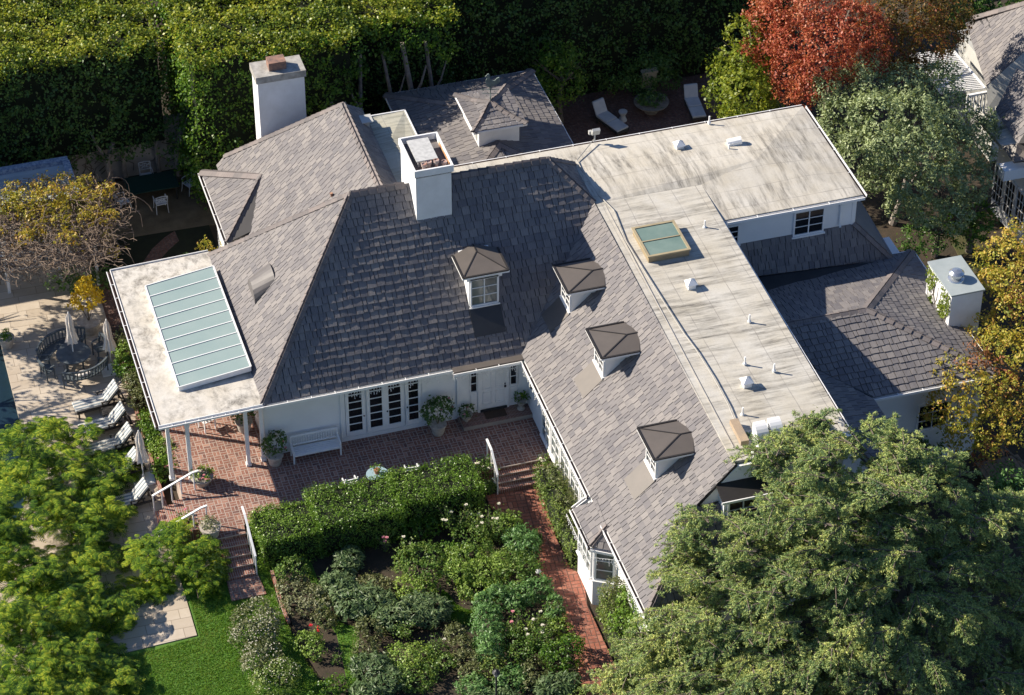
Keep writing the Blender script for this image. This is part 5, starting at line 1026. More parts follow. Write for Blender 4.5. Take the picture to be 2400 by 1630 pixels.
# clipped shrubs along the wing
low_hedge('soft olive-green clipped shrub row between the garden path and the french windows', [(-.95, .0, -4.6, -3.3, -.7, .55), (-1.0, -.05, -6.3, -4.5, -.7, .6), (-1.0, -.15, -7.8, -6.2, -.7, .35)], G_PATHS, 420, .045, .16, 'shrub_row')
low_hedge('long clipped shrub row right of the path, running from the bay to the bottom edge', [(-.8, 0.4, -11.6, -10.6, -.7, .9), (-.95, .5, -14.2, -11.4, -.7, .7), (-1.0, 1.2, -17.5, -14.0, -.7, .5)], G_PATHS, 420, .045, .18, 'shrub_row')
tree('bay_shrub', 'wispy brown-green shrub growing up against the bay window', 'bush', (-.4, -11.2, -.7), [(-.45, -11.3, 1.0, .5, .5, .9), (-.2, -11.7, .7, .6, .5, .7), (-.5, -10.9, .3, .35, .3, .6)], G_OLV, 360, .04, .1, trunk=(1.6, .04, 5, .5))
tree('wing_shrub', 'wispy brown-green shrub top over the row beside the french windows', 'bush', (-.4, -4.5, -.7), [(-.35, -4.2, .75, .45, .7, .35), (-.4, -5.4, .75, .4, .7, .35), (-.45, -6.6, .5, .35, .6, .4)], G_OLV, 330, .04, .1, trunk=None)
tree('dark_shrub', 'glossy dark green shrub below the corner gutter near the cedar', 'bush', (.3, -13.6, -.7), [(*at(x, y, z=z), r, r, r) for (x, y, z, r) in ((1480, 1410, 1.1, .6), (1510, 1470, .9, .6), (1460, 1460, .8, .5), (1530, 1530, .6, .7))], G_BOX, 260, .06, .14, trunk=None)
# ---- garden shrubs
KIND = {  # material, density, leaf size, clump, aspect, upward bias
    'lavender': (G_LAV, 430, .05, .09, 4.2, 1.2), 'rosemary': (G_ROSEM, 430, .045, .09, 3.0, .8), 'box': (G_LIME, 400, .05, .09, 1.5, .4), 'leafy': (G_ROSE, 300, .055, .1, 1.5, .4),
    'lime': (G_LIME, 360, .055, .1, 1.5, .4), 'vari': (G_VARI, 380, .05, .09, 1.6, .4), 'olive': (G_OLV, 380, .045, .09, 2.2, .6), 'dark': (G_HEDGE_G, 360, .055, .1, 1.5, .4), 'path': (G_PATHS, 400, .045, .09, 1.6, .5)}
def blooms(rng, pts, m_, r, parent, name='flower'):
    m = MB()
    for p in pts:
        for k in range(5): a = k*1.26+rng.random(); m.obox(p+np.array((math.cos(a), math.sin(a), 0))*r*.5, unit(np.array((math.cos(a), math.sin(a), .4)))*r*.55, unit(np.array((-math.sin(a), math.cos(a), 0)))*r*.4, np.array((0, 0, .15*r)))
        m.obox(p+(0, 0, r*.25), (r*.4, 0, 0), (0, r*.4, 0), (0, 0, r*.2))
        if len(pts) <= 16: m.build(name, m_, parent); m = MB()
    if len(pts) > 16: props(m.build('flowers', m_, parent), kind='stuff')
def shrub(kind, label, pts, group=None, h=.55, flowers=None, nfl=0, name=None, n=8, fr=.05):
    """pts: (crop, x, y, radius in crop px[, height factor])"""
    m_, dn, ls, cl, asp, up = KIND[kind]; r = nrng(); bl = []
    for q in pts:
        R = q[3]/2.8175/47; hh = h*(q[4] if len(q) > 4 else 1); c = ak(q[0], q[1], q[2], z=-.7+hh*.55)
        bl.append((c[0], c[1], -.7+hh*.5, R, R*.95, hh*.6))
        for k in range(5 if R > .5 else 3): a = r.random()*6.28; bl.append((c[0]+math.cos(a)*R*.6, c[1]+math.sin(a)*R*.55, -.7+hh*r.uniform(.35, .7), R*.5, R*.5, hh*.42))
    c = np.array(bl)[:, :3].mean(0); t_ = thing(name or {'lavender': 'lavender_bush', 'rosemary': 'rosemary_bush'}.get(kind, 'garden_shrub'), label, 'lavender' if kind == 'lavender' else 'shrub', (c[0], c[1], -.7), 0, group)
    leaves_obj('foliage', blob_leaves(r, bl, dn, ls, cl, 12, .3, asp, .8, up, -.3), m_, t_)
    m = MB()
    for k in range(5): b = bl[int(r.integers(len(bl)))]; m.tube([(c[0], c[1], -.72), (b[0], b[1], b[2])], [.025, .012], 5)
    m.build('stems', BARK, t_)
    if flowers is not None:
        pp_ = []
        for k in range(nfl): b = bl[int(r.integers(len(bl)))]; d = unit(r.normal(0, 1, 3)); d[2] = abs(d[2])+.3; d = unit(d); pp_.append(np.array(b[:3])+d*np.array(b[3:6])*1.05)
        blooms(r, pp_, flowers, fr, t_)
    return t_
def rose(label, n_, x, y, R, h, canes, fcol=None, nf=0, leaves=22, group='rose bushes in the garden beds'):
    r = nrng(); c = ak(n_, x, y, z=-.7); c = c+np.array((0, 0, 0)); c = ak(n_, x, y, z=-.7+h*.6); c[2] = -.7; t_ = thing('rose_bush', label, 'rose bush', c, 0, group); m = MB(); cc = []; tips = []; R = R/2.8175/59.5
    for k in range(canes):
        a = r.random()*6.28; rad = R*r.uniform(.2, 1); e = c+np.array((math.cos(a)*rad, math.sin(a)*rad, h*r.uniform(.55, 1.1))); mid = (c+e)/2+np.array((r.normal(0, .06), r.normal(0, .06), .05)); m.tube([c, mid, e], [.016, .012, .006], 5); tips.append(e)
        for j in range(leaves): t = r.uniform(.25, 1.02); p = c*(1-t)**2+2*mid*t*(1-t)+e*t*t; cc.append(p+r.normal(0, .075, 3))
    cc = np.array(cc); leaves_obj('foliage', leafcloud(r, cc, np.tile((0, 0, 1.), (len(cc), 1)), .055*r.uniform(.6, 1.3, len(cc)), 1.5, .15, .9), G_ROSE, t_); m.build('canes', BARK, t_)
    if nf: blooms(r, [tips[i] for i in range(min(nf, len(tips)))], fcol or P_WHITE, .065, t_)
    return t_
rose('tall straggly rose bush with pale blooms against the middle of the hedge', 8, 760, 410, 110, 1.35, 26, P_WHITE, 6, 34)
rose('broad rose bush with white blooms beside the start of the brick path', 8, 960, 450, 140, 1.2, 34, P_WHITE, 7, 44)
rose('thin rose bush with faded red blooms in the shade of the hedge', 8, 290, 540, 60, 1.2, 9, P_PINK, 4, 20)
rose('single white-tipped rose standing over the leafy shrub left of the soil path', 8, 430, 600, 50, 1.1, 8, P_WHITE, 2, 22)
rose('rose canes with one pink bloom inside the rosemary arc', 8, 1140, 1110, 60, 1.1, 8, P_PINK, 2, 20)
rose('leggy rose with cream tips just below the rosemary arc', 8, 1280, 1080, 55, .95, 8, P_WHITE, 2, 20)
rose('pale pink rose bush in the middle of the lower right bed', 8, 1290, 1220, 110, .8, 26, P_WHITE, 4, 34)
rose('small rose bush near the path with a single blush bloom', 8, 1390, 1010, 55, .8, 10, P_WHITE, 1, 22)
rose('bare twiggy rose between the lavender and the olive column', 8, 640, 1240, 60, .9, 9, P_WHITE, 1, 14)
rose('sparse rose stems in front of the lavender drift', 8, 430, 1130, 90, .9, 14, None, 0, 24)
rose('rose bush with two bright red blooms on the bare soil', 7, 2095, 1160, 45, 1.0, 6, P_RED, 3, 14)
rose('low leafless rose at the bottom left of the beds', 7, 2210, 1330, 60, .6, 9, None, 0, 10)
rose('tall rose clump with white blooms by the top of the garden steps rail', 8, 950, 60, 75, 1.35, 20, P_WHITE, 6, 50)
rose('second white rose lower down beside the garden steps rail', 8, 985, 190, 40, .8, 12, P_WHITE, 3, 34)
rose('pale rose bush with white flowers between steps and shrub row', 8, 1350, 30, 70, .8, 18, P_WHITE, 6, 50)
rose('dry pink rose climbing the lower terrace handrail', 7, 1220, 430, 60, 1.0, 16, P_PINK, 3, 16)
shrub('rosemary', 'round dark rosemary mound beside the bend of the brick path', [(8, 1190, 560, 95), (8, 1230, 620, 60)], h=.9)
shrub('lime', 'large pale green mound left of centre in the upper right bed', [(8, 820, 690, 105), (8, 780, 780, 70)], h=.85)
shrub('box', 'pale green rounded shrub in the middle of the upper right bed', [(8, 960, 770, 100), (8, 1040, 720, 70)], h=.9)
shrub('lime', 'lowest pale green shrub at the front of the upper right bed', [(8, 950, 890, 75), (8, 860, 870, 70)], h=.6)
shrub('leafy', 'green shrub next to the mushroom path light', [(8, 1140, 790, 95), (8, 1210, 740, 80), (8, 1120, 680, 80)], h=.8)
shrub('leafy', 'tall leafy shrub left of the bare soil path', [(8, 520, 690, 105), (8, 440, 690, 70), (8, 570, 780, 70)], h=1.0)
shrub('lime', 'bright low shrub at the corner of the soil path', [(8, 470, 880, 85), (8, 540, 890, 60)], h=.7)
LG = 'lavender drifts in the garden beds'
shrub('lavender', 'grey lavender just in front of the dark hedge shadow at left', [(8, 60, 680, 70), (8, 20, 740, 50)], LG, h=.6)
shrub('lavender', 'wide lavender drift left of the grass arc', [(8, 100, 960, 110), (8, 230, 970, 90), (8, 30, 900, 70)], LG, h=.75)
shrub('lavender', 'lavender drift curving along the grass arc', [(8, 350, 1060, 90), (8, 480, 1020, 95), (8, 600, 1030, 85)], LG, h=.75)
shrub('olive', 'brownish dry lavender below the wide drift', [(8, 190, 1140, 70), (8, 160, 1260, 65)], LG, h=.6)
shrub('lavender', 'dark lavender drift at the bottom left of the beds', [(8, 200, 1400, 90), (8, 290, 1480, 90), (8, 180, 1560, 80)], LG, h=.6)
shrub('lavender', 'flowering lavender at the bottom beside the brick path', [(8, 1400, 1530, 80), (8, 1490, 1500, 60)], LG, h=.6)
shrub('rosemary', 'arched rosemary hedge curving to the brick path', [(8, 960, 980, 60), (8, 1040, 940, 62), (8, 1130, 930, 66), (8, 1220, 910, 66), (8, 1310, 880, 66), (8, 1150, 980, 40)], h=.75)
shrub('rosemary', 'straight rosemary hedge running down from the arc', [(8, 960, 1060, 68), (8, 965, 1150, 68), (8, 970, 1240, 68), (8, 970, 1320, 62)], h=.85)
shrub('olive', 'olive-green finger-shaped hedge left of the straight rosemary', [(8, 765, 1180, 55), (8, 790, 1260, 60), (8, 830, 1350, 60), (8, 850, 1430, 55)], h=.65)
shrub('path', 'rounded pale end of the straight rosemary hedge above the lamp', [(8, 985, 1400, 70)], h=.7)
shrub('rosemary', 'small upright rosemary touching the path below the arc', [(8, 1405, 1030, 42), (8, 1400, 970, 36)], h=.6)
shrub('box', 'small bright cushion shrub on the path edge', [(8, 1445, 1120, 52)], h=.5)
shrub('dark', 'dark round bush on the path edge near the bottom', [(8, 1460, 1310, 95), (8, 1510, 1260, 60)], h=.85)
shrub('leafy', 'dull green rose-like shrub in the lower right bed centre', [(8, 1180, 1290, 80), (8, 1130, 1210, 50)], h=.6)
shrub('olive', 'brown seedy shrub at the bottom of the lower right bed', [(8, 1290, 1420, 80), (8, 1250, 1480, 60)], h=.5)
shrub('rosemary', 'rosemary clump right of the lamp post', [(8, 1130, 1480, 80), (8, 1060, 1500, 50)], h=.55)
shrub('rosemary', 'rosemary clump left of the lamp post', [(8, 860, 1520, 70), (8, 930, 1540, 50)], h=.55)
shrub('lime', 'yellow-green shrub left of the bottom soil patch', [(8, 420, 1330, 85), (8, 520, 1310, 70), (8, 460, 1400, 60)], h=.6)
shrub('leafy', 'loose leafy shrub beneath the yellow-green one', [(8, 490, 1460, 90), (8, 590, 1380, 50)], h=.55)
shrub('vari', 'variegated cream and green ground shrub inside the brick edging', [(7, 1930, 880, 85), (7, 2020, 930, 90), (7, 2080, 1000, 75), (7, 1950, 980, 60)], h=.5)
shrub('lavender', 'grey-green shrub behind the variegated one', [(7, 2220, 840, 60), (7, 2250, 900, 50)], LG, h=.8)
WG = 'white-flowered bushes on the lawn edge'
shrub('vari', 'large bush dusted with white flowers, uppermost on the lawn edge', [(7, 1680, 1090, 120), (7, 1640, 1180, 80), (7, 1740, 1170, 70)], WG, .95, P_WHITE, 260, fr=.022)
shrub('vari', 'middle white-flowered bush on the lawn edge', [(7, 1730, 1310, 95), (7, 1690, 1370, 60)], WG, .8, P_WHITE, 130, fr=.022)
shrub('path', 'lowest white-flowered bush at the bottom of the lawn edge', [(7, 1820, 1480, 105), (7, 1880, 1430, 70)], WG, .8, P_WHITE, 130, fr=.022)
shrub('lime', 'small bright shrub alone on the bare soil', [(7, 2040, 1240, 70), (7, 2080, 1290, 45)], h=.55)
shrub('dark', 'dark low shrub at the very bottom between lawn and beds', [(7, 2130, 1540, 70), (7, 2230, 1520, 60)], h=.5)
shrub('leafy', 'dim shrub in the hedge shadow near the brick edging', [(7, 1900, 760, 60), (7, 1960, 740, 60)], h=.9)
shrub('dark', 'small dark shrub beside the second rosemary mound in shade', [(8, 700, 620, 50)], h=.6)
shrub('leafy', 'loose green shrub between the olive hedge and the yellow-green shrub', [(8, 640, 1300, 60), (8, 690, 1370, 50)], h=.5)
shrub('olive', 'low brownish shrub edging the bare soil in the upper left bed', [(8, 200, 860, 80), (8, 300, 880, 60)], h=.45)
shrub('leafy', 'airy green shrub under the tall roses near the hedge middle', [(8, 860, 540, 90), (8, 900, 620, 70)], h=.8)
shrub('box', 'fresh green shrub between the round mound and the big roses', [(8, 1080, 480, 80), (8, 1130, 430, 50)], h=.85)
shrub('lime', 'pale low shrub filling the inside of the rosemary arc', [(8, 1110, 1150, 55), (8, 1220, 1150, 60)], h=.4)
shrub('leafy', 'dusty green shrub beside the small cushion shrub', [(8, 1330, 1130, 60), (8, 1360, 1200, 50)], h=.45)
shrub('lavender', 'short lavender at the bottom centre in front of the lamp', [(8, 960, 1620, 80), (8, 1080, 1610, 70)], LG, h=.5)
shrub('olive', 'low dry shrub between the grass strip and the dry lavender', [(7, 2150, 1090, 50), (7, 2120, 1050, 40)], h=.4)
shrub('path', 'pale shrub right at the bottom edge beside the path', [(8, 1620, 1580, 60), (8, 1560, 1590, 50)], h=.5)
shrub('dark', 'dark green shrub just under the hedge at its right end', [(8, 560, 470, 70), (8, 480, 500, 60)], h=.75)
# strip along the patio roof
SG = 'flowering shrubs in the strip beside the patio roof'
for i, (x, y, r_, k, lb) in enumerate(((820, 700, 50, 'olive', 'topmost yellowish shrub of the strip beside the patio roof'), (815, 790, 62, 'lime', 'lime shrub in the strip level with the white umbrella stand'), (845, 900, 72, 'dark', 'bright green shrub in the strip beside the first lounger'), (895, 990, 66, 'olive', 'yellow-brown shrub in the strip below the bright green one'), (925, 1100, 66, 'olive', 'brownish rose-like shrub in the middle of the strip'), (980, 1250, 66, 'dark', 'shrub with tiny pink flowers in the strip'), (1010, 1360, 56, 'dark', 'dark shrub near the corner post of the patio roof'), (1085, 1450, 70, 'lime', 'rounded green shrub at the lower end of the strip'), (1095, 1560, 70, 'dark', 'last dark shrub of the strip above the terrace steps'))):
    shrub(k, lb, [(4, x, y, r_), (4, x+14, y+40, r_*.8)], SG, .75, P_PINK if i in (5, 8) else None, 5)
tree('rear_bush', 'grey-green bush by the rear west wall', 'bush', (-10.9, 12.3, -.75), rb(rr_, (-10.9, 12.5, .3), (.75, .8, .7), 14, .35, .55), G_ROSEM, 200, .055, .12, trunk=None, up=.8, asp=2.2)
tree('rear_bush', 'small yellowing shrub at the back corner of the patio roof', 'bush', (-10.9, 10.9, -.75), rb(rr_, tuple(at(490, 575, z=.2)), (.5, .3, .3), 6, .2, .3), G_AUT, 120, .06, .12, trunk=None)
tree('shade_hedge', 'dark loose hedge in the shade under the vine pergola', 'hedge', (-16, 12.6, -.75), rb(rr_, tuple(at(180, 660, z=-.1)), (2.0, .7, .3), 16, .3, .5), G_DARK, 150, .06, .15, trunk=None)
# wall behind the rear terrace with bare vine stems
t_ = thing('garden_wall', 'pale rendered garden wall covered in bare vine stems behind the white chairs', 'wall', (-12, 21.7, -.75)); m = MB(); m.box(-16.5, -7.6, 21.6, 21.85, -.8, 1.9); m.build('wall_face', mat('grey_render', (0.4, 0.37, 0.33), (0.28, 0.26, 0.23), .9, 2), t_); m = MB()
for i in range(46):
    x = rr_.uniform(-16.3, -7.8); p = np.array((x, 21.57, rr_.uniform(-.7, .6))); pts = [p]
    for k in range(5): p = p+np.array((rr_.normal(0, .28), 0, rr_.uniform(.05, .38))); pts.append(p.copy())
    m.tube(pts, [.022, .02, .017, .014, .01, .008], 4, False)
m.build('vine_stems', BARK, t_)
# vine on the pergola
t_ = thing('pergola', 'white timber pergola holding up the tangled vine at the left edge', 'pergola', (-16, 14, -.75))
for (x, y) in ((-18.25, 14.75), (-16.05, 14.9), (-14.6, 14.2), (-18.3, 18.0), (-14.6, 17.5)): m = MB(); m.box(x-.06, x+.06, y-.06, y+.06, -.75, 1.75); m.build('post', TRIM, t_)
m = MB()
for k in range(7): y = 12.8+k*.7; m.beam((-20, y, 1.9), (-14.4, y, 1.9), .05, .1)
m.beam((-18.25, 12.8, 1.8), (-18.25, 18, 1.8), .06, .12); m.beam((-14.6, 12.8, 1.8), (-14.6, 17.6, 1.8), .06, .12); m.build('rafters', TRIM, t_)
r = nrng(); t_ = thing('vine', 'tangled wisteria-like vine, yellow leaves and bare brown stems, on the pergola', 'vine', (-16, 14.5, 2.1)); m = MB()
vp = [(-20, 395), (60, 425), (150, 415), (240, 435), (285, 460), (265, 560), (250, 620), (160, 640), (60, 640), (-20, 650)]
vp = [(-40, 480), (30, 455), (100, 430), (170, 440), (230, 440), (275, 480), (265, 560), (250, 610), (160, 625), (60, 630), (-40, 650)]
for i in range(1900):
    u = r.uniform(-40, 285); v = r.uniform(440, 650)
    if not inpoly(np.array([[u, v]]), vp)[0]: continue
    p = at(u, v, z=r.uniform(1.9, 2.7)); a = r.random()*6.28; pts = [p]; 
    for k in range(6): a += r.normal(0, .6); p = p+np.array((math.cos(a)*.2, math.sin(a)*.2, r.normal(0, .09))); pts.append(p.copy())
    m.tube(pts, [.014]*7, 4, False)
for (u, v) in ((255, 440), (262, 455), (270, 470), (275, 500), (262, 530), (270, 590), (245, 430), (280, 485), (265, 465)):
    p = at(u, v, z=2.3); a = r.uniform(-.6, .5); pts = [p]
    for k in range(8): a += r.normal(0, .15)-.22; p = p+np.array((math.cos(a)*.2, math.sin(a)*.2+.05, .12-.05*k)); pts.append(p.copy())
    m.tube(pts, [.013]*9, 4, False)
m.build('stems', mat('vine_stem', (0.26, 0.19, 0.14), (0.13, 0.1, 0.075), .9, 5), t_)
vb = [(*at(u, v, z=z), rr, rr, rr*.6) for (u, v, z, rr) in ((10, 470, 2.6, .5), (60, 470, 2.7, .6), (120, 460, 2.8, .6), (175, 455, 2.7, .5), (225, 470, 2.6, .45), (90, 510, 2.6, .5), (140, 500, 2.7, .4), (200, 500, 2.5, .3), (30, 500, 2.6, .5), (145, 535, 2.5, .3), (250, 555, 2.2, .3), (265, 590, 1.9, .25), (190, 540, 2.4, .2), (5, 545, 2.5, .25), (100, 550, 2.4, .2), (195, 580, 2.3, .2), (40, 580, 2.3, .2))]
leaves_obj('foliage', blob_leaves(r, vb+[(*at(u, v, z=2.6), .4, .4, .25) for u, v in ((30, 440), (95, 430), (150, 425), (200, 430), (245, 445), (60, 500), (110, 480), (170, 480), (220, 500), (20, 480), (80, 540), (140, 520), (200, 520), (250, 510), (160, 560), (60, 560))], 260, .07, .15, 10, .4, 1.6, .8, .3, -.4), G_WIST, t_)
# ivy on the east chimney
r = nrng(); t_ = thing('ivy', 'yellow-green ivy climbing the west face of the east chimney', 'climbing plant', (ex0-.03, -2.9, 4.4)); k = 700; q2 = np.c_[r.uniform(ey0, ey1, k*2), r.uniform(3.6, 5.4, k*2)]; w_ = np.sin(q2[:, 0]*5)+np.sin(q2[:, 1]*4+q2[:, 0]*3)+.9*(q2[:, 1]-4.3); q2 = q2[w_ > .1]
leaves_obj('foliage', leafcloud(r, np.c_[np.full(len(q2), ex0-.05), q2]+r.normal(0, .02, (len(q2), 3)), np.tile((-1., 0, .2), (len(q2), 1)), .075*r.uniform(.6, 1.3, len(q2)), 1.2, .1, .4), G_YG, t_); m = MB()
for i in range(14): y = r.uniform(ey0+.1, ey1-.1); pts = [(ex0-.02, y, 3.3)]; 
for i in range(14):
    y = r.uniform(ey0+.1, ey1-.1); pts = [np.array((ex0-.02, y, 3.3+r.random()))]
    for k in range(4): pts.append(pts[-1]+np.array((0, r.normal(0, .12), .32)))
    m.tube(pts, .012, 4, False)
m.build('stems', BARK, t_)
# ================================================================ furniture and small things
TEAK = mat('weathered_teak', (0.1, 0.125, 0.14), (0.065, 0.08, 0.09), .7, 4)
TEAKB = mat('dark_teak', (0.055, 0.05, 0.045), (0.035, 0.032, 0.03), .7, 5)
CLOTH = mat('umbrella_canvas', (0.78, 0.73, 0.66), (0.66, 0.6, 0.54), .85, 6)
IRONW = mat('white_cast_metal', (0.62, 0.64, 0.66), (0.5, 0.52, 0.55), .5, 4)
STONEP = mat('stone_planter', (0.5, 0.46, 0.4), (0.32, 0.28, 0.24), .9, 6, bmp=.2)
SOILM = mat('pot_soil', (0.07, 0.045, 0.03), (0.04, 0.03, 0.02), 1.0, 12)
# striped cushion
STR, t, p = _new('striped_cushion'); uvn = coords(t, 'Object'); sp = N(t, 'ShaderNodeSeparateXYZ'); t.links.new(uvn, sp.inputs[0])
fr = math_(t, 'FRACT', math_(t, 'MULTIPLY', sp.outputs[1], 5.6)); t.links.new(mixc(t, math_(t, 'GREATER_THAN', fr, .5), (0.56, 0.54, 0.49), (0.17, 0.21, 0.24)), p.inputs['Base Color']); p.inputs['Roughness'].default_value = .9
# loungers
def lounger():
    t_ = thing('sun_lounger', 'x', 'sun lounger'); L = 1.95; W = .68; ang = R_(48)
    m = MB(); 
    for y in (-W/2, W/2-.05): m.box(-1.25, .75, y, y+.05, .24, .33)
    for x in (-1.25, -.2, .7): m.box(x, x+.05, -W/2+.05, W/2-.05, .25, .32)
    m.build('frame', TEAKB, t_)
    for x, y in ((-1.2, -W/2), (-1.2, W/2-.05), (.6, -W/2), (.6, W/2-.05)): m = MB(); m.box(x, x+.06, y, y+.05, 0, .24); m.build('leg', TEAKB, t_)
    m = MB(); 
    for y in (-W/2-.02, W/2-.03): m.box(-.25, .35, y, y+.05, .5, .54); m.box(-.22, -.17, y, y+.05, .33, .5); m.box(.25, .3, y, y+.05, .33, .5)
    m.build('armrest', TEAKB, t_)
    m = MB(); m.box(-1.28, .02, -W/2+.03, W/2-.03, .335, .43); m.build('seat_cushion', STR, t_, bevel=.03)
    b0 = np.array((.02, 0, .36)); d = np.array((math.cos(ang), 0, math.sin(ang))); n = np.array((-math.sin(ang), 0, math.cos(ang)))
    m = MB(); m.obox(b0+d*.42+n*.06, d*.42, (0, W/2-.03, 0), n*.05); m.build('back_cushion', STR, t_, bevel=.03)
    m = MB(); m.obox(b0+d*.38-n*.01, d*.4, (0, W/2-.01, 0), n*.018); m.beam(b0+d*.6-n*.03, (.62, 0, .3), .5, .03); m.build('backrest', TEAKB, t_)
    return t_
lg = lounger(); LP = [((-15.75, 6.35), .12, 'striped sun lounger nearest the round table'), ((-15.75, 4.95), .12, 'second striped sun lounger from the round table'), ((-15.72, 3.65), .12, 'third striped sun lounger, partly under the feathery tree'), ((-15.75, 2.15), .1, 'fourth striped sun lounger, beside the lowest closed umbrella'), ((-15.75, .3), .1, 'last striped sun lounger, next to the terrace steps handrail')]
for i, ((x, y), rz, lb) in enumerate(LP):
    o = lg if i == 0 else copy_tree(lg); o.location = (x, y, -.715); o.rotation_euler = (0, 0, rz); props(o, lb, None, 'striped loungers on the pool terrace')
t_ = thing('side_table', 'small slatted dark side table between the first two loungers', 'side table', (-15.75, 5.62, -.715)); m = MB()
for k in range(7): m.box(-15.98, -15.52, 5.42+k*.06, 5.46+k*.06, -.33, -.3)
m.box(-16, -15.95, 5.4, 5.84, -.35, -.31); m.box(-15.55, -15.5, 5.4, 5.84, -.35, -.31); m.build('table_top', TEAKB, t_)
for x in (-15.97, -15.56):
    for y in (5.42, 5.78): m = MB(); m.box(x, x+.04, y, y+.04, -.715, -.35); m.build('leg', TEAKB, t_)
# round table with curved benches and chairs
c = np.array((-16.48, 9.12)); t_ = thing('round_table', 'round weathered blue-grey garden table with an umbrella through it', 'table', (*c, -.715)); m = MB(); m.lathe((*c, 0), [(.1, -.01), (.68, -.01), (.7, 0.0), (.7, .035), (.68, .04), (.0, .04)], 36)
m.build('table_top', TEAK, t_)
for k in range(4): a = k*1.57+.7; m = MB(); m.box(c[0]+.45*math.cos(a)-.04, c[0]+.45*math.cos(a)+.04, c[1]+.45*math.sin(a)-.04, c[1]+.45*math.sin(a)+.04, -.715, -.01); m.build('leg', TEAK, t_)
def arc_bench(name, label, cat, a0, a1, r0=.98, r1=1.38, arms=True):
    am = (a0+a1)/2; t_ = thing(name, label, cat, (c[0]+1.2*math.cos(am), c[1]+1.2*math.sin(am), -.715), 0, 'curved seating round the garden table'); n = max(4, int((a1-a0)*r1/.14)); zs = -.715+.42
    def pt(r, a, z): return np.array((c[0]+r*math.cos(a), c[1]+r*math.sin(a), z))
    m = MB()
    for k in range(5):
        r = r0+k*(r1-r0-.06)/4
        for i in range(n): m.beam(pt(r+.03, a0+(a1-a0)*i/n, zs), pt(r+.03, a0+(a1-a0)*(i+1)/n, zs), .08, .03)
    m.build('seat', TEAK, t_); m = MB()
    for i in range(n): m.beam(pt(r1+.08, a0+(a1-a0)*i/n, zs+.46), pt(r1+.08, a0+(a1-a0)*(i+1)/n, zs+.46), .08, .06); m.beam(pt(r1+.03, a0+(a1-a0)*i/n, zs+.06), pt(r1+.03, a0+(a1-a0)*(i+1)/n, zs+.06), .04, .04)
    for i in range(n+1): a = a0+(a1-a0)*i/n; m.beam(pt(r1+.03, a, zs), pt(r1+.08, a, zs+.46), .06, .025, (math.cos(a), math.sin(a), 0))
    m.build('backrest', TEAK, t_)
    for a in (a0, a1):
        for r in (r0+.03, r1): m = MB(); m.beam(pt(r, a, -.715), pt(r, a, zs+(.22 if arms else 0)), .05, .05, (1, 0, 0)); m.build('leg', TEAK, t_)
        if arms: m = MB(); m.beam(pt(r0, a, zs+.24), pt(r1+.08, a, zs+.24), .06, .03); m.build('armrest', TEAK, t_)
arc_bench('curved_bench', 'curved slatted bench on the far side of the round table', 'bench', R_(62), R_(165)); arc_bench('curved_bench', 'curved slatted bench on the near side of the round table', 'bench', R_(-118), R_(-28))
arc_bench('garden_armchair', 'single slatted armchair on the left of the round table', 'chair', R_(180), R_(208)); arc_bench('garden_armchair', 'single slatted armchair on the right of the round table', 'chair', R_(8), R_(34))
t_ = thing('cushion', 'pale cushion on the near curved bench', 'cushion', (-16.25, 8.02, -.27)); m = MB(); m.lathe((-16.3, 8.03, -.27), [(.05, 0), (.24, .02), (.26, .06), (.22, .1), (.05, .12)], 16, 1.2, .7); m.build('cover', CLOTH, t_)
def umbrella(label, x, y, z0, ztop, base='none'):
    t_ = thing('closed_umbrella', label, 'umbrella', (x, y, z0), 0, 'closed canvas umbrellas'); m = MB(); m.tube([(x, y, z0), (x, y, ztop+.05)], .022, 8); m.build('pole', TRIM, t_)
    m = MB(); n = 24; prof = [(.03, 1.0), (.09, .9), (.13, .7), (.125, .5), (.16, .3), (.2, .12), (.23, 0.02), (.21, 0)]; H = 1.45; vs = []
    for (r, f) in prof:
        for k in range(n): a = 6.283*k/n; rr = r*(1+.28*math.cos(k*math.pi*.667+f*3)+.1*math.sin(5*a+f*8)); vs.append((x+rr*math.cos(a), y+rr*math.sin(a), ztop-H+H*f+(.03*math.sin(k*2.1) if f < .1 else 0)))
    m.add(vs, [(i*n+k, i*n+(k+1) % n, (i+1)*n+(k+1) % n, (i+1)*n+k) for i in range(len(prof)-1) for k in range(n)]+[tuple(range(n))]); m.build('canopy', CLOTH, t_)
    m = MB(); m.lathe((x, y, ztop), [(.03, 0), (.035, .03), (.02, .07), (.0, .09)], 8); m.build('finial', TRIM, t_)
    m = MB(); m.tube([(x-.12, y-.08, ztop-.8), (x+.02, y-.15, ztop-.82), (x+.13, y-.06, ztop-.79)], .012, 5); m.build('tie', CLOTH, t_)
    if base == 'slab': m = MB(); m.box(x-.42, x+.42, y-.36, y+.36, z0, z0+.07); m.lathe((x, y, z0+.07), [(.06, 0), (.05, .25)], 10); m.build('base', TRIM, t_, bevel=.015)
    return t_
umbrella('closed cream umbrella standing in the middle of the round table', -16.48, 9.2, .04, 2.0); umbrella('closed cream umbrella on a square white base beside the patio roof', -15.1, 8.5, -.715, 1.85, 'slab'); umbrella('closed cream umbrella among the lower loungers', -15.15, 1.6, -.715, 1.75, 'slab')
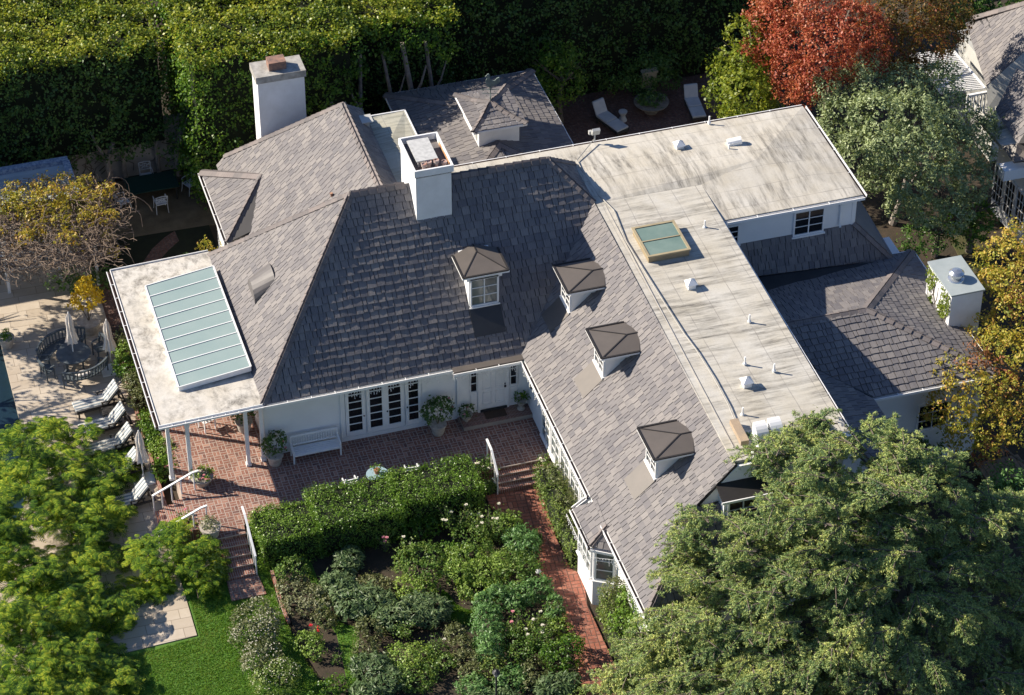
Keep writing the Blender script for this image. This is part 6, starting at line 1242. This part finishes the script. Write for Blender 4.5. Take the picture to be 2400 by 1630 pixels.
# potted plants
def pot(label, x, y, z0, prof, pm, plant, pmat, n=16, dens=260, ls=.06, name='potted_plant', flowers=None, nf=0, square=False):
    t_ = thing(name, label, 'potted plant', (x, y, z0)); r = nrng()
    m = MB(); m.lathe((x, y, z0), prof, 4 if square else 24)
    m.build('pot', pm, t_); R, H = prof[-2] if len(prof) > 2 else prof[-1]
    m = MB(); rt = max(q[0] for q in prof[-3:])*.85; m.lathe((x, y, z0+prof[-1][1]-.04), [(0.01, 0), (rt, 0), (rt, .02), (0.01, .03)], 16); m.build('soil', SOILM, t_)
    bl = [(x+a, y+b, z0+c_, d, e, f) for (a, b, c_, d, e, f) in plant]; leaves_obj('foliage', blob_leaves(r, bl, dens, ls, .1, 10, .35, 1.7, .8, .3, -.5), pmat, t_)
    top = z0+prof[-1][1]; m = MB()
    for k in range(5): b = bl[k % len(bl)]; m.tube([(x, y, top-.05), ((x+b[0])/2, (y+b[1])/2, (top+b[2])/2+.03), (b[0], b[1], b[2])], [.02, .015, .008], 5)
    m.build('stem', BARK, t_)
    if nf: blooms(r, [np.array(bl[k % len(bl)][:3])+unit(r.normal(0, 1, 3)*(1, 1, .3)+(0, -.6, .4))*np.array(bl[k % len(bl)][3:])*1.05 for k in range(nf)], flowers, .05, t_)
    return t_
CONE = [(.2, 0), (.24, .08), (.3, .42), (.34, .46), (.34, .52), (.29, .52)]
URN = [(.16, 0), (.17, .05), (.07, .1), (.07, .2), (.16, .26), (.23, .4), (.26, .44), (.22, .44)]
BOWL = [(.22, 0), (.28, .1), (.4, .32), (.44, .36), (.44, .4), (.38, .4)]
pot('golden-leaved lemon tree in a big pale stone pot by the round table', -15.5, 11.2, -.715, [(.26, 0), (.34, .1), (.4, .45), (.5, .52), (.5, .6), (.44, .6)], STONEP, [(0, 0, 1.75, .62, .6, .35), (0, .1, 2.2, .38, .38, .38), (.35, 0, 1.65, .35, .35, .25), (-.35, -.05, 1.6, .35, .35, .25), (0.1, 0, 2.55, .2, .2, .25)], G_LEMON, dens=300, ls=.07)
pot('white pot with a dark leafy plant alone on the terrace near the pool', -18.9, 11.2, -.715, CONE, STONEP, [(0, 0, .62, .26, .26, .2)], G_HEDGE_G)
pot('dark-leaved camellia in a pale stone pot left of the white bench', -10.25, .25, 0, CONE, STONEP, [(0, 0, .95, .45, .42, .4), (.2, .1, 1.2, .3, .3, .25), (-.2, 0, 1.1, .3, .3, .25)], G_DARK, flowers=P_PINK, nf=3)
pot('large round dark-leaved plant in a pale stone pot right of the french doors', -3.8, .15, 0, CONE, STONEP, [(0, 0, 1.15, .58, .5, .5), (.2, 0, 1.4, .4, .4, .3), (-.25, 0, 1.2, .4, .35, .35)], G_DARK, flowers=P_PINK, nf=3, dens=320)
pot('leafy plant in a white urn at the left end of the door step', -2.6, .35, 0, [(r, z*1.2) for r, z in URN], STONEP, [(0, 0, .72, .3, .28, .2), (.15, 0, .65, .2, .2, .15)], G_DARK, flowers=P_PINK, nf=2)
pot('leafy plant in a white urn at the right end of the door step', -.35, .45, .17, [(r*.9, z) for r, z in URN], STONEP, [(0, 0, .6, .26, .26, .2)], G_HEDGE_G)
pot('stone bowl of pink geraniums at the head of the terrace steps', -13.15, -.05, 0, BOWL, STONEP, [(0, 0, .5, .38, .38, .16), (.2, -.1, .5, .25, .25, .14)], G_LIME, flowers=P_PINK, nf=12)
pot('white tub of clipped box at the corner above the front steps', -13.45, -2.95, 0, [(.26, 0), (.3, .05), (.36, .36), (.4, .4), (.4, .46), (.34, .46)], STONEP, [(0, 0, .58, .36, .36, .24)], G_VARI, dens=500, ls=.04)
pot('dark shrub in a pot under the patio roof by the wall', -10.95, 2.5, 0, CONE, STONEP, [(0, 0, 1.0, .45, .45, .5)], G_DARK)
# white garden bench
t_ = thing('garden_bench', 'white slatted garden bench against the front wall', 'bench', (-8.62, .25, 0), 0); x0, x1 = -9.58, -7.68; y0, y1 = 0.02, .58; m = MB()
for k in range(5): m.box(x0, x1, y0+.02+k*.1, y0+.1+k*.1, .42, .445)
m.box(x0, x1, y0-.01, y0+.02, .36, .44); m.build('seat', TRIM, t_); m = MB(); m.box(x0, x1, y1-.04, y1, .9, .98); m.box(x0, x1, y1-.04, y1, .5, .55)
for k in range(19): xx = x0+.06+k*(x1-x0-.12)/18; m.box(xx-.02, xx+.02, y1-.03, y1-.01, .55, .9)
m.build('backrest', TRIM, t_)
for x in (x0, x1-.06):
    m = MB(); m.box(x, x+.06, y0-.02, y1, .62, .66); m.build('armrest', TRIM, t_)
    for yy, hh in ((y0, .62), (y1-.06, .95)): m = MB(); m.box(x, x+.06, yy, yy+.06, 0, hh); m.build('leg', TRIM, t_)
m = MB(); m.slab([(-1.82, .22), (-.98, .22), (-.98, .66), (-1.82, .66)], .19, .171); props(m.build('doormat', mat('coir_mat', (0.09, 0.06, 0.04), (0.06, 0.04, 0.03), 1, 20, bmp=.6), None), 'dark brown doormat in front of the white front door', 'doormat')
# blue table and folding chairs behind the hedge
t_ = thing('bistro_table', 'small round pale blue table showing over the hedge', 'table', (-6.85, -2.25, 0)); m = MB(); m.lathe((-6.85, -2.25, .72), [(.0, 0), (.42, 0), (.43, .03), (.0, .03)], 28); m.build('table_top', mat('pale_blue_paint', (0.3, 0.42, 0.47), (0.26, 0.37, 0.42), .5), t_)
m = MB(); m.tube([(-6.85, -2.25, 0), (-6.85, -2.25, .72)], .03, 8); m.lathe((-6.85, -2.25, 0), [(.25, 0), (.22, .03), (.03, .06)], 16); m.build('pedestal', IRONW, t_)
pot('small plant in a terracotta pot on the pale blue table', -6.85, -2.2, .75, [(.08, 0), (.12, .16), (.13, .18), (.1, .18)], mat('terracotta', (0.4, 0.17, 0.09), (0.3, 0.13, 0.08), .9), [(0, 0, .26, .17, .17, .12)], G_BOX, dens=500, ls=.04)
def chair():
    t_ = thing('white_chair', 'x', 'chair'); m = MB(); 
    for k in range(5): m.box(-.24, .24, -.22+k*.09, -.15+k*.09, .43, .45)
    m.build('seat', TRIM, t_); m = MB()
    for z in (.6, .7, .8): m.box(-.24, .24, .22, .24, z, z+.05)
    m.box(-.27, .27, .21, .25, .84, .9); m.build('backrest', TRIM, t_)
    for x in (-.26, .22):
        m = MB(); m.box(x, x+.04, -.24, .24, .62, .65); m.build('armrest', TRIM, t_)
        for y, h in ((-.24, .62), (.2, .95)): m = MB(); m.box(x, x+.04, y, y+.04, 0, h); m.build('leg', TRIM, t_)
    return t_
ch = chair(); ch.location = (-7.9, -2.2, 0); ch.rotation_euler = (0, 0, math.pi+.05); props(ch, 'white slatted chair left of the pale blue table', None, 'white chairs at the pale blue table'); o = copy_tree(ch); o.location = (-5.5, -2.2, 0); o.rotation_euler = (0, 0, math.pi-.1); props(o, 'white slatted chair right of the pale blue table', None, 'white chairs at the pale blue table')
o = copy_tree(ch); o.location = (-12.3, 3.1, 0); o.rotation_euler = (0, 0, .4); props(o, 'white chair in the shade under the patio roof', None, 'white chairs at the pale blue table')
# cast metal chairs on the rear terrace
def iron_chair():
    t_ = thing('cast_chair', 'x', 'chair'); m = MB(); m.box(-.24, .24, -.24, .22, .42, .45)
    m.build('seat', IRONW, t_, bevel=.01); m = MB(); a = (-.24, .24, .45); b = (.24, .24, .45); ta, tb = (-.26, .34, .92), (.26, .34, .92); m.tube([a, ta], .018, 6); m.tube([b, tb], .018, 6); m.tube([ta, (0, .35, .96), tb], .02, 6); m.tube([(-.24, .27, .6), (.24, .27, .6)], .013, 5); m.tube([(-.25, .31, .78), (0, .33, .86), (.25, .31, .78)], .012, 5); m.tube([(-.24, .28, .62), (0, .31, .78), (.24, .28, .62)], .012, 5); m.tube([(-.25, .33, .88), (0, .29, .68), (.25, .33, .88)], .012, 5)
    for k in (-.1, 0, .1): m.tube([(k, .27, .6), (k*.6, .33, .94)], .01, 5)
    m.build('backrest', IRONW, t_)
    for x in (-.25, .25):
        m = MB(); m.tube([(x, .3, .68), (x*1.1, 0, .7), (x*1.08, -.22, .66)], .016, 6); m.build('armrest', IRONW, t_)
        for y, s_ in ((-.22, -1), (.22, 1)): m = MB(); m.tube([(x, y, .44), (x*1.02, y+s_*.03, .2), (x*1.06, y+s_*.07, 0)], [.022, .018, .014], 6); m.build('leg', IRONW, t_)
        m = MB(); m.tube([(x*1.08, -.22, .66), (x, -.22, .44)], .014, 5); m.build('arm_post', IRONW, t_)
    return t_
ic = iron_chair()
for i, (x, y, rz, lb) in enumerate(((-11.25, 20.75, 0.0, 'white cast metal chair behind the green table, facing us'), (-9.55, 19.65, -1.1, 'white cast metal chair at the right end of the green table, near the roof'), (-11.05, 18.65, math.pi+.05, 'white cast metal chair on the near side of the green table'), (-12.6, 19.2, 1.9, 'white cast metal chair at the left end, behind bare vine stems'))):
    o = ic if i == 0 else copy_tree(ic); o.location = (x, y, -.745); o.rotation_euler = (0, 0, rz); props(o, lb, None, 'white cast chairs on the rear terrace')
t_ = thing('ping_table', 'long dark green outdoor table between the white cast chairs', 'table', (-11.1, 19.7, -.745)); m = MB(); m.slab([(-12.3, 19.15), (-10.1, 19.15), (-10.1, 20.4), (-12.3, 20.4)], 0.0, -.05); m.build('table_top', mat('dark_green_top', (0.012, 0.045, 0.035), (0.01, 0.035, 0.028), .5), t_)
for x in (-12.2, -10.25):
    for y in (19.25, 20.25): m = MB(); m.box(x, x+.06, y, y+.06, -.745, -.05); m.build('leg', BLACK, t_)
# low pool house with a pale roof at the left edge
t_ = thing('pool_house', 'low building with a flat blue-white roof at the left edge behind the vine', 'outbuilding', (-19, 17.8, -.75)); m = MB(); m.box(-25, -15.0, 16.6, 18.9, -.8, 2.25); m.build('building_wall', WHITE, t_)
m = MB(); m.slab([(-25.2, 16.4), (-14.75, 16.4), (-14.75, 19.1), (-25.2, 19.1)], 2.35, 2.2); rf = m.build('roof', mat('blue_grey_coating', (0.3, 0.35, 0.38), (0.42, 0.47, 0.5), .7, 1.6, stretch=(.5, 3, 1)), t_); m = MB()
m.box(-25.2, -14.75, 18.85, 19.15, 2.35, 2.55); m.box(-15.0, -14.7, 16.4, 18.85, 2.35, 2.55); m.build('roof_kerb', mat('mottled_kerb', (0.44, 0.5, 0.56), (0.07, 0.12, 0.25), .7, 9), rf)
t_ = thing('plywood_panel', 'weathered plywood panel leaning at the end of the pool house', 'panel', (-14.3, 18.6, -.75)); m = MB(); m.box(-14.6, -13.9, 18.9, 18.95, -.75, 1.6); m.box(-14.6, -14.54, 18.85, 18.9, -.75, 1.6); m.build('panel_board', mat('plywood', (0.26, 0.22, 0.17), (0.18, 0.15, 0.12), .9), t_)
# handrails
def rail(label, tops, posts, w_=.05, group='white handrails at the steps'):
    t_ = thing('handrail', label, 'handrail', tuple(posts[0][0]), 0, group); m = MB()
    for a, b in zip(tops[:-1], tops[1:]): m.beam(a, b, .08, .05)
    m.build('rail', TRIM, t_)
    for a, b in posts: m = MB(); m.beam(a, b, w_, w_, (1, 0, 0)); m.build('post', TRIM, t_)
def rp(p0, p1, n, g0, g1):
    p0, p1, g0, g1 = [np.array(p, float) for p in (p0, p1, g0, g1)]; return [(g0+(g1-g0)*k/(n-1), p0+(p1-p0)*k/(n-1)-(0, 0, .02)) for k in range(n)]
rail('white handrail on the house side of the terrace steps', [(-13.3, -.3, .92), (-13.55, -.3, .88), (-15.15, -.42, .22)], [((-13.5, -.3, 0), (-13.5, -.3, .87)), ((-14.02, -.36, -.1), (-14.02, -.36, .66)), ((-14.4, -.38, -.3), (-14.4, -.38, .5)), ((-14.78, -.4, -.5), (-14.78, -.4, .34)), ((-15.12, -.42, -.715), (-15.12, -.42, .2))])
rail('white handrail on the near side of the terrace steps', [(-13.4, -2.3, .92), (-13.65, -2.3, .86), (-15.4, -2.45, .15)], [((-13.45, -2.3, 0), (-13.45, -2.3, .9)), ((-13.95, -2.35, -.1), (-13.95, -2.35, .72)), ((-14.4, -2.38, -.35), (-14.4, -2.38, .55)), ((-14.85, -2.4, -.55), (-14.85, -2.4, .36)), ((-15.3, -2.45, -.715), (-15.3, -2.45, .18))])
tp = [((-12.16, -2.7, .9)), ((-12.16, -3.15, .88)), ((-12.16, -4.75, .2))]
rail('white double handrail on the right of the front steps', tp, [((-12.16, -3.15, 0), (-12.16, -3.15, .87))]+rp((-12.16, -3.15, .88), (-12.16, -4.75, .2), 5, (-12.16, -3.15, -.1), (-12.16, -4.75, -.75)))
rail('white handrail on the left of the garden steps', [(-2.38, -1.7, .9), (-2.38, -2.35, .88), (-2.4, -3.2, .35)], [((-2.38, -1.75, 0), (-2.38, -1.75, .88)), ((-2.38, -2.35, 0), (-2.38, -2.35, .87)), ((-2.39, -2.8, -.3), (-2.39, -2.8, .6)), ((-2.4, -3.2, -.62), (-2.4, -3.2, .34))])
# rear patio: two loungers, stool, fountain urn
def chaise(label, x, y, rz, back):
    t_ = thing('rear_lounger', label, 'lounger', (x, y, -.5), rz, 'grey loungers on the rear patio'); C1 = mat('grey_cushion', (0.5, 0.51, 0.52), (0.42, 0.43, 0.45), .9)
    def lb(a, b, c_, d, e, f): m = MB(); m.box(a, b, c_, d, e, f); return m
    off = Vector((x, y, -.5))
    def put(m, n, mm, bv=0):
        cr, sr = 1, 0; m.v = [(v[0]+x, v[1]+y, v[2]-.5) for v in m.v]; return m.build(n, mm, t_, bevel=bv)
    put(lb(-.34, .34, -1.25, .35, .2, .3), 'frame', TEAKB); put(lb(-.32, .32, -1.22, -.42, .3, .4), 'foot_cushion', C1, .03); put(lb(-.32, .32, -.4, .3, .3, .42), 'seat_cushion', C1, .03)
    m = MB(); m.obox((0, .3+.25*back, .62), (.32, 0, 0), (0, .05, .0), (0, .3*back, .32)); put(m, 'back_cushion', C1, .03)
    for a in (-.3, .24):
        for b in (-1.2, .25): put(lb(a, a+.06, b, b+.06, 0, .2), 'leg', TEAKB)
chaise('grey cushioned lounger angled beside the white drum stool', 9.35, 19.0, .35, .6); chaise('grey cushioned lounger standing alone on the right of the rear patio', 13.5, 19.0, -.1, .5)
t_ = thing('drum_stool', 'white hourglass stool beside the angled rear lounger', 'stool', (10.15, 19.0, -.5)); m = MB(); m.lathe((10.15, 19.0, -.5), [(.19, 0), (.2, .03), (.12, .22), (.11, .28), (.2, .47), (.2, .5), (.0, .51)], 20); m.build('stool_body', mat('white_ceramic', (0.5, 0.5, 0.5)), t_)
t_ = thing('stone_basin', 'wide stone basin planter on the rear patio against the dark hedge', 'planter', (11.6, 19.3, -.5)); m = MB(); m.lathe((11.6, 19.3, -.5), [(.3, 0), (.32, .06), (.14, .14), (.14, .26), (.5, .42), (.78, .5), (.8, .56), (.7, .56)], 28); m.build('basin', mat('old_basin_stone', (0.24, 0.21, 0.17), (0.14, 0.12, 0.1), .9, 6), t_)
leaves_obj('foliage', blob_leaves(nrng(), [(11.6, 19.3, .2, .62, .6, .3)], 260, .06, .1, 10, .3), G_DARK, t_)
t_ = thing('stone_plinth', 'tall pale stone slab behind the basin in the dark hedge', 'plinth', (11.9, 20.4, -.5)); m = MB(); m.box(11.55, 12.2, 20.35, 20.55, -.5, .85); m.box(11.5, 12.25, 20.3, 20.6, .85, .95); m.build('slab', mat('old_limestone', (0.42, 0.37, 0.26), (0.3, 0.26, 0.2), .9, 3), t_)
# neighbouring house at the top right
nb = thing('neighbour_house', 'neighbouring house with tiled roofs, white slatted fence and tall glazed doors at the right edge', 'house', (25, 11, -.75))
Q3 = lambda x, y, **k: at(2100+x/5.26, y/5.26, **k)
a, b, c_, d = Q3(860, 290, z=3.6), Q3(1120, 1060, z=3.6), Q3(1640, 20, z=6.2), Q3(1640, 590, z=5.6)
pn = roof_plane('roof', [b, d, c_, Q3(960, 230, z=4.0), a], a, b, nb, 91, th=.022)
m = MB(); n1 = np.cross(d-b, a-b); n1 = n1 if n1[2] > 0 else -n1; caps(m, Q3(940, 220, z=4.05), c_, n1, (0, .6, 1), .2, .4, 92, .02); m.build('ridge_cap', CAPM, pn)
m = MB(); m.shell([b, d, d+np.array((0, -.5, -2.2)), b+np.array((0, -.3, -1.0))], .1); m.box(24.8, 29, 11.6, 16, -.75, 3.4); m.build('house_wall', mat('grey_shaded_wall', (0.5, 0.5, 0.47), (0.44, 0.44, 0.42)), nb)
m = MB(); 
a2, b2 = Q3(700, 620, z=3.2), Q3(1100, 1090, z=3.2)
for k in range(24): t = k/23; p0 = a2*(1-t)+b2*t; m.beam(p0, p0+np.array((-1.9, .5, -.2)), .045, .06)
m.beam(a2, b2, .08, .1); m.beam(a2+(-1.8, .5, -.25), b2+(-1.8, .5, -.25), .08, .1); m.build('slatted_canopy', TRIM, nb)
m = MB(); a3, b3 = Q3(880, 1185, z=3.0), Q3(1490, 1070, z=3.2); m.beam(a3, b3, .12, .1)
for k in range(15): t = k/14; p0 = a3*(1-t)+b3*t; m.beam(p0, p0+np.array((0, -.05, -1.0)), .05, .05, (1, 0, 0))
m.build('balustrade', TRIM, nb)
Q4 = lambda x, y, **k: at(2200+x/5.09, 250+y/5.09, **k)
e0, e1 = Q4(680, 50, z=4.2), Q4(940, 440, z=4.2); r16 = roof_plane('lower_roof', [e0, e1, Q4(1300, 430, z=5.8), Q4(1300, -260, z=5.8), Q3(1600, 900, z=5.2)], e0, e1, nb, 93, th=.03)
sheet('flat_ledge', FLATM, [[Q4(520, 200, z=3.9), Q4(750, 470, z=3.9), Q4(940, 440, z=4.0), Q4(690, 60, z=4.0)]], .2, nb)
sheet('bay_roof', BRONZE, [[Q4(755, 480, z=3.9), Q4(890, 665, z=3.8), Q4(1100, 640, z=4.0), Q4(1100, 430, z=4.3), Q4(940, 440, z=4.3)]], .1, nb)
w0, w1 = Q4(620, 1140, z=-.3), Q4(870, 1430, z=-.3); dv = (w1-w0)/np.linalg.norm(w1-w0); ov = np.array((dv[1], -dv[0], 0)); ov = ov if ov[0] < 0 else -ov; L = np.linalg.norm(w1-w0)+1.2
m = MB(); m.obox((w0+dv*L/2-ov*.6+np.array((0, 0, 1.9))), dv*L/2, ov*.58, (0, 0, 2.3)); m.build('bay_wall', TRIM, nb)
for k in range(3): window('glazed_door', nb, w0+dv*(.08+k*.95)+ov*0.0+np.array((0, 0, .25)), dv, ov, .85, 1.9, 3, 4, sill=False)
m = MB(); m.obox(Q4(900, 760, z=3.2), (.6, 0, 0), (0, .3, 0), (0, 0, .25)); m.build('bay_fascia', TRIM, nb)
roof_plane('porch_roof', [Q4(870, 790, z=3.2), Q4(1040, 1400, z=1.6), Q4(1300, 1300, z=1.8), Q4(1300, 720, z=3.4)], Q4(870, 790, z=3.2), Q4(1040, 1400, z=1.6), nb, 94) if False else None
# wooden deck piece, hose, lamp post, path light, wall lamp
t_ = thing('wooden_platform', 'weathered wooden platform at the right edge above the cedar', 'platform', (16.5, -7.8, -.75)); m = MB()
for k in range(9): m.slab([(15.6+k*.2, -8.5), (15.78+k*.2, -8.5), (15.78+k*.2, -7.2), (15.6+k*.2, -7.2)], -.28, -.34)
m.build('boards', mat('deck_board', (0.26, 0.19, 0.12), (0.18, 0.13, 0.09), .9, 4), t_); m = MB(); m.box(15.7, 15.8, -8.4, -7.3, -.75, -.34); m.box(17.1, 17.2, -8.4, -7.3, -.75, -.34); m.build('bearers', BARK, t_)
t_ = thing('hose_coil', 'coiled black garden hose beside the patio roof strip', 'hose', (-14.55, 10.7, -.715)); m = MB(); pts = [(-14.55+(.2+.004*k)*math.cos(k*.5), 10.7+(.2+.004*k)*math.sin(k*.5), -.69+.004*k) for k in range(50)]; m.tube(pts, .018, 6); m.build('hose', BLACK, t_)
t_ = thing('lamp_post', 'slim lamp post with a small lantern at the bottom edge of the garden', 'lamp post', (-5.72, -14.1, -.7)); m = MB(); m.tube([(-5.72, -14.1, -.7), (-5.72, -14.1, 1.25)], .035, 8); m.lathe((-5.72, -14.1, -.7), [(.08, 0), (.07, .25), (.035, .3)], 10); m.build('post', BLACK, t_); m = MB(); m.lathe((-5.72, -14.1, 1.25), [(.07, 0), (.11, .18), (.0, .18)], 8); m.build('lantern', mat('lantern_glass', (0.4, 0.4, 0.38), (0.3, 0.3, 0.3), .2), t_); m = MB(); m.lathe((-5.72, -14.1, 1.43), [(.15, 0), (.08, .08), (.02, .12), (.02, .16)], 8); m.build('lantern_cap', BLACK, t_)
t_ = thing('path_light', 'small mushroom-shaped path light beside the brick path', 'path light', (-2.35, -8.2, -.7)); m = MB(); m.tube([(-2.35, -8.2, -.7), (-2.35, -8.2, -.1)], .015, 6); m.build('stake', BLACK, t_); m = MB(); m.lathe((-2.35, -8.2, -.12), [(.12, 0), (.1, .03), (.04, .08), (.0, .09)], 14); m.build('hood', GALV, t_)
t_ = thing('wall_lamp', 'dark wrought wall lamp on the wing wall near the front door', 'wall lamp', (-.03, -.55, 2.2)); m = MB(); m.tube([(0, -.55, 2.3), (-.2, -.55, 2.42), (-.24, -.55, 2.3)], .015, 6); m.build('bracket', BLACK, t_); m = MB(); m.lathe((-.24, -.55, 1.98), [(.03, 0), (.08, .04), (.1, .24), (.02, .32)], 8); m.build('lantern', BLACK, t_)
# icicle lights along the gutters
t_ = thing('icicle_lights', 'white icicle string lights hanging from the gutters round the patio', 'string lights', (-.4, -.2, 2.95)); m = MB(); r = random.Random(4)
runs = [((-7.4, .1, 2.95), (-3.3, .1, 2.95)), ((-3.2, -.15, 2.95), (-.55, -.15, 2.95)), ((-.53, -.2, 2.95), (-.53, -8.0, 2.95)), ((-1.43, -8.6, 2.85), (-1.43, -10.8, 2.85)), ((-1.4, -10.95, 2.85), (-.5, -11.4, 2.85)), ((-.53, -11.4, 2.95), (-.53, -14.4, 2.95))]
for a, b in runs:
    a, b = np.array(a), np.array(b); L = np.linalg.norm(b-a); m.beam(a, b, .012, .012)
    for k in range(int(L/.11)):
        p = a+(b-a)*(k*.11/L); h = r.uniform(.05, .34); m.beam(p, p-(0, 0, h), .008, .008, (1, 0, 0))
        for j in range(int(h/.09)+1): m.obox(p-(0, 0, j*.09+.03)+np.array((r.uniform(-.02, .02), r.uniform(-.02, .02), 0)), (.013, 0, 0), (0, .013, 0), (0, 0, .018))
m.build('light_strings', mat('bulb_white', (0.8, 0.8, 0.78)), t_)
